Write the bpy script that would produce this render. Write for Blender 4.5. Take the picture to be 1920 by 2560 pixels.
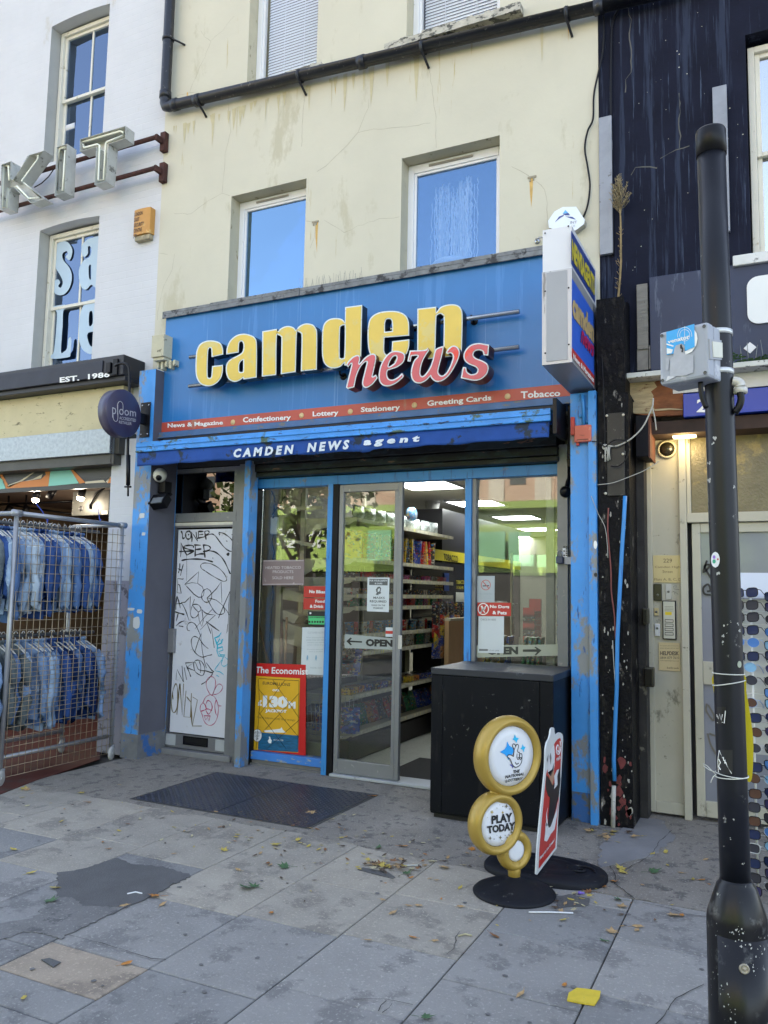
import bpy, math, random
import numpy as np
from mathutils import Vector, Matrix
from mathutils.geometry import tessellate_polygon
random.seed(7)
SC=bpy.context.scene; COL=SC.collection
for o in list(bpy.data.objects): bpy.data.objects.remove(o)
# ---------------- camera ----------------
FPX,YAW,PIT,ROL=2006.7925,0.452400463,0.100595545,0.0193004226
CAM=np.array([0,-6.20094628,1.55])
def axes():
    cy,sy,cp,sp=math.cos(YAW),math.sin(YAW),math.cos(PIT),math.sin(PIT)
    f=np.array([-sy*cp,cy*cp,sp]); r=np.array([cy,sy,0]); u=np.cross(r,f)
    c,s=math.cos(ROL),math.sin(ROL)
    return r*c+u*s,-r*s+u*c,f
RX,UP,FW=axes()
cd=bpy.data.cameras.new('camera'); cam=bpy.data.objects.new('camera',cd); COL.objects.link(cam)
cd.sensor_fit='HORIZONTAL'; cd.sensor_width=36; cd.lens=FPX/1920*36; cd.clip_start=0.05; cd.clip_end=500
cam.matrix_world=Matrix(((RX[0],UP[0],-FW[0],CAM[0]),(RX[1],UP[1],-FW[1],CAM[1]),(RX[2],UP[2],-FW[2],CAM[2]),(0,0,0,1)))
SC.camera=cam
# ---------------- world, sun, exposure ----------------
SUN_EL,SUN_ROT=math.radians(44),math.radians(-18)   # the sun stands behind the terrace
w=bpy.data.worlds.new('World'); SC.world=w; w.use_nodes=True
nt=w.node_tree; nt.nodes.clear()
sky=nt.nodes.new('ShaderNodeTexSky'); sky.sky_type='NISHITA'; sky.sun_disc=False
sky.sun_elevation=SUN_EL; sky.sun_rotation=SUN_ROT; sky.air_density=1.0; sky.dust_density=1.2; sky.ozone_density=1.0
bg=nt.nodes.new('ShaderNodeBackground'); bg.inputs[1].default_value=0.15
wo=nt.nodes.new('ShaderNodeOutputWorld'); hs=nt.nodes.new('ShaderNodeHueSaturation'); hs.inputs['Saturation'].default_value=.66; nt.links.new(sky.outputs[0],hs.inputs['Color']); nt.links.new(hs.outputs[0],bg.inputs[0]); nt.links.new(bg.outputs[0],wo.inputs[0])
sl=bpy.data.lights.new('sun','SUN'); sl.energy=4.0; sl.angle=math.radians(0.5); sl.color=(1,0.94,0.85)
so=bpy.data.objects.new('sun',sl); COL.objects.link(so)
sd=Vector((math.sin(SUN_ROT)*math.cos(SUN_EL),math.cos(SUN_ROT)*math.cos(SUN_EL),math.sin(SUN_EL)))
so.rotation_euler=sd.to_track_quat('Z','Y').to_euler(); so.location=(0,20,20)
SC.view_settings.view_transform='Standard'; SC.view_settings.look='None'; SC.view_settings.gamma=1
SC.view_settings.exposure=2.12
SC.render.engine='CYCLES'
try:
    SC.cycles.max_bounces=8; SC.cycles.transparent_max_bounces=16; SC.cycles.sample_clamp_indirect=6
except Exception: pass
# ---------------- projection from the photo onto real planes ----------------
def at(px,py,Y=None,Z=None,X=None,pl=None):
    d=FW+RX*(px-960)/FPX-UP*(py-1280)/FPX
    if Y is not None: t=(Y-CAM[1])/d[1]
    elif Z is not None: t=(Z-CAM[2])/d[2]
    elif X is not None: t=(X-CAM[0])/d[0]
    else:
        p,n=pl; n=np.array(n,float); t=((np.array(p)-CAM)@n)/(d@n)
    return Vector(CAM+d*t)
K=dict(A1=(0,0,2.592),A2=(640,0,2.592),A3=(1280,0,2.592),A4=(0,600,2.592),A5=(400,640,2.592),A6=(840,640,2.592),A7=(1380,640,3.072),
B1=(0,1160,2.633),B2=(300,1140,2.634),B3=(620,1180,3.456),B4=(620,1560,3.456),B5=(980,1140,3.318),B6=(1040,1620,3.16),B7=(1460,1240,3.352),B8=(1500,1860,3.16),
C1=(0,1860,2.183),C2=(700,1860,2.074),C3=(300,1800,2.074),D1=(470,760,4.1475),D2=(780,740,4.1475),D3=(840,840,4.1475),D4=(400,1300,7.541),D5=(400,1560,7.373),D6=(1200,1800,10.369),D7=(1320,1800,5.267),D8=(1340,500,4.339),
E1=(1640,780,5.925),E2=(1440,880,5.529),E3=(1780,1400,5.529),E4=(1780,1800,4.42),E5=(0,300,3.95),E6=(0,1240,5.184),E7=(0,1160,4.879),F=(0,0,1))
def q(k,x,y,**kw):
    a,b,s=K[k]; return at(a+x/s,b+y/s,**kw)
# ---------------- materials ----------------
MC={}
def M(name,col,rough=.6,metal=0,var=.12,scale=4,bump=0,bscale=40,dirt=None,stretch=None,coat=0,emit=None,estr=0,brick=None,spec=.5,dirt2=None):
    """procedural surface: base colour with mottling, optional dirt (colour, amount 0-1, scale, (sx,sy,sz))"""
    if name in MC: return MC[name]
    m=bpy.data.materials.new(name); m.use_nodes=True; n=m.node_tree; N=n.nodes; L=n.links
    b=N['Principled BSDF']; b.inputs['Roughness'].default_value=rough; b.inputs['Metallic'].default_value=metal
    b.inputs['Specular IOR Level'].default_value=spec
    if coat: b.inputs['Coat Weight'].default_value=coat; b.inputs['Coat Roughness'].default_value=.15
    tc=N.new('ShaderNodeTexCoord'); out=None
    def mapped(sc):
        mp=N.new('ShaderNodeMapping'); mp.inputs['Scale'].default_value=sc; L.new(tc.outputs['Object'],mp.inputs[0]); return mp.outputs[0]
    def noise(vec,s,det=6,r=.6):
        t=N.new('ShaderNodeTexNoise'); t.inputs['Scale'].default_value=s; t.inputs['Detail'].default_value=det; t.inputs['Roughness'].default_value=r
        L.new(vec,t.inputs['Vector']); return t.outputs['Fac']
    def ramp(fac,a,bb):
        r=N.new('ShaderNodeMapRange'); r.inputs[1].default_value=a; r.inputs[2].default_value=bb; L.new(fac,r.inputs[0]); return r.outputs[0]
    def mix(fac,c1,c2):
        x=N.new('ShaderNodeMix'); x.data_type='RGBA'; L.new(fac,x.inputs[0])
        for i,c in ((6,c1),(7,c2)):
            if isinstance(c,tuple): x.inputs[i].default_value=(*c,1)
            else: L.new(c,x.inputs[i])
        return x.outputs[2]
    col=tuple(col)
    if var:
        v=mapped(stretch or (1,1,1))
        lo=tuple(c*(1-var) for c in col); hi=tuple(min(1,c*(1+var)) for c in col)
        out=mix(ramp(noise(v,scale),.3,.7),lo,hi)
    else: out=col
    for d in (dirt,dirt2):
        if d:
            dc,amt,ds,dst=d
            v=mapped(dst); lo_=.655-.42*amt; f=ramp(noise(v,ds,8,.68),lo_,lo_+.055)
            out=mix(f,out,dc)
    h=None
    if brick:
        sx=N.new('ShaderNodeSeparateXYZ'); L.new(tc.outputs['Object'],sx.inputs[0]); cx=N.new('ShaderNodeCombineXYZ')
        L.new(sx.outputs[0],cx.inputs[0]); L.new(sx.outputs[2],cx.inputs[1])
        bt=N.new('ShaderNodeTexBrick'); L.new(cx.outputs[0],bt.inputs['Vector']); bt.inputs['Scale'].default_value=1
        bt.inputs['Brick Width'].default_value=.225; bt.inputs['Row Height'].default_value=.075; bt.inputs['Mortar Size'].default_value=.005; bt.inputs['Mortar Smooth'].default_value=.6
        bp=N.new('ShaderNodeBump'); bp.inputs['Strength'].default_value=brick; bp.inputs['Distance'].default_value=.006; bp.invert=True
        L.new(bt.outputs['Fac'],bp.inputs['Height']); h=bp.outputs[0]
    if bump:
        bp=N.new('ShaderNodeBump'); bp.inputs['Strength'].default_value=bump; bp.inputs['Distance'].default_value=.01
        L.new(noise(mapped(stretch or (1,1,1)) if stretch else mapped((1,1,1)),bscale,5,.6),bp.inputs['Height'])
        if h: L.new(h,bp.inputs['Normal'])
        h=bp.outputs[0]
    if h: L.new(h,b.inputs['Normal'])
    if isinstance(out,tuple): b.inputs['Base Color'].default_value=(*out,1)
    else: L.new(out,b.inputs['Base Color'])
    if emit: b.inputs['Emission Color'].default_value=(*emit,1); b.inputs['Emission Strength'].default_value=estr
    MC[name]=m; return m
def glass(name,refl=.12,tint=(1,1,1),rough=.0,bump=0,gc=(1,1,1),bl=.35):
    if name in MC: return MC[name]
    m=bpy.data.materials.new(name); m.use_nodes=True; n=m.node_tree; N=n.nodes; L=n.links
    N.remove(N['Principled BSDF']); o=[x for x in N if x.type=='OUTPUT_MATERIAL'][0]
    tr=N.new('ShaderNodeBsdfTransparent'); tr.inputs[0].default_value=(*tint,1)
    gl=N.new('ShaderNodeBsdfGlossy'); gl.inputs['Roughness'].default_value=rough; gl.inputs[0].default_value=(*gc,1)
    lw=N.new('ShaderNodeLayerWeight'); lw.inputs[0].default_value=bl
    mr=N.new('ShaderNodeMapRange'); mr.inputs[3].default_value=refl; mr.inputs[4].default_value=1; L.new(lw.outputs['Fresnel'],mr.inputs[0])
    mx=N.new('ShaderNodeMixShader'); L.new(mr.outputs[0],mx.inputs[0]); L.new(tr.outputs[0],mx.inputs[1]); L.new(gl.outputs[0],mx.inputs[2])
    if bump:
        tc=N.new('ShaderNodeTexCoord'); t=N.new('ShaderNodeTexNoise'); t.inputs['Scale'].default_value=1.5; L.new(tc.outputs['Object'],t.inputs['Vector'])
        bp=N.new('ShaderNodeBump'); bp.inputs['Strength'].default_value=bump; bp.inputs['Distance'].default_value=.02; L.new(t.outputs['Fac'],bp.inputs['Height']); L.new(bp.outputs[0],gl.inputs['Normal'])
    L.new(mx.outputs[0],o.inputs[0]); MC[name]=m; return m
def flat(name,col,rough=.5,**k): return M(name,col,rough,var=0,**k)
# ---------------- mesh builder ----------------
class MB:
    def __init__(s): s.v=[]; s.f=[]; s.m=[]; s.sm=[]
    def add(s,vs,fs,mi=0,smooth=False):
        o=len(s.v); s.v+= [Vector(v) for v in vs]; s.f+=[tuple(i+o for i in f) for f in fs]; s.m+=[mi]*len(fs); s.sm+=[smooth]*len(fs); return s
    def box(s,x0,x1,y0,y1,z0,z1,mi=0):
        x0,x1=sorted((x0,x1)); y0,y1=sorted((y0,y1)); z0,z1=sorted((z0,z1))
        return s.add([(x0,y0,z0),(x1,y0,z0),(x1,y1,z0),(x0,y1,z0),(x0,y0,z1),(x1,y0,z1),(x1,y1,z1),(x0,y1,z1)],
          [(0,3,2,1),(4,5,6,7),(0,1,5,4),(1,2,6,5),(2,3,7,6),(3,0,4,7)],mi)
    def obox(s,c,ax,ay,az,mi=0):
        c=Vector(c); ax,ay,az=Vector(ax),Vector(ay),Vector(az)
        vs=[c+ax*i+ay*j+az*k for k in(-1,1) for (i,j) in((-1,-1),(1,-1),(1,1),(-1,1))]
        return s.add(vs,[(0,3,2,1),(4,5,6,7),(0,1,5,4),(1,2,6,5),(2,3,7,6),(3,0,4,7)],mi)
    def bar(s,p,r,w,t,mi=0):
        p,r=Vector(p),Vector(r); d=(r-p); L=d.length; d.normalize(); u=d.cross(Vector((0,0,1)))
        if u.length<1e-3: u=Vector((1,0,0))
        u.normalize(); v=u.cross(d); return s.obox((p+r)/2,d*L/2,u*w/2,v*t/2,mi)
    def tube(s,pts,r,n=8,mi=0,cap=True):
        pts=[Vector(p) for p in pts]; rs=r if isinstance(r,(list,tuple)) else [r]*len(pts); vs=[];fs=[]; ref=None
        for i,p in enumerate(pts):
            a=pts[max(0,i-1)]; b=pts[min(len(pts)-1,i+1)]; d=(b-a).normalized()
            if ref is None:
                ref=Vector((0,0,1)) if abs(d.z)<.9 else Vector((1,0,0))
            u=d.cross(ref)
            if u.length<1e-4: u=d.cross(Vector((0,1,0)))
            u.normalize(); v=u.cross(d); ref=v.copy() if False else ref
            for k in range(n):
                t=2*math.pi*k/n; vs.append(p+(u*math.cos(t)+v*math.sin(t))*rs[i])
        for i in range(len(pts)-1):
            for k in range(n): fs.append((i*n+k,i*n+(k+1)%n,(i+1)*n+(k+1)%n,(i+1)*n+k))
        if cap: fs.append(tuple(range(n))[::-1]); fs.append(tuple((len(pts)-1)*n+k for k in range(n)))
        return s.add(vs,fs,mi,True)
    def lathe(s,c,axis,prof,n=32,mi=0,cap=False):
        """prof: list of (radius, height along axis)"""
        c=Vector(c); d=Vector(axis).normalized(); u=d.cross(Vector((0,0,1)))
        if u.length<1e-3: u=Vector((1,0,0))
        u.normalize(); v=d.cross(u); vs=[];fs=[]
        for (r,h) in prof:
            for k in range(n):
                t=2*math.pi*k/n; vs.append(c+d*h+(u*math.cos(t)+v*math.sin(t))*r)
        for i in range(len(prof)-1):
            for k in range(n): fs.append((i*n+k,i*n+(k+1)%n,(i+1)*n+(k+1)%n,(i+1)*n+k))
        if cap: fs.append(tuple(range(n))); fs.append(tuple((len(prof)-1)*n+k for k in range(n))[::-1])
        return s.add(vs,fs,mi,True)
    def poly(s,conts,dv,mi=0,side=None,back=True):
        """extrude a planar polygon (list of 3D contours, first outer, rest holes) by vector dv away from its face"""
        dv=Vector(dv); conts=[[Vector(p) for p in c] for c in conts]
        flat_=[p for c in conts for p in c]; n=len(flat_)
        tris=tessellate_polygon(conts); side=mi if side is None else side
        s.add(flat_,[tuple(t) for t in tris],mi)
        if dv.length>0:
            if back: s.add([p+dv for p in flat_],[tuple(t)[::-1] for t in tris],side)
            for c in conts:
                k=len(c); s.add(c+[p+dv for p in c],[(i,(i+1)%k,k+(i+1)%k,k+i) for i in range(k)],side)
        return s
    def quad(s,a,b,c,d,mi=0): return s.add([a,b,c,d],[(0,1,2,3)],mi)
    def ribbon(s,pts,w,nrm,mi=0):
        pts=[Vector(p) for p in pts]; nrm=Vector(nrm).normalized(); vs=[]
        for i,p in enumerate(pts):
            a=pts[max(0,i-1)]; b=pts[min(len(pts)-1,i+1)]; d=b-a
            if d.length<1e-6: d=Vector((1,0,0))
            t=d.normalized().cross(nrm); ww=w[i] if isinstance(w,list) else w
            vs+=[p+t*ww/2,p-t*ww/2]
        return s.add(vs,[(2*i,2*i+1,2*i+3,2*i+2) for i in range(len(pts)-1)],mi)
    def build(s,name,mats,parent=None,bevel=0,origin=None,smooth_all=False):
        me=bpy.data.meshes.new(name)
        if not s.v: s.box(0,.001,0,.001,0,.001)
        if parent is not None: o=Vector(parent.location)
        elif origin is not None: o=Vector(origin)
        else:
            xs=[v.x for v in s.v]; ys=[v.y for v in s.v]; zs=[v.z for v in s.v]
            o=Vector(((min(xs)+max(xs))/2,(min(ys)+max(ys))/2,min(zs)))
        if getattr(parent,'parent',None) is not None: o=Vector(parent.parent.location)+Vector(parent.location)
        me.from_pydata([tuple(v-o) for v in s.v],[],s.f); 
        mats=mats if isinstance(mats,(list,tuple)) else [mats]
        for m in mats: me.materials.append(m)
        me.polygons.foreach_set('material_index',s.m); me.polygons.foreach_set('use_smooth',[True]*len(s.f) if smooth_all else s.sm)
        me.update(); ob=bpy.data.objects.new(name,me); COL.objects.link(ob)
        if parent is not None: ob.parent=parent
        else: ob.location=o
        if bevel:
            b=ob.modifiers.new('bevel','BEVEL'); b.width=bevel; b.segments=2; b.limit_method='ANGLE'; b.angle_limit=math.radians(40)
        return ob
def tag(o,label=None,cat=None,group=None,kind=None):
    if label: o['label']=label
    if cat: o['category']=cat
    if group: o['group']=group
    if kind: o['kind']=kind
    return o
def thing(name,label,cat,loc,group=None):
    o=bpy.data.objects.new(name,None); COL.objects.link(o); o.location=loc; o.empty_display_size=.1
    return tag(o,label,cat,group)
def copy_tree(o,parent=None):
    c=o.copy(); COL.objects.link(c)
    if parent is not None: c.parent=parent
    for ch in [x for x in COL.objects if x.parent==o]: copy_tree(ch,c)
    return c
CH={}
def fast_copy(o,kids):
    c=o.copy(); COL.objects.link(c); mp={o:c}
    for k in kids:
        d=k.copy(); COL.objects.link(d); d.parent=mp[k.parent]; mp[k]=d
    return c
# ---------------- curves, glyphs, text ----------------
def smooth(pts,closed=True,step=6):
    out=[]; n=len(pts); P=[(p[0],p[1]) for p in pts]; cr=[len(p)>2 for p in pts]
    rng=range(n if closed else n-1)
    for i in rng:
        i1=(i+1)%n; p1,p2=P[i],P[i1]
        p0=P[i-1] if (closed or i>0) and not cr[i] else None
        p3=P[(i+2)%n] if (closed or i+2<n) and not cr[i1] else None
        if p0 is None: p0=(2*p1[0]-p2[0],2*p1[1]-p2[1]) if p3 is None else (p1[0]-(p2[0]-p1[0])*.6,p1[1]-(p2[1]-p1[1])*.6)
        if p3 is None: p3=(p2[0]+(p2[0]-p1[0])*.6,p2[1]+(p2[1]-p1[1])*.6)
        if cr[i] and cr[i1]: out.append(p1); continue
        for k in range(step):
            t=k/step
            out.append(tuple(.5*((2*b)+(-a+c)*t+(2*a-5*b+4*c-d)*t*t+(-a+3*b-3*c+d)*t**3) for a,b,c,d in zip(p0,p1,p2,p3)))
    if not closed: out.append(P[-1])
    return out
def area(p): return sum(p[i][0]*p[(i+1)%len(p)][1]-p[(i+1)%len(p)][0]*p[i][1] for i in range(len(p)))/2
def inset(p,d,hole=False):
    a=area(p); sg=(1 if a>0 else -1)*(-1 if hole else 1); out=[]; n=len(p)
    for i in range(n):
        a0=p[i-1]; b=p[i]; c=p[(i+1)%n]
        e1=(b[0]-a0[0],b[1]-a0[1]); e2=(c[0]-b[0],c[1]-b[1]); l1=math.hypot(*e1) or 1e-6; l2=math.hypot(*e2) or 1e-6
        n1=(-e1[1]/l1,e1[0]/l1); n2=(-e2[1]/l2,e2[0]/l2); m=(n1[0]+n2[0],n1[1]+n2[1]); ml=math.hypot(*m) or 1e-6
        k=min(1.6,1/max(.35,ml/2)); out.append((b[0]+sg*d*k*m[0]/ml,b[1]+sg*d*k*m[1]/ml))
    return out
TXT={}
def text_geo(body,bold,shear):
    key=(body,bold,shear)
    if key in TXT: return TXT[key]
    c=bpy.data.curves.new('t','FONT'); c.body=body; c.offset=bold; c.shear=shear; c.resolution_u=2; c.align_x='CENTER' if '\n' in body else 'LEFT'; c.space_line=.95
    ob=bpy.data.objects.new('t',c); COL.objects.link(ob); dg=bpy.context.evaluated_depsgraph_get(); dg.update()
    me=bpy.data.meshes.new_from_object(ob.evaluated_get(dg)); vs=[v.co.copy() for v in me.vertices]; fs=[tuple(p.vertices) for p in me.polygons]
    bpy.data.objects.remove(ob); bpy.data.curves.remove(c); bpy.data.meshes.remove(me)
    xs=[v.x for v in vs]; ys=[v.y for v in vs]; x0,x1,y0,y1=min(xs),max(xs),min(ys),max(ys)
    g=([((v.x-x0)/(x1-x0),(v.y-y0)/(y1-y0)) for v in vs],fs); TXT[key]=g; return g
def text(mb,body,TL,TR,BR,BL,nrm=(0,-1,0),off=.002,mi=0,bold=.0,shear=0):
    uv,fs=text_geo(body,bold,shear); n=Vector(nrm).normalized()*off
    TL,TR,BR,BL=map(Vector,(TL,TR,BR,BL))
    mb.add([(BL*(1-u)+BR*u)*(1-v)+(TL*(1-u)+TR*u)*v+n for u,v in uv],fs,mi); return mb
def textq(mb,body,k,c4,Y=None,X=None,pl=None,**kw):
    """text filling the quad traced as TL,TR,BR,BL in crop k on a real plane"""
    pts=[q(k,*c,**({'Y':Y} if Y is not None else {'X':X} if X is not None else {'pl':pl})) for c in c4]
    if 'nrm' not in kw: kw['nrm']=(0,-1,0) if Y is not None else (1,0,0) if X is not None else tuple(pl[1])
    return text(mb,body,*pts,**kw)
def wall_holes(mb,x0,x1,z0,z1,holes,yf,depth,mi=0,mr=None):
    mr=mi if mr is None else mr
    xs=sorted({x0,x1,*[h[0] for h in holes],*[h[1] for h in holes]}); zs=sorted({z0,z1,*[h[2] for h in holes],*[h[3] for h in holes]})
    for i in range(len(xs)-1):
        for j in range(len(zs)-1):
            a,b,c,d=xs[i],xs[i+1],zs[j],zs[j+1]; cx,cz=(a+b)/2,(c+d)/2
            if any(h[0]<cx<h[1] and h[2]<cz<h[3] for h in holes): continue
            mb.quad((a,yf,c),(b,yf,c),(b,yf,d),(a,yf,d),mi); mb.quad((b,yf+depth,c),(a,yf+depth,c),(a,yf+depth,d),(b,yf+depth,d),mi)
    for a,b,c,d in holes:
        y2=yf+depth
        mb.quad((a,yf,c),(a,y2,c),(a,y2,d),(a,yf,d),mr); mb.quad((b,y2,c),(b,yf,c),(b,yf,d),(b,y2,d),mr)
        mb.quad((a,yf,d),(a,y2,d),(b,y2,d),(b,yf,d),mr); mb.quad((a,y2,c),(a,yf,c),(b,yf,c),(b,y2,c),mr)
    mb.quad((x0,yf,z0),(x0,yf+depth,z0),(x0,yf+depth,z1),(x0,yf,z1),mi); mb.quad((x1,yf+depth,z0),(x1,yf,z0),(x1,yf,z1),(x1,yf+depth,z1),mi)
    mb.quad((x0,yf,z1),(x1,yf,z1),(x1,yf+depth,z1),(x0,yf+depth,z1),mi); mb.quad((x0,yf+depth,z0),(x1,yf+depth,z0),(x1,yf,z0),(x0,yf,z0),mi)
    return mb
def frame_rect(mb,x0,x1,z0,z1,w,y0,y1,mi=0,wb=None,wt=None):
    wb=w if wb is None else wb; wt=w if wt is None else wt
    mb.box(x0,x0+w,y0,y1,z0,z1,mi); mb.box(x1-w,x1,y0,y1,z0,z1,mi); mb.box(x0+w,x1-w,y0,y1,z1-wt,z1,mi); mb.box(x0+w,x1-w,y0,y1,z0,z0+wb,mi); return mb
def wavy(pts,a,step=.02):
    out=[]
    for i in range(len(pts)-1):
        p,r=Vector(pts[i]),Vector(pts[i+1]); n=max(1,int((r-p).length/step))
        for k in range(n):
            t=k/n; out.append(p.lerp(r,t)+Vector((random.uniform(-a,a),0,random.uniform(-a,a))))
    out.append(Vector(pts[-1])); return out
# =====================================================================  materials
cream=M('cream_render',(.555,.53,.43),.85,var=.05,scale=1.3,bump=.25,bscale=9,dirt=((.47,.44,.33),.22,.9,(2,2,.8)),dirt2=((.44,.37,.20),.06,2,(5,5,.45)))
crack=flat('crack',(.30,.27,.20),.9); rust=M('rust_stain',(.55,.36,.12),.9,var=.25,scale=20)
white_br=M('white_brick',(.56,.57,.60),.8,var=.04,scale=2,brick=.32,bump=.2,bscale=14,dirt=((.50,.49,.47),.06,2.2,(1,1,.5)))
navy=M('navy_render',(.009,.011,.024),.75,var=.25,scale=3,bump=.3,bscale=14,dirt=((.026,.034,.062),.30,2.0,(7,7,.30)),dirt2=((.06,.08,.13),.12,3.5,(12,12,.4)),spec=.12)
navy2=M('navy_board',(.012,.024,.066),.5,var=.15,scale=2,bump=.1,bscale=12,dirt=((.06,.08,.13),.2,3,(4,4,.7)))
tar=M('tar_paint',(.005,.005,.007),.5,var=.4,scale=14,bump=.9,bscale=30,dirt=((.022,.020,.018),.25,9,(2,2,.7)),dirt2=((.22,.20,.18),.07,13,(1,1,.5)),spec=.12)
frame_w=M('white_frame',(.68,.66,.58),.45,var=.05,scale=6,dirt=((.42,.38,.28),.12,9,(1,1,1)))
upvc=M('upvc_white',(.74,.75,.78),.3,var=.03,scale=6,dirt=((.5,.48,.42),.06,7,(1,1,1)))
stone=M('stone_ledge',(.45,.43,.37),.9,var=.2,scale=12,bump=.6,bscale=40,dirt=((.10,.10,.09),.35,11,(1,1,2)))
pipeb=M('pipe_black',(.008,.010,.016),.4,var=.3,scale=9,dirt=((.12,.12,.12),.1,25,(1,1,1)))
blue=M('shop_blue',(.038,.235,.58),.42,var=.12,scale=2.5,bump=.12,bscale=16,dirt=((.03,.12,.36),.22,4,(5,5,.5)),dirt2=((.20,.21,.21),.07,6,(1,1,.8)))
bluef=M('fascia_blue',(.020,.165,.44),.35,var=.10,scale=1.2,bump=.03,bscale=4,dirt=((.040,.20,.50),.22,1.2,(7,7,.35)),dirt2=((.09,.26,.54),.09,2.4,(12,12,.16)))
blued=M('pilaster_blue',(.050,.275,.68),.42,var=.1,scale=3,bump=.2,bscale=14,dirt=((.21,.22,.225),.33,4.5,(1,1,.55)),dirt2=((.02,.08,.25),.12,9,(3,3,.5)))
bluer=M('rail_blue',(.045,.27,.70),.45,var=.15,scale=5,dirt=((.05,.10,.06),.22,4,(1.2,1,1.5)),dirt2=((.02,.04,.09),.2,9,(1,1,4)))
fabric=M('awning_fabric',(.010,.065,.30),.8,var=.18,scale=5,bump=.35,bscale=7,dirt=((.018,.03,.05),.25,5,(1,1,1)))
grey=M('grey_aluminium',(.20,.205,.215),.42,metal=.2,var=.1,scale=5,dirt=((.30,.29,.27),.06,12,(1,1,1)),dirt2=((.07,.07,.08),.15,3,(4,4,.6)))
greyd=M('dark_channel',(.006,.006,.008),.5,spec=.2,var=.3,scale=8)
lead=M('lead_flashing',(.17,.18,.19),.65,metal=.1,var=.3,scale=12,bump=.4,bscale=25,dirt=((.04,.04,.045),.3,9,(1,1,1)))
shut=M('old_shutter',(.020,.032,.036),.5,metal=.2,var=.4,scale=6,bump=.3,bscale=30,dirt=((.24,.13,.08),.16,7,(1,1,3)),dirt2=((.012,.012,.012),.4,3,(1,1,3)))
galv=M('galvanised',(.33,.37,.40),.42,metal=.55,var=.18,scale=26,bump=.05)
black=M('black_plastic',(.004,.004,.006),.38,spec=.25,var=.2,scale=8)
steel=M('steel',(.42,.43,.44),.25,metal=.9,var=.1,scale=8)
win_glass=glass('window_glass',.28,(.5,.58,.7),gc=(.42,.55,.78),bump=.25); shop_glass=glass('shop_glass',.015,(.95,.97,.96)); sky_glass=glass('sky_tint_glass',.42,(.2,.3,.45),gc=(.38,.62,.90),bump=.2)  # blue tint in the upper panes' reflections stands in for a deeper sky
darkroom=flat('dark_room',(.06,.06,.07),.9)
red=M('red_paint',(.50,.035,.028),.4,var=.08,scale=6); redf=M('fascia_red',(.46,.075,.050),.4,var=.12,scale=1.5,dirt=((.40,.15,.10),.15,3,(2,2,1)))
wht=M('white_paint',(.72,.73,.75),.4,var=.04,scale=5); wht2=flat('white_lettering',(.80,.80,.78),.5); blk=flat('black_lettering',(.012,.012,.014),.5)
# =====================================================================  ground
YW,YF,YP=-.2,-.3,-.42
asph=M('asphalt_strip',(.225,.207,.185),.93,var=.18,scale=2.2,bump=.9,bscale=120,dirt=((.13,.122,.115),.28,9,(1,1,1)),dirt2=((.42,.40,.37),.18,75,(1,1,1)))
slabm=[M('slab_%d'%i,c,.88,var=.14,scale=2+i*.6,bump=.5,bscale=90,dirt=((c[0]*.70,c[1]*.70,c[2]*.72),.30,3.2,(1,1,1)),dirt2=((c[0]*1.35,c[1]*1.35,c[2]*1.32),.22,60,(1,1,1))) for i,c in enumerate([(.238,.232,.226),(.205,.203,.202),(.268,.260,.250),(.325,.298,.255),(.292,.270,.235),(.300,.248,.195)])]
MB().quad((-60,-60,-.04),(60,-60,-.04),(60,60,-.04),(-60,60,-.04)).build('ground',M('joint_dirt',(.075,.072,.066),.95,var=.3,scale=10,bump=.5),origin=(0,0,-.04))['kind']='structure'
def joints(x):
    t={-2.90:[-2.36,-2.88,-3.49,-3.775,-3.97,-4.5],-2.35:[-2.30,-2.85,-3.49,-4.1],-1.82:[-2.25,-2.81,-3.36,-3.93],-1.26:[-1.9,-2.45,-2.995,-3.55,-4.1],-.70:[-1.76,-2.27,-2.83,-3.4,-3.95]}
    return t.get(x)
xs=[-9.0+.55*i for i in range(9)]+[-4.02,-3.47,-2.90,-2.35,-1.82,-1.26,-.70,-.14]+[.41+.55*i for i in range(6)]
mb=MB(); rr=random.Random(3)
for i in range(len(xs)-1):
    x0,x1=xs[i],xs[i+1]; j=joints(x0); top=-1.55 if x0<-1.3 else -1.72
    if j is None: o=rr.uniform(0,.5); j=[-2.1-o-.57*k for k in range(10)]
    ys=[top]+[y for y in j if y<top-.1]
    while ys[-1]>-7.2: ys.append(ys[-1]-.57)
    for a,b in zip(ys,ys[1:]):
        beige=(b>-2.9 and x0<-1.3)
        mi=rr.choice([3,4,4]) if beige else rr.choice([0,1,2,0,1])
        if abs(x0+2.90)<.01 and abs(a+3.49)<.01: mi=5
        g=.002 if beige else .0032; zt=rr.uniform(-.0015,.0005); c=.004
        X0,X1,Y0,Y1=x0+g,x1-g,b+g,a-g
        vs=[(X0,Y0,-.03),(X1,Y0,-.03),(X1,Y1,-.03),(X0,Y1,-.03),(X0,Y0,zt-c),(X1,Y0,zt-c),(X1,Y1,zt-c),(X0,Y1,zt-c),(X0+c,Y0+c,zt),(X1-c,Y0+c,zt),(X1-c,Y1-c,zt),(X0+c,Y1-c,zt)]
        mb.add(vs,[(0,1,5,4),(1,2,6,5),(2,3,7,6),(3,0,4,7),(4,5,9,8),(5,6,10,9),(6,7,11,10),(7,4,8,11),(8,9,10,11)],mi)
tag(mb.build('pavement',slabm,origin=(0,-3,0)),kind='structure')
def gp(k,pts,z): return [q(k,x,y,Z=z) for x,y in pts]
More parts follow.
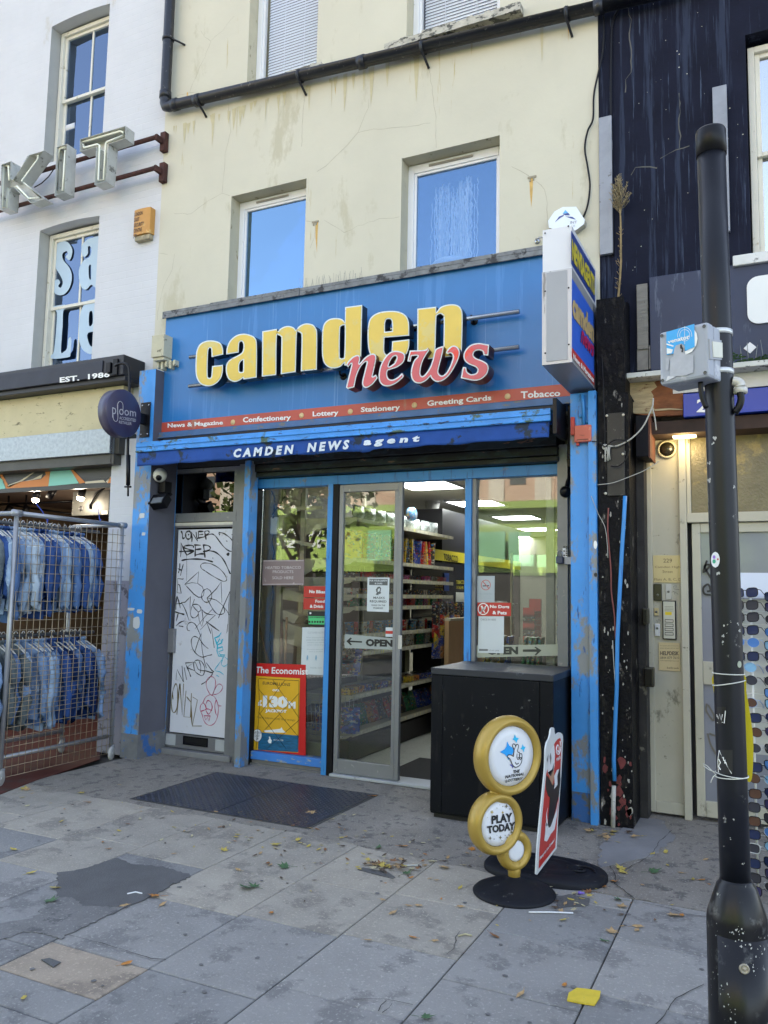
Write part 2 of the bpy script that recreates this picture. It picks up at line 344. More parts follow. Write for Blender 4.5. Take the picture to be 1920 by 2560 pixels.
def rough_edge(pts,a,step=.04):
    out=[]
    for i in range(len(pts)):
        p,r=Vector(pts[i]),Vector(pts[(i+1)%len(pts)]); n=max(1,int((r-p).length/step))
        for k in range(n):
            v=p.lerp(r,k/n); out.append(v+Vector((random.uniform(-a,a),random.uniform(-a,a),0)))
    return out
mb=MB(); pts=[(-5.40,-.1,.0005),(-5.40,-1.56,.0005),(-4.2,-1.60,.0005),(-2.6,-1.62,.0005),(-1.26,-1.75,.0005),(-.95,-1.72,.0005),(.2,-1.74,.0005),(4,-1.74,.0005),(4,.1,.0005),(-5.40,.1,.0005)]
e=pts[:1]+wavy([Vector(p) for p in pts[1:8]],.0,.1)+[pts[8],pts[9]]
mb.poly([[(p[0],p[1]+(random.uniform(-.02,.02) if -2<p[1]<-1 else 0),.0005) for p in e]],(0,0,-.03))
tag(mb.build('pavement_strip',asph,origin=(-3,-1,0)),kind='structure')
tar2=M('asphalt_patch',(.095,.095,.10),.9,var=.15,scale=5,bump=.7,bscale=130,dirt=((.10,.10,.11),.1,40,(1,1,1)))
mb=MB(); mb.poly([rough_edge(gp('C1',[(640,620),(700,650),(900,670),(1050,715),(930,770),(800,845),(690,890),(460,880),(400,835),(320,835),(310,700),(430,685),(520,660)],.0048),.010,.02)],(0,0,-.004)); mb.poly([rough_edge(gp('C1',[(310,825),(400,830),(460,875),(700,885),(650,905),(330,1058),(150,1022),(0,1070),(-120,1090),(-120,1000),(0,980),(180,950),(230,900)],.0040),.012,.02)],(0,0,-.003),1)
mb.poly([rough_edge(gp('C1',[(225,1175),(270,1165),(335,1190),(290,1215)],.0045),.003)],(0,0,-.004))
mb.poly([rough_edge(gp('C2',[(405,650),(430,640),(560,665),(600,690),(560,690)],.0045),.003)],(0,0,-.004))
mb.poly([rough_edge(gp('C2',[(1430,790),(1500,780),(1610,800),(1590,835),(1440,845)],.0045),.006)],(0,0,-.004))
tag(mb.build('tarmac_patch',[tar2,M('worn_tarmac',(.150,.148,.150),.9,var=.2,scale=4,bump=.6,bscale=110,dirt=((.09,.09,.095),.25,7,(1,1,1)),dirt2=((.26,.255,.25),.2,50,(1,1,1)))],origin=(-3,-2.5,0)),kind='structure')
mb=MB(); mb.poly([rough_edge([(-.93,-.1,.005),(-.75,-.1,.005),(-.62,-.5,.005),(-.70,-.95,.005),(-.95,-1.35,.005),(-1.02,-.9,.005)],.012)],(0,0,-.004))
tag(mb.build('concrete_patch',M('pale_concrete',(.20,.20,.21),.9,var=.12,scale=4,bump=.4,bscale=60),origin=(-.8,-.8,0)),kind='structure')
mb=MB(); c=gp('F',[(-200,2075),(0,1985),(90,1950),(170,1925),(250,1897)],.005)
mb.poly([[*c,Vector((-5.83,-.3,.005)),Vector((-9.6,-.3,.005)),Vector((-9.6,-2.2,.005))]],(0,0,-.004))
tag(mb.build('red_forecourt',M('red_tiles',(.085,.018,.012),.55,var=.25,scale=5,bump=.2,bscale=30,dirt=((.06,.03,.025),.3,5,(1,1,1))),origin=(-7,-1,0)),kind='structure')
mb=MB(); rr=random.Random(77)
for i in range(150):
    x,y=rr.uniform(-5,.2),rr.uniform(-4.6,-.2); s_=rr.uniform(.006,.016); mb.poly([[(x+s_*rr.uniform(.7,1.1)*math.cos(t),y+s_*rr.uniform(.6,1.1)*math.sin(t),.0065 if (-4.3<x<-2.8 and -1.5<y<-.48) else .0032) for t in [k*.7 for k in range(9)]]],(0,0,-.001))
tag(mb.build('pavement_stain',M('old_gum',(.12,.118,.12),.8,var=.3,scale=9),origin=(-2,-2,0)),kind='structure')
# slab cracks as thin dark gaps
mb=MB()
for k,p in [('C2',[(865,1085),(905,1060),(915,1000),(935,970)]),('C2',[(380,1325),(470,1318),(600,1330),(690,1352)]),('C2',[(505,1385),(545,1330)]),('C2',[(530,1395),(585,1345)]),('B8',[(540,2100),(600,2010),(700,1950),(830,1900)]),('B8',[(440,2212),(540,2100)]),('B8',[(80,960),(130,1040),(110,1100),(180,1150),(270,1220)]),('B8',[(340,1250),(480,1280),(560,1300),(700,1350),(880,1365)]),('B8',[(570,680),(480,760),(400,870),(320,930),(200,985)]),('C1',[(380,1040),(600,1100),(830,1170),(905,1172)]),('C3',[(440,300),(600,310),(800,330),(1000,345),(1290,385)])]:
    mb.ribbon(wavy(gp(k,p,.0055),0,.03) if 0 else [v+Vector((random.uniform(-.005,.005),random.uniform(-.005,.005),0)) for v in wavy(gp(k,p,.0055),0,.04)],[random.uniform(.0015,.0055) for _ in range(400)],(0,0,1))
tag(mb.build('pavement_crack',flat('crack_dark',(.03,.028,.026),.95),origin=(-2,-2,0)),kind='structure')
# =====================================================================  white building on the left
def brick_arch(mb,h,rise,yf,d,mi):
    x0,x1,z0,z1=h; n=10; arc=[(x0+(x1-x0)*k/n, z1-rise*(2*k/n-1)**2) for k in range(n+1)]
    mb.poly([[(x,yf,z) for x,z in arc]+[(x1,yf,z1+.001),(x0,yf,z1+.001)]],(0,d,0),mi)
def sash(parent,x0,x1,z0,z1,y,glassm,rows=2):
    f=MB(); frame_rect(f,x0,x1,z0,z1,.045,y,y+.09); zm=(z0+z1)/2; xm=(x0+x1)/2+.03
    frame_rect(f,x0+.045,x1-.045,zm-.02,z1-.045,.035,y+.03,y+.07); frame_rect(f,x0+.045,x1-.045,z0+.045,zm+.02,.035,y+.06,y+.1)
    f.box(xm-.012,xm+.012,y+.04,y+.065,zm,z1-.07); f.box(xm-.012,xm+.012,y+.065,y+.09,z0+.07,zm)
    fr=f.build('window_frame',frame_w,parent,bevel=.004)
    for gb in [(x0+.07,x1-.07,y+.052,y+.056,zm+.01,z1-.075),(x0+.07,x1-.07,y+.078,y+.082,z0+.075,zm-.01)]: MB().box(*gb).build('window_glass',glassm,fr)
WB=thing('white_building','white painted brick building with sash windows and an open clothes shop below','building',(-7.5,-.2,0))
hA=(-7.25,-6.365,6.25,7.93); hB=(-7.229,-6.34,3.78,5.50)
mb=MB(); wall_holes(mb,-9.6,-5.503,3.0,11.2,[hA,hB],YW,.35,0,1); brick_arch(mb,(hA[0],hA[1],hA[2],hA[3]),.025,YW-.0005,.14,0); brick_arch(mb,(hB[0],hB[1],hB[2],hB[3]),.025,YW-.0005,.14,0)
mb.box(-5.82,-5.49,-.36,.1,1.62,2.995); mb.box(-9.6,-9.0,-.2,.1,0,2.995)
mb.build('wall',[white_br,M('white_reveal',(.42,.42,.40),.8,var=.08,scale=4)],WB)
MB().box(-5.82,-5.492,-.362,.1,0,1.619).build('wall_base',M('lilac_base',(.30,.29,.34),.7,var=.1,scale=2.5,dirt=((.12,.11,.13),.25,6,(1,1,1))),WB,bevel=.004)
MB().box(-9.6,-5.51,.9,9,3.0,11.1).box(-9.6,-5.51,.151,.899,10.9,11.1).build('sun_block',M('sun_block_slab',(.15,.14,.13),.9),WB)  # unseen mass and slab behind the facade, added to block the sun
MB().box(-9.6,-5.51,.151,.9,3.0,3.04).build('floor_slab',darkroom,WB)
sash(WB,hA[0]+.01,hA[1]-.01,hA[2],hA[3]-.03,YW+.13,win_glass); sash(WB,hB[0]+.01,hB[1]-.01,hB[2],hB[3]-.03,YW+.13,win_glass)
# SALE lettering stuck inside the lower window
sale=MB(); yy=YW+.18
for cs in [[[(400,8),(440,15),(468,60),(462,110),(447,130),(425,110),(440,90),(430,72),(405,90),(410,130),(450,180),(466,240),(450,310),(410,355),(360,350),(343,310),(350,270),(375,255),(390,275),(377,298),(395,308),(407,270),(385,220),(355,170),(347,100),(365,35)]],
  [[(350,430),(420,420),(432,440),(410,460),(405,560),(395,720),(412,725),(435,700),(445,637),(462,640),(456,740),(440,760),(340,770),(330,747),(350,720),(365,560),(368,470),(348,450)]],
  [[(530,90),(530,40),(560,0),(600,-15),(660,0),(660,300),(615,305),(590,290),(560,320),(530,310),(512,250),(515,180),(545,130),(580,110),(592,70),(585,42),(570,45),(570,85),(548,110)],[(575,172),(590,165),(590,250),(577,245)]],
  [[(600,385),(660,380),(660,570),(572,600),(570,650),(590,690),(620,680),(640,700),(620,730),(580,738),(540,715),(515,660),(512,560),(525,460),(560,400)],[(578,472),(598,465),(600,540),(577,555)]]]:
    sale.poly([[q('A4',x,y,Y=YW+.168) for x,y in smooth(c,True,3)] for c in cs],(0,.001,0))
tag(sale.build('window_lettering',M('pale_vinyl',(.42,.55,.68),.5,var=.03)),'large pale blue SALE letters stuck across the lower sash window of the white building','lettering')
# things on the upper window sill
t=MB(); c=q('E5',690,95,Y=.05); t.tube([c+Vector((-.12,0,0)),c+Vector((.12,0,.0))],.055,14); t.lathe(c+Vector((-.10,0,-.15)),(0,0,1),[(.05,0),(.06,.1)],14,cap=True)
tag(t.build('paper_roll',M('paper_white',(.66,.67,.70),.7)),'white paper roll lying on the sill inside the top left window','roll')
# awning box EST. 1986
EB=thing('awning_box','long black awning box reading EST. 1986 above the clothes shop','awning',(-7.5,-.5,3.56))
mb=MB(); mb.box(-9.6,-5.60,-.5,-.205,3.60,3.80); mb.box(-9.6,-5.60,-.47,-.205,3.55,3.5995); mb.build('casing',M('awning_black',(.012,.014,.022),.45,var=.2,scale=3),EB,bevel=.006)
mb=MB(); mb.box(-9.6,-5.86,-.512,-.503,3.60,3.765); mb.build('front_cover',M('awning_cover',(.022,.026,.042),.6,var=.15,scale=4,bump=.2,bscale=10),EB,bevel=.003)
mb=MB(); mb.box(-5.80,-5.74,-.53,-.502,3.63,3.73); mb.box(-5.72,-5.66,-.52,-.502,3.60,3.76); mb.build('end_bracket',black,EB,bevel=.003)
mb=MB(); textq(mb,'EST.  1986','A4',[(388,890),(712,852),(712,888),(388,926)],Y=-.513,bold=.03); mb.build('lettering',wht2,EB)
mb=MB(); mb.box(-9.6,-5.74,-.34,-.05,3.10,3.545); tag(mb.build('fascia_board',M('cream_fascia',(.56,.49,.30),.8,var=.08,scale=3,bump=.2,bscale=20,dirt=((.20,.17,.10),.16,7,(1,1,3)))),'weathered cream fascia board between black awning box and galvanised shutter box','fascia')
SB=thing('shutter_box','galvanised roller shutter box with painted curtain over the clothes shop','shutter',(-7.5,-.5,2.75))
mb=MB(); mb.box(-9.6,-5.72,-.5,-.06,2.84,3.085); mb.build('housing',galv,SB,bevel=.004)
mb=MB(); mb.box(-9.6,-5.70,-.46,-.08,2.74,2.839); mb.box(-5.719,-5.66,-.44,-.1,2.84,3.07); mb.build('bottom_lip',M('shutter_dark',(.06,.058,.05),.5,var=.3),SB,bevel=.003)
mb=MB(); YS=-.30
for k in range(4): mb.box(-9.6,-5.76,YS+.004*(k%2),YS+.03,2.54+.05*k,2.54+.05*k+.0495)
mb.build('curtain',flat('curtain_black',(.016,.016,.018),.35),SB)
OR=flat('mural_orange',(.62,.20,.03),.45); TE=flat('mural_teal',(.22,.58,.50),.45); CW=flat('mural_cream',(.60,.52,.38),.45)
mb=MB()
for mi,p in [(1,[(610,75),(865,60),(960,235),(590,270)]),(0,[(550,75),(615,75),(590,270),(60,300),(120,260),(250,215),(500,185),(560,130)]),(1,[(-200,190),(0,170),(40,200),(75,300),(-200,330)]),(0,[(0,120),(30,120),(100,260),(70,300),(30,200)]),(0,[(860,60),(890,60),(1040,225),(970,240)]),(0,[(1340,165),(1490,115),(1490,215),(1310,235)]),(2,[(1290,215),(1500,60),(1510,80),(1340,160),(1310,232)]),(2,[(230,225),(500,175),(520,120),(400,185)]),(2,[(90,260),(250,200),(400,85),(420,85),(280,205),(110,285)]),(2,[(1040,215),(1260,195),(1290,225),(1040,238)])]:
    mb.poly([[q('E7',x,y,Y=YS-.002) for x,y in p]],(0,.001,0),mi)
zc=2.535
for v in mb.v: v.z=max(2.541,min(2.738,v.z)); v.x=min(v.x,-5.762)
mb.build('mural_paint',[OR,TE,CW],SB)
# clothes shop room
RM=thing('clothes_shop_room','dim open interior of the clothes shop with tan ceiling and brown walls','shop interior',(-7.5,1,0))
MB().box(-9.6,-5.5,-.2,5.2,2.70,2.73).build('ceiling',M('tan_ceiling',(.16,.11,.08),.8,var=.1),RM)
MB().box(-9.6,-5.5,5,5.1,0,2.7).box(-5.83,-5.75,.1,5,0,2.7).box(-9.6,-9.5,-.2,5,0,2.7).build('wall',M('brown_wall',(.13,.09,.055),.8,var=.3,scale=2),RM)
MB().box(-9.6,-5.83,-.299,5,-.01,.004).build('floor',MC['red_tiles'],RM)
def spot(px,py,Y,lit,tilt,lab):
    p=q('E7',px,py,Y=Y); t=thing('spotlight',lab,'light',(p.x,p.y,2.70),'track spotlights in the clothes shop')
    d=Vector((math.sin(tilt),-.2,-math.cos(tilt))).normalized(); a=Vector((p.x,p.y,p.z))
    MB().tube([a-d*.07,a+d*.06],.042,14).tube([(p.x,p.y,2.70),a-d*.02],.012,8).build('shade',black,t)
    if lit:
        MB().lathe(a+d*.055,d,[(.0,.045),(.03,.035),(.042,.015),(.038,0)],14).build('bulb',flat('bulb_glow',(1,.9,.7),.5,emit=(1,.82,.55),estr=11),t)
        l=bpy.data.lights.new('bulb_light','POINT'); l.energy=3.2; l.color=(1,.85,.65); l.shadow_soft_size=.05; lo=bpy.data.objects.new('bulb_light',l); COL.objects.link(lo); lo.parent=t; lo.location=Vector(a+d*.14)-Vector(t.location)
    return t
spot(445,370,.25,1,.1,'lit black spotlight furthest left under the shutter'); spot(1000,345,.25,1,-.05,'lit black spotlight in front of the grey box'); spot(625,360,.3,0,-.45,'unlit black spotlight between the two lit ones')
spot(95,570,.9,0,-.5,'unlit black spotlight hanging at the far left below the track'); spot(310,570,.9,0,-.3,'unlit black spotlight behind the galvanised rack rail'); spot(1425,545,1.6,1,0,'small bare lit spotlight at the right edge of the shop')
mb=MB(); mb.tube([q('E7',0,495,Y=.9),q('E7',880,455,Y=.9)],.016,6).tube([q('E7',120,500,Y=1.2),q('E7',880,610,Y=1.2)],.014,6); 
tag(mb.build('lighting_track',black),'black lighting track crossing the tan shop ceiling','track')
p0=q('E7',890,335,Y=.35); p1=q('E7',1325,620,Y=.35)
GB=thing('wall_unit','grey metal unit with a round hole hanging from the shop ceiling','unit',(p0.x,.35,p1.z))
MB().box(p0.x,p1.x,.35,.7,p1.z,p0.z).build('casing',M('unit_grey',(.065,.065,.06),.5,metal=.3,var=.1),GB,bevel=.006)
c=q('E7',982,545,Y=.345); MB().lathe(c,(0,-1,0),[(0,.0),(.028,0),(.03,-.004)],18).build('port',blk,GB)
MB().tube([q('E7',1300,235,Y=.33),q('E7',1270,290,Y=.32),q('E7',1170,360,Y=.32),q('E7',1095,490,Y=.33),q('E7',1105,545,Y=.345)],.014,8).build('cable',black,GB)
textq(MB().quad(*[q('E7',x,y,Y=.348) for x,y in [(1240,615),(1312,612),(1312,570),(1240,572)]]),'4001','E7',[(1248,580),(1300,577),(1300,590),(1248,593)],Y=.346,mi=1).build('label_plate',[wht2,blk],GB)
# KIT neon sign
KT=thing('neon_sign','steel channel letters KIT with white neon tubes on rusty rails','sign',(-6.6,-.4,5.4))
rustm=M('rusty_iron',(.055,.018,.014),.8,var=.4,scale=20,bump=.4,bscale=60); chan=M('channel_steel',(.52,.53,.50),.45,metal=.25,var=.15,scale=6,dirt=((.2,.2,.18),.15,9,(1,1,1)))
letk={'K':[[(15,440),(105,408),(98,590),(130,600),(290,345),(435,303),(505,352)][:0]]}
K_=[(12,440),(108,406),(100,578),(128,590),(290,345),(437,302),(215,610),(440,780),(300,818),(130,660),(95,690),(82,870),(0,888)]
I_=[(560,265),(662,235),(640,712),(537,748)]
T_=[(790,190),(1240,58),(1235,182),(1075,235),(1045,605),(932,640),(950,265),(788,312)]
YK,DK=-.50,.12
def shell(poly,ink='E5'):
    P=[q(ink,x,y,Y=YK) for x,y in poly]; n=len(P); mb=MB()
    mb.poly([[p+Vector((0,DK,0)) for p in P]],(0,.004,0))
    mb.add(P+[p+Vector((0,DK,0)) for p in P],[(i,(i+1)%n,n+(i+1)%n,n+i) for i in range(n)]); return mb
neon=flat('neon_tube',(.82,.84,.72),.2)
for nm,poly,tubes in [('K',K_,[[(22,860),(35,455),(85,455),(90,600),(140,605),(280,360),(380,355),(370,395),(215,600),(400,765),(285,775),(170,655),(80,670),(65,865),(30,868)]]),('I',I_,[[(650,270),(600,280),(585,300),(568,695),(620,700),(645,300)]]),('T',T_,[[(815,218),(1190,110),(1215,120),(1218,155),(1060,215),(1045,235),(1025,590),(970,600),(985,250),(965,240),(830,275),(820,240)]])]:
    b=shell(poly).build('letter',chan,KT); so_=b.modifiers.new('thickness','SOLIDIFY'); so_.thickness=.003
    for t_ in tubes: MB().tube([q('E5',x,y,Y=YK+.03) for x,y in t_],.011,8).build('neon_tube',neon,b)
for (a,b_) in [((-160,720),(1540,170)),((-160,960),(1530,475))]:
    A=q('E5',*a,Y=-.34); B=q('E5',*b_,Y=-.34); z=(B.z); A.z=z; MB().tube([A,B],.024,10).build('rail',rustm,KT); MB().box(B.x-.02,B.x+.045,-.26,-.203,z-.10,z+.10).box(B.x-.01,B.x+.02,-.35,-.26,z-.03,z+.03).build('bracket',rustm,KT,bevel=.003)
MB().tube([q('E5',535,480,Y=-.36),q('E5',480,560,Y=-.36),q('E5',410,625,Y=-.36),q('E5',340,665,Y=-.36)],.006,6).build('cable',black,KT)
# yellow alarm box
p=at(333,522,Y=-.2); AL=thing('alarm_box','faded orange security alarm box with black capitals on the white brick wall','alarm',(-5.75,-.25,5.1))
x0,x1=at(333,560,Y=-.28).x,at(373,560,Y=-.28).x; z0,z1=at(350,585,Y=-.28).z,at(350,522,Y=-.28).z
mb=MB(); n=8; cs=[(x0+(x1-x0)*k/n, -.27-.010*math.sin(math.pi*k/n)**.5) for k in range(n+1)]
mb.poly([[(x,y,z0) for x,y in cs]+[(x1,-.2,z0),(x0,-.2,z0)]],(0,0,z1-z0)); mb.build('cover',M('alarm_orange',(.50,.25,.055),.5,var=.12,dirt=((.62,.42,.15),.2,8,(1,1,1))),AL)
MB().box(x0+.01,x1-.01,-.26,-.2,z0-.055,z0-.001).build('base',M('dirty_plastic',(.30,.26,.17),.6,var=.4,scale=20),AL,bevel=.006)
mb=MB(); 
for i,s_ in enumerate(['LONDON','EAST','SECURITY','CENTRE','LTD']):
    z=z1-.03-i*.058; wdt={6:.14,4:.09,8:.17,3:.06}[len(s_)]; wdt*=.78; text(mb,s_,(x0+.012,-.281,z),(x0+.012+wdt,-.281,z),(x0+.012+wdt,-.281,z-.04),(x0+.012,-.281,z-.04),bold=.02)
mb.build('lettering',flat('alarm_ink',(.06,.03,.01)),AL)
# =====================================================================  cream building
CB=thing('cream_building','cream rendered terrace building above the blue newsagent','building',(-3.3,-.2,0))
w1=(-4.621,-3.775,4.0,5.335); w2=(-2.81,-1.927,4.0,5.305); w3=(-4.49,-3.705,6.41,8.3); w4=(-2.787,-1.93,6.37,8.3)
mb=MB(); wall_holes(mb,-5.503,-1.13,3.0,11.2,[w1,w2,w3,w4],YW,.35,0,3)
ck=[0]
def crackline(k,pts,w=.004,mi=1):
    ck[0]+=.00004; mb.ribbon([Vector((v.x,YW-.0005-ck[0],v.z)) for v in wavy([q(k,x,y,Y=YW) for x,y in pts],.006,.05)],[random.uniform(.4,1)*w for _ in range(600)],(0,-1,0),mi)
for k,p in [('A1',[(1520,100),(1440,200),(1365,265),(1355,300),(1300,430),(1240,560),(1230,600)]),('A1',[(1105,650),(1160,615),(1230,600),(1330,608),(1450,580),(1500,600)]),('A1',[(1300,200),(1330,240),(1365,265)]),('A1',[(1480,680),(1495,850),(1460,1000),(1440,1250),(1490,1270)]),('A1',[(1440,1255),(1350,1300),(1240,1385),(1130,1385)]),
    ('A2',[(725,640),(725,700),(660,860),(560,970),(450,1080),(395,1112)]),('A2',[(660,860),(730,840),(900,830),(1130,798)]),('A2',[(1110,385),(1140,560),(1165,760),(1168,960)]),('A2',[(440,1430),(520,1470),(575,1508),(660,1465),(800,1420),(930,1405)]),('A2',[(315,600),(305,750),(295,950)]),('A4',[(1130,90),(1115,190),(1060,310),(1030,420),(1020,520)]),('A4',[(1035,85),(1085,95)]),('A3',[(0,1080),(60,1105),(110,1140)]),('A3',[(160,1170),(210,1230),(230,1320),(230,1440)]),('A2',[(385,1440),(380,1540),(350,1610)]),('A2',[(325,1430),(380,1440)])]: crackline(k,p,.0032)
for k,x,y,w_,h in [('A3',125,1155,12,190),('A2',395,1430,9,210),('A1',1215,600,5,60),('A2',515,510,6,110),('A3',365,165,5,110)]:
    a=q(k,x-w_,y,Y=YW); b=q(k,x+w_,y,Y=YW); c=q(k,x,y+h,Y=YW)
    mb.add([(a.x,YW-.0006,a.z),(b.x,YW-.0006,a.z),(b.x-.004,YW-.0006,(a.z+c.z)/2),(c.x,YW-.0006,c.z),(a.x+.004,YW-.0006,(a.z+c.z)/2)],[(0,1,2,3,4)],2)
for k,x,y in [('A3',130,1145),('A2',385,1435)]:
    a=q(k,x,y,Y=YW); mb.box(a.x-.035,a.x+.035,YW-.006,YW,a.z-.012,a.z+.004,1); mb.box(a.x-.02,a.x-.01,YW-.008,YW,a.z-.04,a.z,1); mb.box(a.x+.008,a.x+.018,YW-.008,YW,a.z-.035,a.z,1)
rr=random.Random(31)
for i in range(46):
    x=rr.uniform(-5.4,-1.2); L=rr.uniform(.06,.5)*rr.random()+.05; z1=6.24+(x+5.4)*.003-.0+rr.uniform(-.02,.01); w_=rr.uniform(.004,.03); z1=min(z1,6.25)
    yo=YW-.0014-.00005*i; mb.add([(x-w_,yo,z1),(x+w_,yo,z1),(x+w_*.5,yo,z1-L*.6),(x+rr.uniform(-.004,.004),yo,z1-L),(x-w_*.6,yo,z1-L*.5)],[(0,1,2,3,4)],4)
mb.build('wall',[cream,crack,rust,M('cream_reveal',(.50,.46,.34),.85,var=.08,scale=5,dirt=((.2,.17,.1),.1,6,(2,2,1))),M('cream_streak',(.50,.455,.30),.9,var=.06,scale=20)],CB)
MB().box(-5.502,-1.135,.9,9,2.90,11.1).box(-5.502,-1.135,.151,.899,10.9,11.1).build('sun_block',MC['sun_block_slab'],CB)  # unseen filler above the shop, added to keep sunlight out
MB().box(-5.502,-1.135,.151,.9,2.9,2.93).build('floor_slab',darkroom,CB)
def upvc_win(h,glassm,vent=True,blind=False):
    x0,x1,z0,z1=h; y=YW+.14; f=MB(); frame_rect(f,x0,x1,z0,z1-.005,.055,y,y+.07,wb=.07,wt=.075); frame_rect(f,x0+.055,x1-.055,z0+.07,z1-.08,.022,y+.012,y+.06); fr=f.build('window_frame',upvc,CB,bevel=.004)
    MB().box(x0+.077,x1-.077,y+.03,y+.036,z0+.092,z1-.102).build('window_glass',glassm,fr)
    if vent: MB().box(x0+.2,x1-.28,y-.014,y-.001,z1-.05,z1-.032).box(x0+.21,x1-.29,y-.018,y-.0145,z1-.044,z1-.038).build('trickle_vent',M('vent_grime',(.30,.28,.24),.6),fr,bevel=.002)
    if blind:
        b=MB(); zz=z0+.095; 
        while zz<z1-.1: b.obox(((x0+x1)/2,y+.095,zz),((x1-x0)/2-.08,0,0),(0,.010,.019),(0,.0006,-.0004)); zz+=.030
        b.tube([(x0+.28,y+.075,z0+.09),(x0+.28,y+.075,z1-.1)],.0025,4).tube([(x1-.28,y+.075,z0+.09),(x1-.28,y+.075,z1-.1)],.0025,4)
        b.build('venetian_blind',M('blind_slats',(.86,.90,.98),.4,var=.02),fr)
clear=glass('clear_pane',.0,(1,1,1),bl=.22)
upvc_win(w1,sky_glass); upvc_win(w2,sky_glass if 0 else glass('pane_sky_tint',.17,(.85,.9,.95),gc=(.36,.58,.88))); upvc_win(w3,clear,False,True); upvc_win(w4,clear,False,True)  # right pane's reflection is tinted blue in place of deeper sky
mb=MB()
def ledge(x0,x1,z,h,d):
    P=[]; n=24
    for i in range(n):
        a=x0+(x1-x0)*i/n; b=x0+(x1-x0)*(i+1)/n; hh=h*random.uniform(.8,1.02); mb.box(a,b,YW-d*random.uniform(.93,1),YW+.02,z,z+hh)
ledge(-2.957,-1.73,6.285,.075,.10); mb.build('window_sill',stone,CB); mb=MB(); ledge(-4.56,-3.62,6.35,.06,.06); mb.build('window_sill',stone,CB)
# hanging fairy lights behind the right window
mb=MB(); rr=random.Random(5)
cx=(q('A2',1250,1300,Y=.02).x); 
for i in range(84):
    a=rr.uniform(0,2*math.pi); r=rr.uniform(.5,1)*.165*(1.3 if rr.random()<.2 else 1); x=cx+r*math.cos(a)*1.1; y=.12+abs(r*math.sin(a))*.4; zt=rr.uniform(4.95,5.18) if i>7 else 5.2; pts=[]
    z=zt
    while z>4.42:
        pts.append((x+rr.uniform(-.008,.008),y,z)); z-=rr.uniform(.03,.05)
        if rr.random()<.3: mb.tube([pts[-1],(pts[-1][0]+rr.uniform(-.02,.02),y-.01,z+.01)],.0016,3)
    if len(pts)>1: mb.tube(pts,.0042 if i>7 else .009,4)
mb.lathe((cx,.2,4.30),(0,0,1),[(.19,.1),(.21,.12),(.21,.14),(.19,.15)],20).lathe((cx,.2,4.30),(0,0,1),[(.17,.02),(.19,.1)],20)
tag(mb.build('string_lights',M('wire_silver',(.95,.93,.86),.4)),'tangled white string lights hanging inside the right first floor window','lights')
# corbel
mb=MB(); a=q('A4',985,620,Y=-.42); b=q('A4',1058,750,Y=-.42); mb.box(a.x,b.x,-.42,-.2,b.z,a.z); mb.box(a.x+.01,b.x-.01,-.40,-.2,b.z-.03,b.z-.001)
for i in range(5): mb.box(a.x+.02+.05*i,a.x+.045+.05*i,-.36,-.2,b.z-.09-.02*(i%2),b.z-.031)
tag(mb.build('corbel',M('corbel_cream',(.52,.49,.36),.9,var=.1,bump=.4,bscale=20,dirt=((.15,.14,.1),.15,12,(1,1,1))),bevel=.004),'cream moulded corbel where the white and cream walls meet','corbel')
# soil pipe
PI_=thing('soil_pipe','black soil pipe running down then along the cream wall','pipe',(-5.44,-.28,6.3))
A=at(430,-160,Y=-.29); B=at(412,270,Y=-.29); C_=at(1650,-18,Y=-.29); B2=at(1497,12,Y=-.29)
mb=MB(); ell=[B+Vector((0,0,.10)),B+Vector((0,0,.05)),B+Vector((.015,0,.012)),B+Vector((.05,0,0)),B+Vector((.12,0,0))]
mb.tube([Vector((B.x,-.29,9.5))]+ell+[C_,C_+Vector((2.5,0,.05))],.052,16)
for x,y in [(494,262),(1497,10),(905,150)]:
    p=at(x,y,Y=-.29); t=(p.x-B.x)/(C_.x-B.x); p=Vector((p.x,-.29,B.z+(C_.z-B.z)*t)); mb.tube([p-Vector((.035,0,0)),p+Vector((.035,0,0))],.060,16)
mb.tube([B+Vector((0,0,.10)),B+Vector((0,0,.17))],.060,16); mb.tube([B+Vector((.10,0,0)),B+Vector((.17,0,0))],.060,16); mb.build('pipe_run',pipeb,PI_)
for x,y in [(505,282),(755,224),(1062,148),(1421,58)]:
    p=at(x,y,Y=-.25); t=(p.x-B.x)/(C_.x-B.x); z=B.z+(C_.z-B.z)*t
    MB().tube([(p.x,-.34,z+.03),(p.x,-.35,z-.02),(p.x,-.29,z-.058),(p.x+.01,-.24,z-.10),(p.x+.02,-.205,z-.14)],.011,6).lathe((p.x,-.29,z),(1,0,0),[(.056,-.014),(.060,-.014),(.060,.014),(.056,.014)],16).build('pipe_bracket',pipeb,PI_)
p=at(440,100,Y=-.25); MB().lathe((B.x,-.29,p.z),(0,0,1),[(.056,-.014),(.060,-.014),(.060,.014),(.056,.014)],16).tube([(B.x+.02,-.33,p.z),(B.x+.09,-.25,p.z-.02),(B.x+.15,-.205,p.z-.05)],.010,6).build('pipe_bracket',pipeb,PI_)
# loose black cables
def cable(k,pts,Y,r,lab,mat=None,name='cable'):
    P=[q(k,x,y,Y=Y) for x,y in smooth(pts,False,5)]; return tag(MB().tube(P,r,6).build(name,mat or black),lab,name)
cable('A3',[(585,60),(597,150),(590,330),(555,490),(530,620),(525,770),(490,850),(472,960),(490,1080),(505,1200),(490,1330),(455,1420),(410,1485)],-.22,.0075,'loose black cable snaking down the cream and navy wall joint to the octagonal sign')
cable('A3',[(850,0),(740,25),(690,60),(655,140),(645,250),(642,500),(642,700),(645,1050),(650,1400),(655,1659)],-.215,.009,'straight black cable clipped down the navy wall beside a grey batten')
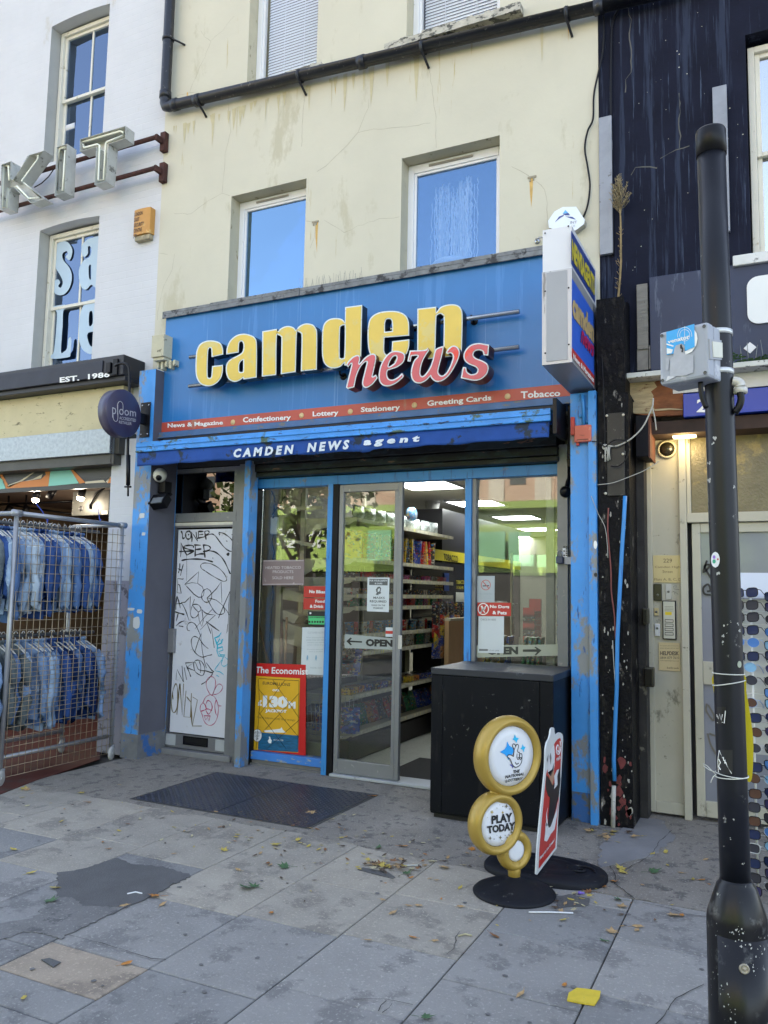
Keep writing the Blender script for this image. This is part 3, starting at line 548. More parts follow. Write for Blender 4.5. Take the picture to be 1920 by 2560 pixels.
# =====================================================================  newsagent shopfront
SF=thing('newsagent_shopfront','blue newsagent shopfront with pilasters, mullions and glass windows','shopfront',(-3.3,0,0))
LP0,LP1=-5.462,-5.262; RP0,RP1=-1.31,-1.118
ztop=q('A4',885,852,Y=-.42).z
def px_strip(name,x0,x1,y0,y1,z0,z1,mat,bev=.005,par=SF): return MB().box(x0,x1,y0,y1,z0,z1).build(name,mat,par,bevel=bev)
mb=MB(); mb.box(LP0,LP1,-.42,-.05,0,ztop); mb.add([(LP1+.001,-.418,.0),(LP1+.001,-.06,.0),(LP1+.001,-.06,ztop-.004),(LP1+.001,-.418,ztop-.004)],[(0,1,2,3)],1)
mb.box(LP0-.0,LP1+.002,-.425,-.05,0,.22,2)
mb.build('pilaster',[blued,M('pilaster_side_grey',(.10,.10,.125),.6,var=.12,scale=3),M('pilaster_foot',(.16,.165,.17),.8,var=.2,scale=8,dirt=((.04,.13,.35),.3,7,(1,1,1)),bump=.3)],SF)
mb=MB(); mb.box(RP0,RP1,-.42,.05,0,3.03); mb.box(RP1-.055,RP1,-.46,-.421,0,3.03); mb.box(RP0+.005,RP1-.058,-.424,-.4205,0,.20,2)
mb.build('pilaster',[blued,blued,M('pilaster_foot2',(.12,.12,.11),.8,var=.3,scale=8,dirt=((.04,.13,.35),.4,7,(1,1,1)),bump=.3)],SF,bevel=.003)
# bolts and little pipe on right pilaster
mb=MB()
for x,y in [(165,765),(165,965),(65,885)]:
    c=q('E2',x,y,Y=-.422); mb.lathe(c,(0,-1,0),[(0,.012),(.012,.012),(.016,.004),(.016,0)],10)
mb.build('bolt',blued,SF); MB().tube([q('E2',85,590,Y=-.44),q('E2',100,700,Y=-.44),q('E2',108,1020,Y=-.44)],.012,8).build('conduit',blue,SF)
# fascia
zt,zb=4.205,3.040; fx0,fx1=-5.275,-1.31
mb=MB(); mb.box(fx0,fx1,YF,YW+.05,zb,zt); mb.build('fascia_panel',bluef,SF,bevel=.003)
mb=MB(); mb.box(fx0,fx1,YF-.0035,YF-.0005,zb+.006,zb+.10); mb.build('fascia_stripe',redf,SF)
mb=MB(); 
for a,b,o in [(fx0-.02,-4.72,0),(-4.72,-3.73,.004),(-3.73,-2.60,.0),(-2.60,fx1,.005)]: mb.box(a+.002,b,YF-.035-o,YW,zt+.001,zt+.03+o); mb.box(a+.002,b,YF-.035-o,YF-.022,zt-.04,zt+.0005)
mb.build('lead_flashing',lead,SF,bevel=.003)
mb=MB()
for s_,c4 in [('News & Magazine',[(50,1086),(409,1065),(409,1100),(50,1122)]),('Confectionery',[(538,1045),(850,1028),(848,1070),(538,1090)]),('Lottery',[(990,1008),(1157,998),(1157,1040),(990,1050)]),('Stationery',[(1302,980),(1556,962),(1556,1008),(1302,1022)])]: textq(mb,s_,'A5',c4,Y=YF-.004,bold=.028)
for s_,c4 in [('Greeting Cards',[(590,938),(1006,900),(1008,945),(592,984)]),('Tobacco',[(1198,878),(1454,868),(1454,908),(1198,924)])]: textq(mb,s_,'A6',c4,Y=YF-.004,bold=.028)
mb.build('lettering',wht2,SF)
mb=MB()
for k,x,y in [('A5',472,1077),('A5',917,1033),('A5',1233,1008),('A6',508,967),('A6',1112,910)]: mb.lathe(q(k,x,y,Y=YF-.005),(0,-1,0),[(0,.001),(.024,.001),(.024,0)],20)
mb.build('stripe_dot',M('dot_cream',(.70,.50,.25),.5,var=.05),SF)
# cornice between fascia and awning
mb=MB(); mb.box(fx0+.0,-1.31,-.34,-.10,2.985,3.035); mb.box(fx0,-1.31,-.36,-.10,2.975,2.9845); mb.build('cornice',M('cornice_blue',(.06,.14,.30),.5,var=.2,scale=5,dirt=((.15,.15,.14),.2,8,(1,1,2))),SF,bevel=.004)
# shutter housing above windows and the door transom lintel
mb=MB(); mb.box(-4.30,-1.47,-.14,.10,2.585,2.63); mb.box(-4.30,-1.47,-.16,.10,2.631,2.70); mb.box(-4.30,-1.47,-.18,.10,2.701,2.80); mb.box(-4.30,-1.47,-.15,.12,2.801,2.98)
mb.build('shutter_housing',shut,SF,bevel=.008)
MB().box(-5.26,-4.301,-.05,.12,2.73,2.98).build('lintel',M('lintel_dark',(.03,.03,.034),.7),SF)
mb=MB(); mb.box(-4.30,-1.48,-.055,.05,2.495,2.580); mb.build('header_bar',blue,SF,bevel=.004)
# mullions
mb=MB(); mb.box(-4.325,-4.262,-.23,-.10,.0,2.73); mb.build('mullion',blued,SF,bevel=.003)
mb=MB(); mb.box(-4.43,-4.326,-.06,.04,0,2.73); mb.box(-4.345,-4.326,-.20,-.061,0,2.73); mb.box(-4.305,-4.274,-.095,-.001,.0,2.49); mb.build('shutter_guide',greyd,SF,bevel=.003)
mb=MB(); mb.box(-4.50,-4.431,-.07,.05,0,2.73); mb.build('door_post',grey,SF,bevel=.004)
mb=MB(); mb.box(-3.519,-3.468,-.10,.03,0,2.494); mb.build('mullion',blue,SF,bevel=.003)
MB().box(-3.4675,-3.413,-.098,.03,.0,2.494).build('mullion_side',greyd,SF,bevel=.002)
MB().box(-2.252,-2.197,-.06,.03,.0,2.494).build('mullion',blue,SF,bevel=.003)
MB().box(-2.1965,-2.165,-.04,.03,.0,2.494).build('window_frame',grey,SF,bevel=.002)
mb=MB(); mb.box(-1.485,-1.405,-.10,.04,0,2.72); mb.box(-1.404,-1.392,-.06,.03,0,2.72); mb.build('shutter_guide',grey,SF,bevel=.003)
MB().box(-1.391,-1.3105,-.03,.04,0,2.98).build('end_panel',greyd,SF)
# sill and stall riser
mb=MB(); mb.box(-4.30,-3.52,-.05,.06,.045,.115); mb.build('sill',M('sill_blue',(.05,.21,.60),.45,var=.1,dirt=((.45,.42,.25),.18,9,(1,1,3)),dirt2=((.2,.2,.21),.12,8,(1,1,1))),SF,bevel=.004)
MB().box(-4.30,-3.52,-.03,.06,.0,.0445).box(-4.30,-3.52,-.06,.06,-.0,.012).build('stall_riser',M('riser_grey',(.17,.165,.155),.8,var=.15),SF)
MB().box(-2.165,-1.486,-.03,.04,0,.30).build('stall_riser',MC['riser_grey'],SF)
MB().box(-3.42,-2.253,-.13,.1,.004,.026).build('threshold',M('threshold_stone',(.38,.40,.42),.6,var=.1,dirt=((.2,.19,.17),.15,9,(1,1,1))),SF,bevel=.004)
# panes
MB().box(-4.274,-3.52,.0,.006,.116,2.494).build('window_pane',shop_glass,SF)
MB().box(-2.165,-1.486,.0,.006,.30,2.494).build('window_pane',shop_glass,SF)
# sliding door
mb=MB(); frame_rect(mb,-3.405,-2.80,.03,2.485,.04,-.09,-.045,wb=.115,wt=.065); mb.box(-2.87,-2.84,-.09,-.045,.145,2.42); mb.build('sliding_door',M('door_grey',(.23,.235,.245),.4,metal=.3,var=.08,dirt=((.5,.5,.48),.04,20,(1,1,1))),SF,bevel=.004)
SLD=[o for o in COL.objects if o.name=='sliding_door'][0]; MB().box(-3.365,-2.87,-.070,-.064,.145,2.42).build('door_glass',shop_glass,SLD)
a=q('B3',1300,1410,Y=-.092); b=q('B3',1330,1530,Y=-.092)
MB().box(a.x,b.x,-.098,-.0905,b.z,a.z).build('door_handle',M('handle_cream',(.5,.48,.42),.4),SLD,bevel=.002)
# --- black letters of name sign
NS=thing('shop_name_sign','raised yellow camden and red news letters mounted on steel rails','sign',(-3.2,-.45,3.5))
YL=-.50
sideM=M('letter_side',(.007,.010,.022),.3,var=.2,scale=5); sideR=M('letter_side_red',(.06,.012,.012),.3,var=.4,scale=12)
rimM=M('letter_rim',(.62,.70,.72),.35,var=.08,scale=20,dirt=((.30,.24,.14),.12,30,(1,1,1))); yel=M('letter_yellow',(.68,.49,.085),.32,var=.07,scale=3,bump=.08,bscale=5,dirt=((.62,.50,.16),.25,4,(1,1,1)))
redL=M('letter_red',(.58,.10,.12),.3,var=.1,scale=4,bump=.08,bscale=6,dirt=((.75,.05,.03),.2,6,(1,1,1)))
GL={}
GL['c']=('D1',[[(250,377),(330,400),(360,455),(366,523,1),(244,552,1),(241,470),(226,455),(212,475),(205,560),(203,740),(215,764),(228,764),(241,745),(250,643,1),(362,630,1),(360,700),(340,770),(290,825),(220,853),(140,835),(95,780),(78,700),(80,560),(90,480),(120,420),(175,386)]])
GL['a']=('D1',[[(396,523,1),(402,455),(435,380),(500,325),(575,307),(645,320),(695,352),(714,430),(712,762,1),(573,783,1),(571,766,1),(525,797),(470,806),(415,772),(392,695),(398,625),(430,580),(490,545),(540,518),(568,485),(574,430),(566,397),(549,387),(533,402),(527,445),(525,502,1)],[(530,690),(532,630),(548,595),(572,580,1),(570,690),(560,703),(542,705)]])
GL['m']=('D1',[[(770,283,1),(922,257,1),(924,292,1),(965,250),(1030,227),(1090,240),(1120,272,1),(1155,228),(1220,201),(1290,212),(1325,250),(1339,320),(1335,681,1),(1170,698,1),(1177,350),(1166,302),(1148,293),(1128,320),(1117,705,1),(962,728,1),(968,380),(960,338),(940,325),(920,352),(915,736,1),(766,753,1)]])
GL['d']=('D2',[[(343,115,1),(521,92,1),(508,698,1),(336,722,1),(336,692,1),(290,735),(210,750),(140,715),(108,640),(103,500),(108,350),(130,280),(180,240),(250,228),(310,240),(341,272,1)],[(287,610),(290,350),(305,312),(328,304),(340,330),(334,610),(320,643),(298,643)]])
GL['e']=('D2',[[(1008,411,1),(752,431,1),(748,560),(765,602),(790,612),(822,590),(830,470,1),(1010,448,1),(1005,530),(980,600),(920,660),(830,690),(720,685),(630,640),(590,570),(577,450),(580,320),(605,230),(680,175),(790,155),(900,162),(975,205),(1005,280)],[(757,370,1),(757,290),(770,247),(795,238),(822,250),(830,300),(830,362,1)]])
GL['n']=('D2',[[(1092,132,1),(1288,111,1),(1289,168,1),(1335,113),(1420,87),(1500,92),(1545,130),(1561,220),(1553,615,1),(1360,638,1),(1366,250),(1350,197),(1330,185),(1300,200),(1288,250),(1278,645,1),(1090,668,1)]])
GN={}
GN['n']=[[(125,325,1),(108,290),(160,225),(210,198),(242,205),(250,240),(243,285),(300,222),(360,185),(402,188),(417,225),(405,300),(383,400),(382,418),(413,400,1),(432,435,1),(380,500),(320,537),(282,525),(270,480),(290,390),(315,290),(316,267),(290,280),(250,330),(215,410),(195,500),(190,530,1),(122,549,1),(102,533,1),(130,420),(158,300),(150,295)]]
GN['e']=[[(595,155),(660,158),(705,180),(716,215),(700,270),(640,320),(560,350),(536,360),(530,400),(545,440),(585,452),(640,425),(685,383,1),(702,412,1),(690,435),(620,492),(550,520),(490,515),(450,472),(442,400),(460,310),(500,230),(545,180)],[(545,308),(560,262),(590,218),(620,207),(626,232),(606,278),(570,306),(552,314)]]
GN['w']=[[(740,262,1),(765,150,1),(850,147),(930,140),(947,120,1),(966,150,1),(935,195),(900,260),(880,330),(875,390),(890,415),(920,400),(970,330),(1000,250),(1017,172,1),(1040,130),(1110,103,1),(1116,120,1),(1105,180),(1080,280),(1060,360),(1075,400),(1108,408),(1150,370),(1190,290),(1212,215),(1192,180),(1160,185),(1138,172,1),(1165,130),(1210,100),(1255,110),(1282,160),(1272,230),(1225,330),(1162,420),(1090,470),(1030,472),(990,440),(978,418,1),(930,465),(870,491),(815,480),(780,430),(778,350),(805,260),(845,207),(785,207,1),(772,265,1)]]
GN['s']=[[(1588,90,1),(1578,202,1),(1530,200,1),(1520,162),(1480,147),(1440,160),(1425,195),(1450,228),(1520,255),(1570,290),(1582,340),(1560,400),(1500,450),(1430,463),(1360,450),(1293,437,1),(1315,320,1),(1350,325,1),(1360,370),(1400,395),(1450,385),(1466,350),(1440,320),(1370,290),(1330,250),(1322,195),(1345,140),(1400,90),(1480,72),(1545,82,1)]]
def glyph(k,conts,Y,depth,face,side,ins,par,fin=.0035):
    cs=[smooth(c,True,5) for c in conts]; mb=MB()
    mb.poly([[q(k,x,y,Y=Y) for x,y in c] for c in cs],(0,depth,0),1,0)
    mb.poly([[q(k,x,y,Y=Y-fin) for x,y in inset(c,ins,i>0)] for i,c in enumerate(cs)],(0,fin*.9,0),2,2,back=False)
    return mb.build('letter',[side,rimM,face],par)
for ch in 'camden': 
    k,c=GL[ch] if ch!='n' else GL['n']
    glyph(k,c,YL,.095,yel,sideM,12,NS)
for ch in 'news': glyph('D3',GN[ch],YL-.06,.13,redL,sideR,13,NS,.004)
for (k0,a,k1,b) in [('D1',(20,550),'A6',(1188,362)),('D1',(12,850),'A6',(1185,592))]:
    A=q(k0,*a,Y=-.375); B=q(k1,*b,Y=-.375); z=(A.z+B.z)/2; 
    if k0: r_=MB().tube([(A.x,-.375,z),(B.x,-.375,z)],.019,12)
    r_.build('rail',steel,NS)
mb=MB()
for k,x,y in [('A6',880,385),('A6',860,612),('D1',1580,700),('D2',1040,270)]:
    c=q(k,x,y,Y=-.36); mb.tube([(c.x,-.302,c.z-.03),(c.x,-.36,c.z-.03),(c.x,-.375,c.z)],.009,8).lathe((c.x,-.302,c.z-.03),(0,-1,0),[(0,.005),(.03,.005),(.032,0)],16)
mb.build('rail_bracket',black,NS)
# --- bird spikes
mb=MB(); a=q('A5',915,215,Y=-.27); b=q('A5',1310,160,Y=-.27)
n=34
for i in range(n):
    x=a.x+(b.x-a.x)*i/(n-1); L=random.uniform(.07,.12); mb.tube([(x,-.27,zt+.03),(x+random.uniform(-.03,.03),-.27+random.uniform(-.03,.03),zt+.03+L)],.0014,3)
mb.box(a.x,b.x,-.28,-.26,zt+.03,zt+.036); tag(mb.build('bird_spikes',M('spike_wire',(.25,.24,.22),.4,metal=.6)),'thin wire bird spikes on the flashing between the two windows','bird spikes')
# --- awning
AW=thing('awning','rolled blue fabric awning with hanging valance lettered CAMDEN NEWS agent','awning',(-3.3,-.6,2.7))
ax0,ax1=-5.29,-1.41; YA=-.60
mb=MB(); mb.box(ax0,ax1,YA,YA+.04,2.80,2.895); mb.box(ax0,ax1,YA-.012,YA,2.80,2.815); mb.box(ax0,ax1,YA-.010,YA,2.845,2.86); mb.box(ax0,ax1,YA+.04,YA+.10,2.87,2.895); mb.build('front_rail',bluer,AW,bevel=.006)
MB().tube([(ax0+.05,-.42,2.86),(ax1-.02,-.42,2.86)],.05,14).build('fabric_roll',fabric,AW)
mb=MB(); n=120; vs=[]; 
for i in range(n+1):
    t=i/n; x=ax0+.01+(ax1-.02-ax0)*t; w_=.006*math.sin(t*55)+.004*math.sin(t*23+1)+.003*math.sin(t*131)
    zb_=2.672+.004*math.sin(t*60)+.010*t+(-.012 if .60<t<.63 else 0); 
    for j,zz in enumerate([2.80,2.77,2.73,2.70,zb_]): vs.append((x,YA+.008+w_*j/4*1.6,zz))
fs=[(i*5+j,i*5+j+1,(i+1)*5+j+1,(i+1)*5+j) for i in range(n) for j in range(4)]
mb.add(vs,fs,0,True); o=mb.build('valance',fabric,AW); s_=o.modifiers.new('thickness','SOLIDIFY'); s_.thickness=.003
mb=MB()
for s_,c4 in [('C A M D E N',[(478,1250),(868,1222),(866,1282),(476,1308)]),('N E W S',[(955,1212),(1228,1190),(1226,1252),(953,1272)]),('a g e n t',[(1318,1185),(1684,1163),(1684,1215),(1318,1242)])]: textq(mb,s_,'A5',c4,Y=YA-.012,bold=.05,shear=.15)
mb.build('lettering',M('worn_white',(.62,.68,.74),.6,dirt=((.05,.12,.3),.12,30,(1,1,1))),AW)
MB().box(ax1+.02,ax1+.05,-.62,-.34,2.70,2.96).box(ax1+.055,RP0-.005,-.30,-.11,2.60,2.98).build('arm_and_recess',black,AW,bevel=.004)  # arm, plus a black box standing in for the dark recess
MB().box(ax0+.1,ax1,-.36,-.30,2.90,2.97).build('back_bar',M('awn_dark',(.01,.012,.02),.6),AW)
# --- projecting box sign
PS=thing('projecting_sign','tall projecting box sign with blue newsagents panels over the right pilaster','sign',(-1.23,-.7,3.05))
X0,X1=-1.333,-1.134; Y0_=-1.13; z0,z1=3.056,4.07
zs=q('D8',378,715,X=X1).z; ztp=q('D8',370,232,X=X1).z; zs2=q('D8',385,735,X=X1).z
alum=M('sign_aluminium',(.42,.43,.45),.4,metal=.45,var=.06,scale=3,dirt=((.2,.2,.2),.1,5,(4,4,.5))); alumw=M('sign_white',(.66,.67,.70),.4,var=.03,dirt=((.2,.2,.2),.08,5,(3,3,.6)))
mb=MB(); mb.box(X0,X1,Y0_,-.305,z0,zs); mb.box(X0+.03,X1-.03,Y0_-.004,Y0_,z0+.02,zs-.01,1); mb.build('cabinet',[alum,M('sign_panel_grey',(.33,.34,.36),.45,var=.04)],PS,bevel=.004)
mb=MB(); mb.box(X0+.002,X1-.002,Y0_+.01,-.32,zs+.001,ztp); mb.build('upper_cabinet',alumw,PS,bevel=.003)
mb=MB()
for x,z in [(X0+.022,.08),(X0+.022,.5),(X0+.022,.9),(X1-.022,.12),(X1-.022,.5),(X1-.022,.92)]: mb.lathe((x,Y0_-.001,z0+z),(0,-1,0),[(0,.003),(.005,.003),(.006,0)],8)
mb.build('screw',black,PS)
def face(pts,mi,mb,off=.002): mb.poly([[q('D8',x,y,X=X1+off) for x,y in pts]],(-.001,0,0),mi)
mb=MB(); face([(383,330),(640,770),(640,1110),(383,690)],0,mb); face([(392,850),(635,1240),(633,2010),(390,1700)],1,mb); face([(390,1600),(633,1905),(633,2010),(390,1700)],2,mb,.003)
mb.build('sign_face',[M('panel_navy',(.018,.05,.24),.35,var=.1),M('panel_blue',(.035,.13,.62),.3,var=.08),red],PS)
mb=MB(); f4=dict(X=X1+.004,bold=.03)
textq(mb,'NEWSAGENTS','D8',[(388,415),(634,835),(634,1045),(388,650)],mi=0,X=X1+.004,bold=.05)
textq(mb,'camden','D8',[(392,975),(628,1330),(625,1560),(392,1260)],mi=1,X=X1+.004,bold=.06)
textq(mb,'news','D8',[(485,1390),(628,1590),(626,1720),(485,1540)],mi=2,X=X1+.006,bold=.03,shear=.3)
textq(mb,'News & Magazines','D8',[(402,1660),(625,1925),(622,2000),(402,1745)],mi=3,X=X1+.005,bold=.03)
mb.build('lettering',[M('sign_yellow',(.62,.52,.05),.4),M('sign_tan',(.50,.36,.17),.4),M('sign_red',(.45,.02,.10),.4),wht2],PS)
# spike rod on left of sign
a=q('D8',10,440,Y=-.22); b=q('D8',80,440,Y=-.22); tag(MB().tube([(a.x,-.21,a.z),(a.x,-.25,a.z),(a.x+.02,-.262,a.z),(a.x+.16,-.262,a.z)],.006,6).lathe((a.x,-.203,a.z),(0,-1,0),[(0,.012),(.02,.012),(.024,0)],12).build('wall_fixing',steel),'small steel rod fixing on the cream wall left of the box sign','fixing')
# octagonal estate plaque
OC=thing('octagonal_plaque','white octagonal plaque with blue triangle logo on the cream wall','plaque',(-1.6,-.22,4.5))
oct_=[(132,225),(200,125),(290,75),(435,72),(530,215),(520,260),(430,330),(250,330),(140,300)]
P=[q('D8',x,y,Y=-.27) for x,y in oct_]; MB().poly([P],(0,.07,0),0,1).build('board',[M('plaque_white',(.72,.78,.86),.3,var=.03),M('plaque_edge',(.34,.34,.31),.5)],OC)
mb=MB()
for mi,p in [(0,[(318,108),(350,140),(290,148)]),(1,[(290,152),(352,142),(370,165),(318,165)]),(1,[(205,240),(250,180),(300,160),(300,172),(262,195)]),(1,[(318,178),(395,182),(432,212),(380,200)])]: mb.poly([[q('D8',x,y,Y=-.272) for x,y in p]],(0,.001,0),mi)
textq(mb,'INT','D8',[(372,232),(445,226),(445,254),(372,258)],Y=-.271,mi=2); textq(mb,'TY','D8',[(400,275),(425,273),(425,290),(400,292)],Y=-.271,mi=2)
mb.build('logo',[flat('logo_sky',(.12,.42,.80)),flat('logo_navy',(.05,.08,.28)),flat('logo_grey',(.15,.15,.22))],OC)
# --- round ploom sign
PL=thing('round_sign','round dark hanging sign lettered ploom accredited retailer by the left pilaster','sign',(-5.36,-.75,3.1))
XP=-5.335; c=q('A4',803,1123,X=XP); e_=q('A4',803,968,X=XP); R_=(e_.z-c.z); 
MB().lathe((XP-.10,c.y,c.z),(1,0,0),[(0,.0),(R_,0),(R_,.10),(R_-.004,.104),(0,.105)],48).build('disc',M('ploom_face',(.045,.04,.085),.35,var=.05,scale=2),PL)
mb=MB(); XF=XP+.0065
textq(mb,'ploom','A4',[(726,1060),(880,1098),(880,1160),(726,1150)],X=XF,bold=.0); 
textq(mb,'ACCREDITED','A4',[(772,1142),(880,1160),(880,1180),(772,1162)],X=XF,bold=.01); textq(mb,'RETAILER','A4',[(770,1170),(852,1182),(852,1200),(770,1188)],X=XF,bold=.01)
mb.tube([q('A4',x,y,X=XF+.002) for x,y in smooth([(762,1110),(762,1065),(778,1045),(796,1065),(796,1110)],False,4)],.003,5).tube([q('A4',x,y,X=XF+.002) for x,y in smooth([(732,1130),(735,1160),(748,1176),(762,1165),(764,1120)],False,4)],.003,5)
mb.build('lettering',flat('ploom_ink',(.45,.43,.45)),PL)
a=q('A4',940,1165,Y=-.43)
MB().box(a.x-.06,a.x+.06,-.432,-.4255,a.z-.17,a.z+.17).box(a.x-.02,a.x+.02,c.y+R_-.01,-.432,a.z-.05,a.z+.05).build('wall_bracket',black,PL,bevel=.008)
mb=MB()
for dx in(-.04,.04):
    for dz in(-.14,.14): mb.lathe((a.x+dx,-.432,a.z+dz),(0,-1,0),[(0,.006),(.008,.005),(.009,0)],8)
mb.build('screw',steel,PL)
# black rod down the pier
mb=MB(); pts=[(745,815),(770,803),(800,800),(828,812),(838,850),(838,980),(830,1280),(826,1500)]; mb.tube([q('A4',x,y,Y=-.56) for x,y in smooth(pts,False,4)],.013,8)
A=q('B1',845,40,Y=-.56); mb.tube([q('B1',845,-60,Y=-.56),q('B1',843,140,Y=-.56)],.02,8).tube([q('B1',843,130,Y=-.56),q('B1',843,212,Y=-.56)],.009,8).tube([q('B1',822,150,Y=-.56),q('B1',862,150,Y=-.56)],.010,6)
tag(mb.build('crank_rod',black),'black awning crank rod hanging beside the round dark sign','rod')
mb=MB(); A=q('A4',728,1250,Y=-.54)
for i in range(13): mb.tube([A+Vector((.006*math.cos(t)*(1 if i%2 else .3),.006*math.cos(t)*(0 if i%2 else 1),-.024*i+.014*math.sin(t))) for t in [k*math.pi/4 for k in range(9)]],.0028,4)
tag(mb.build('chain',M('chain_iron',(.06,.05,.045),.5,metal=.5)),'short iron chain hanging under the round sign in front of the shutter box','chain')
# --- flat entrance door
FD=thing('entrance_door','grey flat door with white graffiti covered panel under a dark fanlight','door',(-4.9,0,0))
mb=MB(); frame_rect(mb,-5.40,-4.505,.05,2.72,.065,-.05,.05,wb=.0001,wt=.04); mb.box(-5.335,-4.57,-.045,.05,2.20,2.285); mb.build('frame',grey,FD,bevel=.004)
mb=MB(); frame_rect(mb,-5.333,-4.535,.055,2.195,.055,-.03,.02,wb=.13,wt=.05); mb.build('leaf',M('leaf_grey',(.19,.19,.20),.45,metal=.2,var=.08,dirt=((.3,.29,.26),.05,18,(1,1,1))),FD,bevel=.003); LEAF=[o for o in COL.objects if o.name=='leaf'][0]
MB().box(-5.33,-4.54,-.034,-.031,2.165,2.195).build('weather_bar',M('weather_white',(.6,.58,.5),.5),FD,bevel=.002)
Pn=[q('D4',365,180,Y=-.036),q('D4',1440,165,Y=-.036),q('B2',698,1855,Y=-.036),q('B2',320,1818,Y=-.036)]
px0,px1,pz0,pz1=(Pn[0].x+Pn[3].x)/2,(Pn[1].x+Pn[2].x)/2,(Pn[2].z+Pn[3].z)/2,(Pn[0].z+Pn[1].z)/2
MB().box(px0,px1,-.036,-.0305,pz0,pz1).build('door_panel',M('panel_white',(.66,.67,.72),.35,var=.03,scale=2,dirt=((.5,.49,.5),.06,6,(1,1,1))),LEAF,bevel=.002)
graf=MB(); YG=-.0375; zoff=[0]
def stroke(k,pts,w,mi=0,sm=True):
    zoff[0]+=.00003; P=[q(k,x,y,Y=YG-zoff[0]) for x,y in (smooth(pts,False,4) if sm else pts)]
    for v in P: v.y=YG-zoff[0]; v.x=min(max(v.x,px0+.003),px1-.003); v.z=min(max(v.z,pz0+.003),pz1-.003)
    n_w=len(P); graf.ribbon(P,[w*1.38*(.80+.28*math.sin(i_*.9+len(graf.v)))*(.65 if i_ in (0,n_w-1) else 1) for i_ in range(n_w)],(0,-1,0),mi)
W=.0125; W2=.0060
def S(pts,w=W,mi=0,sm=True,k='D4'): stroke(k,pts,w,mi,sm)
S([(398,205),(420,260),(430,345),(470,330)]); S([(525,210),(490,240),(485,300),(505,350),(545,360),(580,330),(585,270),(560,215),(520,210)]); S([(530,265),(545,285)],.016)
S([(600,410),(605,330),(590,225),(640,290),(710,400),(690,320),(680,225)],W,0,False); S([(725,215),(725,330)]); S([(720,215),(820,215)]); S([(725,280),(815,270)],.009); S([(705,345),(850,315)]); S([(840,215),(870,370)]); S([(840,215),(900,205),(930,230),(900,265),(860,280),(850,300),(960,265),(1010,275),(1060,320),(1180,480),(1280,570),(1350,590),(1400,550),(1405,480),(1350,370),(1260,290),(1180,245),(1120,240),(1110,255),(1130,285)],.009)
S([(1265,390),(1255,405)],.011); S([(1362,265),(1355,285)],.011); S([(1275,620),(1292,675)],.026)
S([(385,700),(400,580),(395,430),(450,560),(510,670)],.013,0,False); S([(365,595),(480,590),(640,580)],.013); S([(640,520),(610,480),(520,480),(450,500),(470,530),(600,570),(640,590),(600,610),(510,660)],.012); S([(670,480),(660,690)],.014); S([(640,470),(770,475)]); S([(660,560),(780,545)]); S([(650,670),(750,640),(840,640)]); S([(820,470),(835,590),(850,710)],.013); S([(805,470),(900,480),(950,520),(930,560),(870,590),(810,600),(900,580),(1030,600),(1140,680),(1220,790),(1290,940),(1325,1010),(1350,960),(1355,850)],.0105)
S([(405,765),(520,740),(680,735),(850,750),(1000,790)],.0115); S([(990,712),(1003,725)],.010)
S([(375,815),(370,920),(345,1000)],.009); S([(440,830),(410,940),(385,1050)],.008); S([(335,915),(410,950)],.009)
S([(440,1095),(435,1115),(330,1105),(335,1210),(320,1370),(400,1380),(370,1225),(335,1210)],.0075,0,False)
S([(320,1430),(300,1580),(298,1690)],.010); S([(320,1430),(355,1540),(380,1655)],.0095); S([(310,1580),(420,1570)],.008)
S([(285,1730),(380,1760),(460,1780)],.010); S([(345,1750),(305,1910)],.009); S([(295,2000),(380,1930),(460,1900)],.008); S([(355,1995),(440,2010)],.009)
S([(850,960),(790,920),(765,870),(790,825),(860,810),(970,830),(1100,900),(1200,1000),(1250,1090),(1250,1140),(1190,1155),(1090,1110),(970,1040),(850,960)],W2)
S([(500,1150),(505,900),(500,660)],.0025,0,False); S([(528,360),(530,470)],.0025,0,False); S([(600,400),(600,520)],.002,0,False)
S([(465,1215),(600,1090),(728,975),(710,1195),(600,1180),(465,1215),(520,1270),(640,1400),(720,1455),(780,1455),(820,1420),(830,1350),(800,1260),(710,1195)],W2,0,False)
S([(880,1295),(820,1330),(785,1400),(790,1480),(840,1540),(900,1550),(960,1500),(975,1420),(950,1340),(900,1300),(880,1295)],W2)
S([(1165,1560),(1160,1380),(1152,1165),(1060,1300),(885,1475),(960,1480),(1060,1510),(1170,1600),(1260,1710),(1335,1845)],W2,0,False); S([(885,1475),(950,1600),(1010,1700),(1080,1770),(1150,1780),(1210,1750),(1215,1690),(1180,1610)],W2)
S([(1100,1850),(1180,1660),(1320,1345),(1295,1600),(1290,1850),(1275,2111)],W2,0,False)
S([(400,1555),(470,1550),(530,1490),(575,1440),(565,1600),(570,1760),(600,1640),(650,1490)],W2,0,False); S([(405,1555),(480,1700),(545,1890)],W2); S([(570,1750),(590,1820),(640,1845),(700,1810),(720,1740),(650,1660),(620,1600),(700,1590),(760,1640),(770,1700),(720,1735)],W2); S([(720,1740),(740,1900),(790,2010),(815,1900),(790,1685),(850,1750),(930,1780),(1045,1790),(900,1920),(760,2070)],W2,0,False); S([(660,2050),(850,1820),(1000,1670)],W2,0,False)
S([(870,1910),(1000,2010),(1120,2095)],.009); S([(870,1910),(930,2060),(960,2150)],W2); S([(560,2085),(520,2080),(510,2000),(550,1940),(610,1930),(680,1990),(730,2111)],W2)
def E_(pts,w=W2,mi=0,sm=True): S(pts,w,mi,sm,'D5')
E_([(700,100),(750,230)],W2,0,False); E_([(950,80),(1000,440)],W2,0,False); E_([(1250,0),(1225,170)],W2,0,False)
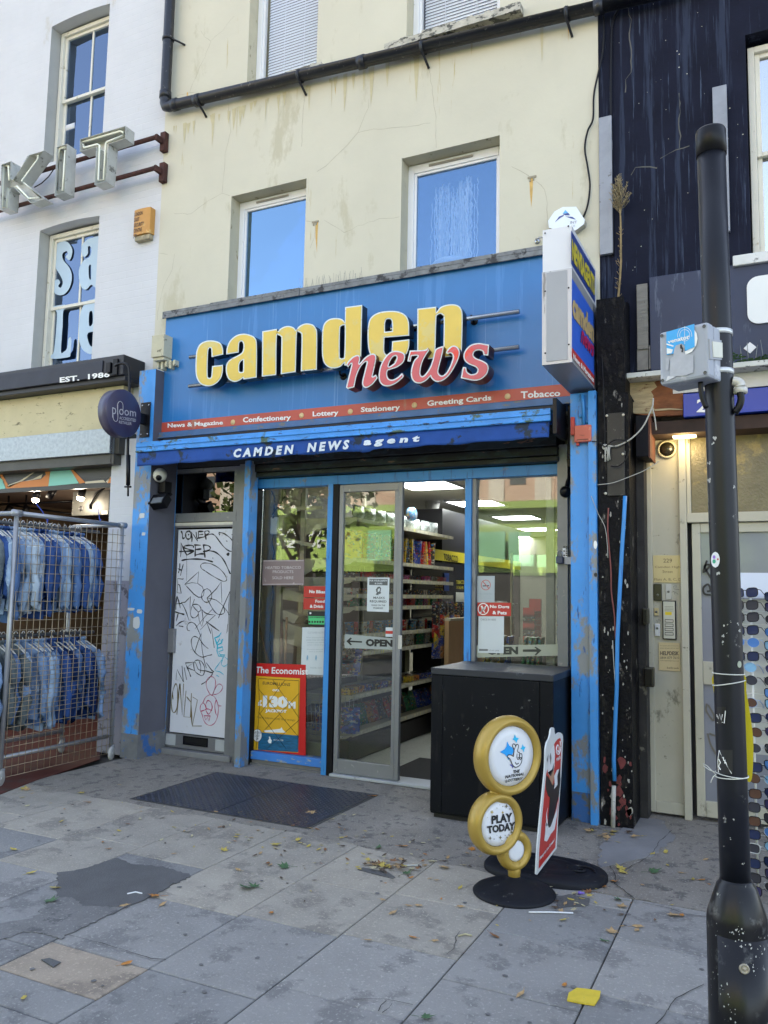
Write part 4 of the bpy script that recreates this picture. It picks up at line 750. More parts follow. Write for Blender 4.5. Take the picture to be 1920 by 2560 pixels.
E_([(635,530),(700,330),(760,175),(755,300),(780,500),(820,700),(855,815)],W2,0,False); E_([(890,455),(800,380),(730,280),(650,230),(600,250),(575,320),(600,450),(680,560),(780,610),(870,585),(960,565)])
E_([(295,1035),(300,930),(315,835),(370,950),(430,1070),(405,770)],.0065,0,False); E_([(445,800),(490,1030)],.007); E_([(500,800),(530,870),(570,975)],.008); E_([(490,800),(640,700),(465,720),(500,800),(560,830),(640,860)],.007,0,False); E_([(640,680),(700,665),(770,700),(820,790),(820,880),(780,950),(700,920),(640,860),(620,740),(640,690)],.006); E_([(650,700),(700,830),(750,860),(850,865),(960,900),(990,880),(950,850),(850,710)],.008,0,False); E_([(975,910),(870,1040),(760,1115)],.006); E_([(720,680),(750,780),(745,905)],.005)
E_([(1130,155),(1090,220),(1010,260),(1040,340),(1060,400),(1050,500),(1080,590),(1160,600)],.012,1,False); E_([(1060,350),(1100,270),(1120,320),(1160,270),(1130,350),(1070,380)],.013,1,False); E_([(1050,450),(1150,420),(1160,480),(1080,510),(1110,570),(1190,570),(1150,640)],.012,1,False); E_([(1180,600),(1250,660),(1240,740),(1180,780),(1130,740),(1150,650),(1080,740),(1010,850),(1100,880),(1175,935)],.006,1); E_([(1040,945),(1090,970)],.008,1)
E_([(925,1300),(870,1200),(850,1100),(880,1000),(950,970),(1010,1010),(1025,1100),(1000,1220),(965,1310),(1010,1200),(1060,1120),(1110,1110),(1155,1160),(1120,1240),(1050,1290),(985,1300)],.0045,2)
E_([(925,1300),(840,1350),(790,1450),(750,1500),(740,1580),(780,1680),(800,1760),(850,1840),(930,1870),(1010,1820),(1060,1700),(1075,1550),(1050,1430),(1000,1340),(925,1300)],.005,2)
E_([(790,1450),(830,1490),(845,1570),(750,1610)],.008,2); E_([(845,1480),(880,1410),(940,1450),(960,1550),(900,1660),(860,1620),(845,1570),(900,1570),(955,1600)],.007,2); E_([(1035,1400),(1010,1500),(1020,1620),(1045,1685)],.006,2); E_([(1070,1495),(1130,1510),(1075,1530)],.006,2,False); E_([(810,1690),(925,1695),(900,1790),(880,1720),(840,1770),(820,1700)],.008,2,False)
E_([(240,1390),(235,1240),(290,1100),(320,1180),(325,1350),(310,1550),(260,1635),(220,1580),(210,1420),(235,1250)],.008,3); E_([(310,1670),(340,1350),(365,1100),(410,1680),(435,1100)],.010,3,False); E_([(480,1230),(460,1450),(440,1710),(560,1720),(580,1275)],.009,3,False); E_([(490,1340),(570,1440)],.008,3); E_([(570,1450),(580,1700),(590,1860)],.011,3); E_([(600,1345),(690,1400),(640,1650),(595,1880),(770,1880)],.008,3,False)
graf.build('graffiti',[blk,flat('graffiti_cyan',(.05,.50,.68)),flat('graffiti_pink',(.50,.03,.13)),flat('graffiti_gold',(.17,.13,.05),.4)],FD)
a,b=q('B2',418,1845,Y=-.034),q('B2',577,1910,Y=-.034)
mb=MB(); frame_rect(mb,a.x,b.x,.095,.175,.012,-.042,-.0305); mb.box(a.x+.012,b.x-.012,-.036,-.0306,.107,.163,1); mb.build('letterbox',[black,flat('slot_dark',(.003,.003,.004))],LEAF,bevel=.002)
for c4 in ([(285,1845),(365,1860)],[(628,1890),(715,1905)]):
    a=q('B2',*c4[0],Y=-.033); b=q('B2',*c4[1],Y=-.033); MB().box(a.x,b.x,-.0345,-.0305,.075,.175).build('kick_plate',M('plate_white',(.42,.44,.45),.5,var=.1),LEAF)
a,b=q('B2',310,1135,Y=-.06),q('B2',355,1295,Y=-.06); MB().box(a.x,b.x,-.075,-.031,b.z,a.z).build('lock_box',M('lock_grey',(.22,.22,.23),.4,metal=.3,dirt=((.5,.42,.15),.1,9,(1,1,1))),FD,bevel=.004)
MB().box(-5.334,-4.572,-.005,.0,2.286,2.679).build('fanlight_glass',glass('dark_fanlight',.06,(.10,.10,.08)),FD)
MB().box(-5.334,-4.572,.06,.08,2.286,2.679).build('fanlight_backing',flat('fan_back',(.045,.042,.030)),FD)
MB().box(-5.41,-4.47,-.10,.05,0,.05).build('doorstep',M('step_grey',(.21,.21,.215),.7,var=.12),FD,bevel=.005)
MB().tube([(-5.42,-.09,.02),(-5.42,-.09,2.4)],.016,10).build('conduit',M('conduit_cream',(.5,.48,.40),.5),FD)
MB().box(-5.262,-5.415,-.0,.08,0,2.95).build('side_board',MC['pilaster_side_grey'],FD)
a=q('B2',272,1045,Y=-.09); MB().box(a.x-.018,a.x+.018,-.125,-.105,a.z-.035,a.z+.035).build('bell_push',M('bell_cream',(.6,.58,.5),.4),FD,bevel=.003)
# CCTV + floodlight
CC=thing('cctv_camera','white dome camera under the awning by the left pilaster','camera',(-5.25,-.3,2.55)); c=q('B2',262,130,Y=-.36)
MB().lathe(c+Vector((0,0,0)),(.35,-.6,-.45),[(0,-.07),(.05,-.065),(.062,-.04),(.064,0),(.055,.03),(.03,.045),(0,.05)],24).build('dome',M('camera_white',(.62,.62,.56),.3),CC)
d=Vector((.35,-.6,-.45)).normalized(); MB().lathe(c+d*.040,d,[(.028,0),(.028,.012),(0,.014)],20).build('lens',black,CC); MB().box(c.x-.035,c.x+.05,-.34,-.24,c.z-.16,c.z-.05).build('mount',black,CC,bevel=.005)
FL=thing('floodlight','small black floodlight below the white dome camera','light',(-5.25,-.25,2.3)); c=q('B2',262,300,Y=-.35)
MB().obox(c,(.075,.02,.01),(0,.035,-.03),(.0,.03,.045)).build('housing',black,FL,bevel=.006); MB().obox(c+Vector((.012,-.05,.005)),(.05,.013,.005),(0,.004,-.004),(0,.016,.026)).build('lamp_glass',M('flood_glass',(.10,.11,.12),.15),FL); MB().bar(c+Vector((0,.03,.02)),c+Vector((0,.15,.09)),.03,.02).build('bracket',black,FL)
# red alarm siren on the right pilaster
AR=thing('fire_siren','faded red siren box fixed to the right blue pilaster','siren',(-1.25,-.45,2.65)); a=q('A7',172,1305,Y=-.46); b=q('A7',305,1425,Y=-.46)
MB().box(a.x,b.x,-.475,-.421,b.z,a.z).build('cover',M('siren_red',(.50,.11,.07),.45,var=.1,dirt=((.6,.25,.18),.2,9,(1,1,1))),AR,bevel=.008)
textq(MB(),'FIRE','A7',[(215,1372),(250,1374),(250,1384),(215,1382)],Y=-.477).box(a.x+.02,b.x-.02,-.478,-.4755,b.z+.012,b.z+.02).build('lettering',flat('siren_ink',(.15,.03,.02)),AR)
MB().box(a.x-.03,a.x-.003,-.45,-.421,b.z+.06,a.z+.07).box(a.x+.01,a.x+.03,-.45,-.421,b.z-.02,b.z-.001).box(b.x-.03,b.x-.01,-.45,-.421,b.z-.02,b.z-.001).build('back_plate',red,AR,bevel=.002)
# padlock/key safe on shutter guide
c=q('B5',1395,860,Y=-.13); PD=thing('padlock','dark blue padlock on the grey shutter guide','padlock',c)
MB().box(c.x-.03,c.x+.025,-.15,-.115,c.z-.03,c.z+.025).build('body',M('lock_blue',(.04,.05,.10),.4),PD,bevel=.006); MB().tube([(c.x-.018,-.132,c.z+.02),(c.x-.018,-.132,c.z+.055),(c.x,-.132,c.z+.068),(c.x+.015,-.132,c.z+.055),(c.x+.015,-.132,c.z+.02)],.005,6).build('shackle',steel,PD)
MB().box(c.x+.03,c.x+.11,-.13,-.101,c.z-.035,c.z+.02).build('hasp',M('hasp_grey',(.4,.41,.44),.4),PD,bevel=.004)
c=q('B5',1440,300,Y=-.12); tag(MB().lathe(c,(.3,-1,-.5),[(0,-.04),(.04,-.04),(.045,0),(.03,.03),(0,.03)],16).bar(c,c+Vector((.03,.05,.2)),.025,.02).bar(c+Vector((.03,.03,.2)),c+Vector((.02,.03,.26)),.04,.03).build('security_sensor',black),'small black sensor with lead on the grey shutter guide','sensor')
# =====================================================================  pavement furniture
# cellar hatch with raised tread pattern
HT=thing('cellar_hatch','dark steel chequer plate cellar hatch in the pavement before the shop','hatch',(-3.55,-1,0))
tread=M('tread_steel',(.055,.062,.085),.38,metal=.6,var=.2,scale=4,dirt=((.12,.12,.12),.12,14,(1,1,1)),bump=.15,bscale=50)
for x0,x1 in [(-4.30,-3.56),(-3.55,-2.81)]:
    mb=MB(); mb.box(x0,x1,-1.49,-.485,-.01,.006); i=0; y=-1.475
    while y<-.50:
        x=x0+.015+(i%2)*.0; k=0
        while x<x1-.02:
            s_=1 if (i+k)%2 else -1; L,Wd=.015,.005; dx,dy=(L*.7,L*.7*s_); ex,ey=(-Wd*.7*s_,Wd*.7)
            mb.add([(x-dx,y-dy,.0062),(x+ex,y+ey,.0062),(x+dx,y+dy,.0062),(x-ex,y-ey,.0062),(x,y,.0115)],[(0,3,4),(3,2,4),(2,1,4),(1,0,4)]); x+=.033; k+=1
        y+=.033; i+=1
    mb.build('hatch_plate',tread,HT)
mb=MB(); frame_rect(mb,0,0,0,0,0,0,0) if 0 else None
for a in [(-4.325,-2.785,-.484,-.470),(-4.325,-2.785,-1.505,-1.491),(-4.325,-4.301,-1.49,-.485),(-2.809,-2.785,-1.49,-.485)]: mb.box(*a,-.01,.0035)
mb.build('hatch_frame',M('hatch_rim',(.05,.05,.05),.8),HT)
# cabinet
CBN=thing('steel_cabinet','tall black steel cabinet standing right of the open shop door','cabinet',(-1.77,-.5,0))
cabm=M('cabinet_black',(.005,.006,.009),.45,var=.25,scale=2,dirt=((.012,.012,.014),.2,4,(3,3,.8)),dirt2=((.12,.12,.11),.02,22,(1,1,1)),bump=.06,bscale=9,spec=.14)
cx0,cx1,cy0,cy1,ct=-2.205,-1.335,-.845,-.135,1.03
MB().box(cx0,cx1,cy0+.012,cy1,.03,ct-.046).build('body',cabm,CBN,bevel=.003)
MB().box(cx0+.02,cx1-.02,cy0+.03,cy1-.02,0,.0295).build('plinth',flat('plinth_dark',(.006,.006,.007)),CBN)
MB().box(cx0-.004,cx1+.004,cy0,cy1+.002,ct-.045,ct).build('lid',M('lid_black',(.014,.017,.026),.5,var=.2,scale=5,dirt=((.10,.11,.13),.12,9,(1,1,1))),CBN,bevel=.004)
sx=at(1105,1850,Y=cy0).x; sx2=at(1349,1850,Y=cy0).x
MB().box(sx+.002,sx2-.003,cy0+.001,cy0+.0115,.045,ct-.052).build('door',cabm,CBN,bevel=.003)
MB().box(cx0,sx-.002,cy0+.005,cy0+.0115,.045,ct-.052).build('side_stile',cabm,CBN,bevel=.002); MB().box(sx2+.002,cx1,cy0+.005,cy0+.0115,.045,ct-.052).build('side_stile',cabm,CBN,bevel=.002)
mb=MB()
for z in(.15,.5,.88): mb.tube([(sx-.001,cy0+.002,z-.03),(sx-.001,cy0+.002,z+.03)],.004,8)
mb.build('hinge',cabm,CBN)
# lottery sign
n_=Vector((.84,-.54,0)).normalized(); e_dir=Vector((.54,.84,0)).normalized(); BP=Vector((-1.268,-1.945,0))
LT=thing('lottery_sign','gold ringed lottery sign with three white discs on a black dome base','sign',BP)
gold=M('gold_plastic',(.42,.28,.055),.38,metal=.25,var=.06,scale=3,bump=.05,bscale=120); discw=M('disc_white',(.72,.73,.76),.25,var=.02)
rub=M('rubber_black',(.008,.009,.014),.55,spec=.2,var=.2,scale=6,bump=.15,bscale=60,dirt=((.07,.07,.07),.06,20,(1,1,1)))
MB().lathe(BP,(0,0,1),[(.0,.098),(.022,.096),(.036,.082),(.06,.070),(.11,.055),(.17,.034),(.205,.018),(.216,.008),(.214,0)],56).build('base',rub,LT)
LPL=(tuple(BP+n_*.0),tuple(n_))
rings=[((725,846),(525,1168),.745,.052),((626,1380),(1125,1635),.70,.048),((774,1595),(1430,1760),.52,.038)]
sm=[]
for (c,(yt,yb),ra,th) in rings:
    cc=q('B6',c[0],(yt+yb)/2,pl=LPL); R=(q('B6',c[0],yt,pl=LPL)-q('B6',c[0],yb,pl=LPL)).length/2*.985; r=R*ra; sm.append((cc,R,r))
    prof=[(r,th*.55),(r+.004,th*.72),((r+R)/2-.004,th),((r+R)/2+(R-r)*.28,th*.86),(R-.004,th*.45),(R,0),(R-.004,-th*.45),((r+R)/2+(R-r)*.28,-th*.86),((r+R)/2-.004,-th),(r+.004,-th*.72),(r,-th*.55),(0,-th*.5)]
    rg_=MB().lathe(cc,n_,prof,64).build('ring',gold,LT); MB().lathe(cc,n_,[(0,th*.64),(r*.7,th*.61),(r-.002,th*.54),(r-.002,th*.3)],56).build('disc',discw,rg_)
MB().tube([BP+Vector((0,0,.06)),BP+Vector((0,0,sm[2][0].z-sm[2][2]))],[.030,.036],20).build('stem',gold,LT)
for a_,b_,w_ in [(sm[0],sm[1],.075),(sm[1],sm[2],.05)]:
    m_=(a_[0]*b_[1]+b_[0]*a_[1])/(a_[1]+b_[1]); MB().lathe(m_,n_,[(0,.030),(w_*.7,.026),(w_,.0),(w_*.7,-.026),(0,-.03)],24).build('neck',gold,LT)
th0=.052*.66; PB=(tuple(sm[0][0]+n_*(th0+.0015)),tuple(n_))
mb=MB()
def pp(k,pts,mi,pl,o=0): mb.poly([[q(k,x,y,pl=pl)+n_*o for x,y in pts]],-n_*.0008,mi)
pp('D6',[(905,375),(935,450),(1010,478),(965,530),(948,600),(915,535),(845,498),(890,460)],0,PB); pp('D6',[(1108,625),(1130,685),(1185,700),(1150,760),(1140,840),(1110,770),(1052,745),(1095,700)],0,PB)
pp('D6',[(710,560),(760,660),(840,720),(875,800),(840,890),(780,930),(745,1040),(710,960),(640,890),(520,830),(640,760),(690,690)],1,PB); pp('D6',[(765,1165),(810,1150),(860,1200),(855,1260),(825,1200)],2,PB)
textq(mb,'THE','D6',[(860,1305),(1040,1278),(1035,1360),(865,1390)],pl=PB,mi=3,bold=.035,shear=.15,off=.0); textq(mb,'NATIONAL','D6',[(655,1435),(1150,1360),(1148,1430),(655,1520)],pl=PB,mi=3,bold=.035,shear=.15,off=.0); textq(mb,'LOTTERY','D6',[(665,1545),(1115,1480),(1105,1545),(660,1625)],pl=PB,mi=3,bold=.035,shear=.15,off=.0)
hand=[(710,960),(720,915),(765,900),(830,920),(860,945),(868,880),(880,780),(845,690),(842,640),(870,615),(900,635),(925,680),(935,640),(965,630),(988,650),(990,700),(965,800),(985,835),(1010,835),(1025,880),(1055,870),(1080,890),(1085,960),(1078,1040),(1060,1110),(1010,1185),(930,1222),(870,1200),(830,1140),(800,1060),(760,1000)]
pp('D6',smooth([(a,b) for a,b in hand],True,3),4,PB,.0012)
def ln(pts,w=.0042,cl=False): 
    P=[q('D6',x,y,pl=PB)+n_*.0022 for x,y in smooth([(a,b) for a,b in pts],cl,3)]
    if cl: P.append(P[0])
    mb.ribbon(P,w,n_,3)
ln(hand,.0045,True); ln([(885,770),(905,700),(920,680)]); ln([(955,870),(950,960),(965,1010),(990,1020),(1015,960),(1010,880)]); ln([(1025,900),(1022,980),(1035,1025),(1060,1010),(1075,960)]); ln([(905,1090),(930,1135),(960,1140),(1000,1110)],.005); ln([(985,955),(988,975)],.008); ln([(1045,965),(1047,985)],.008)
mb.build('logo',[flat('logo_blue',(.02,.48,.80)),flat('logo_blue2',(.015,.33,.80)),flat('logo_violet',(.10,.09,.42)),blk,discw],LT)
PB2=(tuple(sm[1][0]+n_*(.048*.66+.0015)),tuple(n_)); mb=MB()
textq(mb,'PLAY','B6',[(597,1325),(762,1300),(765,1370),(597,1392)],pl=PB2,mi=0,bold=.05,off=0); textq(mb,'TODAY','B6',[(560,1408),(785,1372),(783,1438),(568,1468)],pl=PB2,mi=0,bold=.05,off=0)
def star(x,y,s_,mi):
    pts=[(0,-1),(.25,-.25),(1,0),(.25,.25),(0,1),(-.25,.25),(-1,0),(-.25,-.25)]; mb.poly([[q('B6',x+a*s_*.8,y+b*s_,pl=PB2) for a,b in pts]],-n_*.0006,mi)
for x,y,s_,mi in [(602,1297,18,1),(686,1300,14,1),(716,1250,18,2),(743,1272,8,2),(686,1252,7,2),(640,1265,9,3),(663,1240,6,3),(772,1280,5,3),(565,1340,6,3),(758,1455,15,2),(735,1478,9,2),(668,1497,16,2),(720,1497,11,2),(587,1502,16,2),(617,1510,7,2),(640,1480,5,3),(706,1480,6,2),(680,1522,6,2)]: star(x,y,s_,mi)
mb.build('lettering',[blk,flat('star_gold',(.45,.32,.06)),flat('star_dark',(.13,.11,.05)),flat('star_grey',(.4,.4,.38))],LT)
# ice cream flag sign
FS=thing('ice_cream_sign','narrow red ice cream pavement sign edge on, behind the gold lottery sign','sign',(-1.195,-1.54,0))
XS=-1.195; out=[(330,98),(347,115),(352,165),(372,195),(410,166),(445,180),(462,235),(455,400),(440,700),(415,1050),(400,1250),(378,1690),(120,2040),(108,2030),(125,1700),(160,1300),(200,900),(225,620),(232,400),(250,300),(275,250),(292,190),(303,120)]
MB().poly([[q('D7',x,y,X=XS+.004) for x,y in smooth([(a,b,1) if i in(11,12,13) else (a,b) for i,(a,b) in enumerate(out)],True,4)]],(-.008,0,0)).build('board',M('board_white',(.68,.70,.70),.35,var=.03),FS)
mb=MB()
def fp(pts,mi,o): mb.poly([[q('D7',x,y,X=XS+.0045+o) for x,y in pts]],(-.0003,0,0),mi)
fp([(425,235),(442,300),(430,600),(405,1050),(383,1350),(360,1678),(140,1962),(150,1700),(185,1300),(208,1050),(232,800),(240,705),(290,560),(340,330),(360,290),(395,250)],0,0)
fp([(345,330),(355,450),(350,600),(330,690),(320,760),(280,730),(262,700),(258,600),(280,450),(300,380)],2,.0005); fp([(275,720),(320,690),(345,640),(340,780),(322,860),(285,770)],3,.001)
fp([(245,720),(285,780),(325,860),(370,800),(395,700),(425,620),(428,800),(408,1000),(380,1100),(345,1270),(300,1400),(275,1420),(262,1380),(275,1200),(290,1020),(265,1000),(240,920),(235,840)],1,.0012)
fp([(235,1350),(262,1380),(275,1420),(300,1400),(345,1270),(375,1180),(395,1060),(385,1250),(350,1440),(300,1500),(250,1600),(215,1590),(225,1500)],2,.0009); fp([(260,1150),(250,1240),(262,1380),(240,1400),(240,1250)],2,.0009)
fp([(345,740),(380,660),(410,645),(385,740),(390,850),(345,910),(352,840)],2,.0016)
fp([(300,590),(285,480),(300,430),(310,500)],4,.0016); fp([(262,560),(270,450),(250,520)],4,.0016); fp([(262,690),(280,720),(320,650),(345,560),(335,660),(300,740)],1,.0018)
mb.tube([q('D7',x,y,X=XS+.006) for x,y in smooth([(420,280),(428,360),(415,430),(392,455),(372,420),(375,360),(390,330),(402,345),(408,395),(395,425),(388,400)],False,4)],.0042,5,2)
textq(mb,"Wall's",'D7',[(368,500),(425,460),(425,510),(368,550)],X=XS+.005,mi=2,bold=.03); textq(mb,'Fancy an Ice Cream?','D7',[(150,1800),(345,1555),(345,1600),(150,1860)],X=XS+.005,mi=2,bold=.04)
mb.build('print',[red,flat('chocolate',(.012,.008,.012),.3),wht,flat('print_tan',(.45,.25,.16)),flat('print_shade',(.18,.17,.17))],FS)
mb=MB(); N_=56; prof=[(1.0,.0),(1.0,.022),(.97,.034),(.80,.045),(.66,.046),(.60,.040),(.50,.052),(.40,.054),(.32,.047),(.22,.055),(0,.056)]; vs=[]; fs=[]
bc=Vector((-1.205,-1.56,0))
for r_,h_ in prof:
    for k in range(N_):
        t=2*math.pi*k/N_; vs.append(bc+Vector((.345*r_*math.copysign(abs(math.cos(t))**.85,math.cos(t)),.225*r_*math.copysign(abs(math.sin(t))**.85,math.sin(t)),h_)))
fs=[(i*N_+k,i*N_+(k+1)%N_,(i+1)*N_+(k+1)%N_,(i+1)*N_+k) for i in range(len(prof)-1) for k in range(N_)]
mb.add(vs,fs,0,True); 
for sx_ in (1,-1):
    mb.tube([bc+Vector((sx_*.19+.09*r*math.cos(t),.07*r*math.sin(t),.050)) for t,r in [(k*.35,1-k*.035) for k in range(26)]],.006,6)
mb.build('base',rub,FS)
# lamp column
ax0_=at(1845,2400,Y=-3.53); ax1_=at(1777,347,Y=-3.53)
def axp(z): t=(z-ax0_.z)/(ax1_.z-ax0_.z); return Vector((ax0_.x+(ax1_.x-ax0_.x)*t,-3.53,z))
colm=M('column_black',(.006,.006,.008),.30,var=.3,scale=6,coat=0,spec=.3,bump=.06,bscale=30,dirt=((.30,.29,.26),.03,24,(1,1,.8)),dirt2=((.06,.06,.06),.15,9,(1,1,1)))
colm2=M('column_black_upper',(.007,.008,.013),.38,var=.25,scale=4,spec=.3,coat=0,bump=.04,bscale=20,dirt=((.30,.29,.27),.012,22,(1,1,.8)))
LC=thing('lamp_column','black steel street column with a wider base at the right of the pavement','lamp column',(ax0_.x,-3.53,0))
zw=at(1826,2199,Y=-3.53).z; zs_=at(1840,2290,Y=-3.53).z; R1,R2=.0425,.084
B0=Vector((axp(.5).x,-3.53,0))
mb=MB(); mb.lathe(B0,(0,0,1),[(R2,0),(R2,zs_-.01),(R2-.004,zs_+.012),(R1+.012,zw-.012),(R1+.004,zw-.002),(R1+.003,zw+.004),(R1-.002,zw+.006)],48); mb.build('base',colm,LC)
mb=MB(); zz=[zw-.02,1.0,1.5,2.0,2.5,3.03]; mb.tube([axp(z) for z in zz],[R1,R1,R1,R1*1.01,R1*1.01,R1*1.02],40); mb.build('shaft',colm2,LC)
mb=MB(); c1=axp(2.975); mb.lathe(c1,(axp(3)-axp(2)),[(R1,0),(R1*1.09,.001),(R1*1.09,.082),(R1*1.02,.088),(0,.089)],40); mb.build('cap',black,LC)
tc_=Vector((CAM[0]-B0.x,CAM[1]-B0.y)).normalized(); a0=math.atan2(tc_.y,tc_.x)
def cylp(a,z,R,base=True):
    c=B0 if base else axp(z); return Vector((c.x+R*math.cos(a0+a),c.y+R*math.sin(a0+a),z))
mb=MB(); aa=[-.66+1.78*k/24 for k in range(25)]; zd=at(1850,2352,Y=-3.61).z
vs=[]; 
for a in aa: 
    for (rr_,z) in [(R2-.01,.10),(R2+.003,.10),(R2+.003,zd),(R2-.01,zd)]: vs.append(cylp(a,z,rr_))
mb.add(vs,[(4*i+j,4*i+4+j,4*i+4+(j+1)%4,4*i+(j+1)%4) for i in range(24) for j in (0,1,2)],0,True); mb.build('access_door',colm,LC)
mb=MB()
for a1,a2 in [(aa[0]-.03,aa[0]),(aa[-1],aa[-1]+.03)]:
    mb.add([cylp(a1,.1,R2+.0006),cylp(a2,.1,R2+.0006),cylp(a2,zd+.003,R2+.0006),cylp(a1,zd+.003,R2+.0006)],[(0,1,2,3)])
mb.build('door_gap',flat('gap',(.002,.002,.002)),LC)
lk=at(1860,2420,Y=-3.61); al=math.asin(max(-1,min(1,((lk.x-B0.x)*(-tc_.y)+(lk.y-B0.y)*tc_.x)/R2))) ; lkp=cylp(al,lk.z,R2+.002); dn=(lkp-Vector((B0.x,B0.y,lkp.z))).normalized()
ADR=[o for o in COL.objects if o.name=='access_door'][0]
MB().lathe(lkp,dn,[(.014,0),(.014,.004),(.010,.006),(.009,.003),(.005,.003),(.004,.006),(0,.006)],24).build('lock',M('lock_worn',(.35,.31,.24),.5,metal=.3,var=.2,scale=40),ADR)
# stickers on the shaft : ray to cylinder
def shaftpt(px,py,R=R1+.0015):
    d=FW+RX*(px-960)/FPX-UP*(py-1280)/FPX; z=1.5
    for _ in range(4):
        c=axp(z); A_=d[0]**2+d[1]**2; ox,oy=CAM[0]-c.x,CAM[1]-c.y; B_=2*(ox*d[0]+oy*d[1]); C__=ox*ox+oy*oy-R*R; D_=max(0,B_*B_-4*A_*C__); t=(-B_-math.sqrt(D_))/(2*A_); z=CAM[2]+d[2]*t
    return Vector(CAM+d*t)
def sq(k,x,y,R=R1+.0015): a,b,s=K[k]; return shaftpt(a+x/s,b+y/s,R)
def sticker_cyl(k,x0,x1,y0,y1,oval,lab,cols,extra=None):
    mb=MB(); n=14; V=[];F=[]
    for j in range(n+1):
        v=j/n; hw=1
        if oval: hw=math.sqrt(max(0,1-(2*v-1)**2))
        for i in range(9): 
            u=.5+(i/8-.5)*hw; V.append(sq(k,x0+(x1-x0)*u,y0+(y1-y0)*v))
    F=[(j*9+i,j*9+i+1,(j+1)*9+i+1,(j+1)*9+i) for j in range(n) for i in range(8)]
    mb.add(V,F,0); 
    if extra: extra(mb)
    return tag(mb.build('sticker',cols),lab,'sticker')
def ex1(mb):
    for (cx_,cy_,r_,mi) in [(1090,512,12,1),(1090,548,14,2),(1122,530,7,3)]: mb.add([sq('B7',cx_+r_*math.cos(t),cy_+r_*1.3*math.sin(t),R1+.002) for t in [k*math.pi/6 for k in range(12)]],[tuple(range(12))],mi)
sticker_cyl('B7',1064,1137,468,600,True,'white oval sticker with violet and green blots high on the column',[wht,flat('st_v',(.3,.15,.6)),flat('st_g',(.03,.35,.2)),red],ex1)
def ex2(mb):
    mb.ribbon([sq('B7',x,y,R1+.002) for x,y in [(1112,1830),(1125,1870),(1135,1825),(1150,1880),(1160,1830)]],.002,Vector((tc_.x,tc_.y,0)),1); mb.ribbon([sq('B7',x,y,R1+.002) for x,y in [(1115,1900),(1160,1895),(1175,1905),(1185,1800)]],.002,Vector((tc_.x,tc_.y,0)),1); mb.ribbon([sq('B7',x,y,R1+.002) for x,y in [(1112,1850),(1160,1850)]],.002,Vector((tc_.x,tc_.y,0)),1)
sticker_cyl('B7',1108,1190,1768,1912,False,'square black sticker with white scribble halfway down the column',[flat('st_black',(.006,.006,.007),.3),wht2],ex2)
def ex3(mb):
    T=Vector((tc_.x,tc_.y,0)); mb.ribbon([sq('E4',x,y,R1+.002) for x,y in [(80,335),(150,470),(215,590),(70,575),(65,450),(80,335)]],.003,T,1); mb.ribbon([sq('E4',x,y,R1+.002) for x,y in [(75,430),(95,470),(75,510),(95,550)]],.004,T,1); mb.ribbon([sq('E4',x,y,R1+.002) for x,y in [(110,420),(125,410),(130,450),(145,440),(140,480),(158,470)]],.0025,T,1)
sticker_cyl('E4',66,228,330,598,False,'faint black sticker with white triangle above the lower string',[flat('st_dark',(.010,.010,.012),.5),wht2],ex3)
sticker_cyl('E3',352,408,1395,1490,True,'pale green oval sticker on the right side of the column',[flat('st_pale',(.33,.36,.28),.6)])
# paint scratches belong to the shaft
mb=MB(); rr=random.Random(9)
for (k,x,y,s_) in [('E3',165,920,22),('E3',210,900,14),('E3',205,1010,10),('E3',150,1060,30),('E3',145,1130,24),('E3',260,850,10),('E3',355,880,20),('E3',375,960,26),('E3',150,1165,8),('A7',1250,1400,20),('A7',1235,1440,16),('A7',1205,1590,16),('A7',1210,1720,22),('A7',1395,1770,14),('B7',1130,640,26),('B8',975,590,8),('B8',1055,600,8),('B8',1030,750,8),('B8',1135,945,7),('E4',240,1100,14),('E4',150,1120,10),('E4',200,1310,10),('E4',340,1590,12),('E4',130,1400,9)]:
    for j in range(3):
        x2,y2=x+rr.uniform(-.6,.6)*s_,y+rr.uniform(-1,1)*s_; P=[sq(k,x2+rr.uniform(.2,.5)*s_*math.cos(t),y2+rr.uniform(.3,.7)*s_*math.sin(t),R1+.0012) for t in [i*1.05 for i in range(6)]]; mb.add(P,[tuple(range(6))])
mb.build('paint_chips',M('chip_pale',(.42,.42,.40),.8,var=.1),LC)
mb=MB()
cl0=[(rr.uniform(-1.2,1.2),rr.choice([rr.uniform(.3,zd),rr.uniform(.6,zd),rr.uniform(zs_-.05,zs_-.01)])) for _ in range(16)]
for i in range(95):
    a,z=rr.choice(cl0); a+=rr.gauss(0,.14); z+=rr.gauss(0,.018); s_=rr.uniform(.0008,.0050)*rr.uniform(.4,1); RR=R2+(.0036 if (-.66<a<1.12 and z<zd) else .0010)
    mb.add([cylp(a+s_*rr.uniform(.4,1)/R2*math.cos(t),z+s_*rr.uniform(.5,1.4)*math.sin(t),RR) for t in [k*1.05 for k in range(6)]],[tuple(range(6))])
mb.build('paint_chips',MC['chip_pale'],LC)
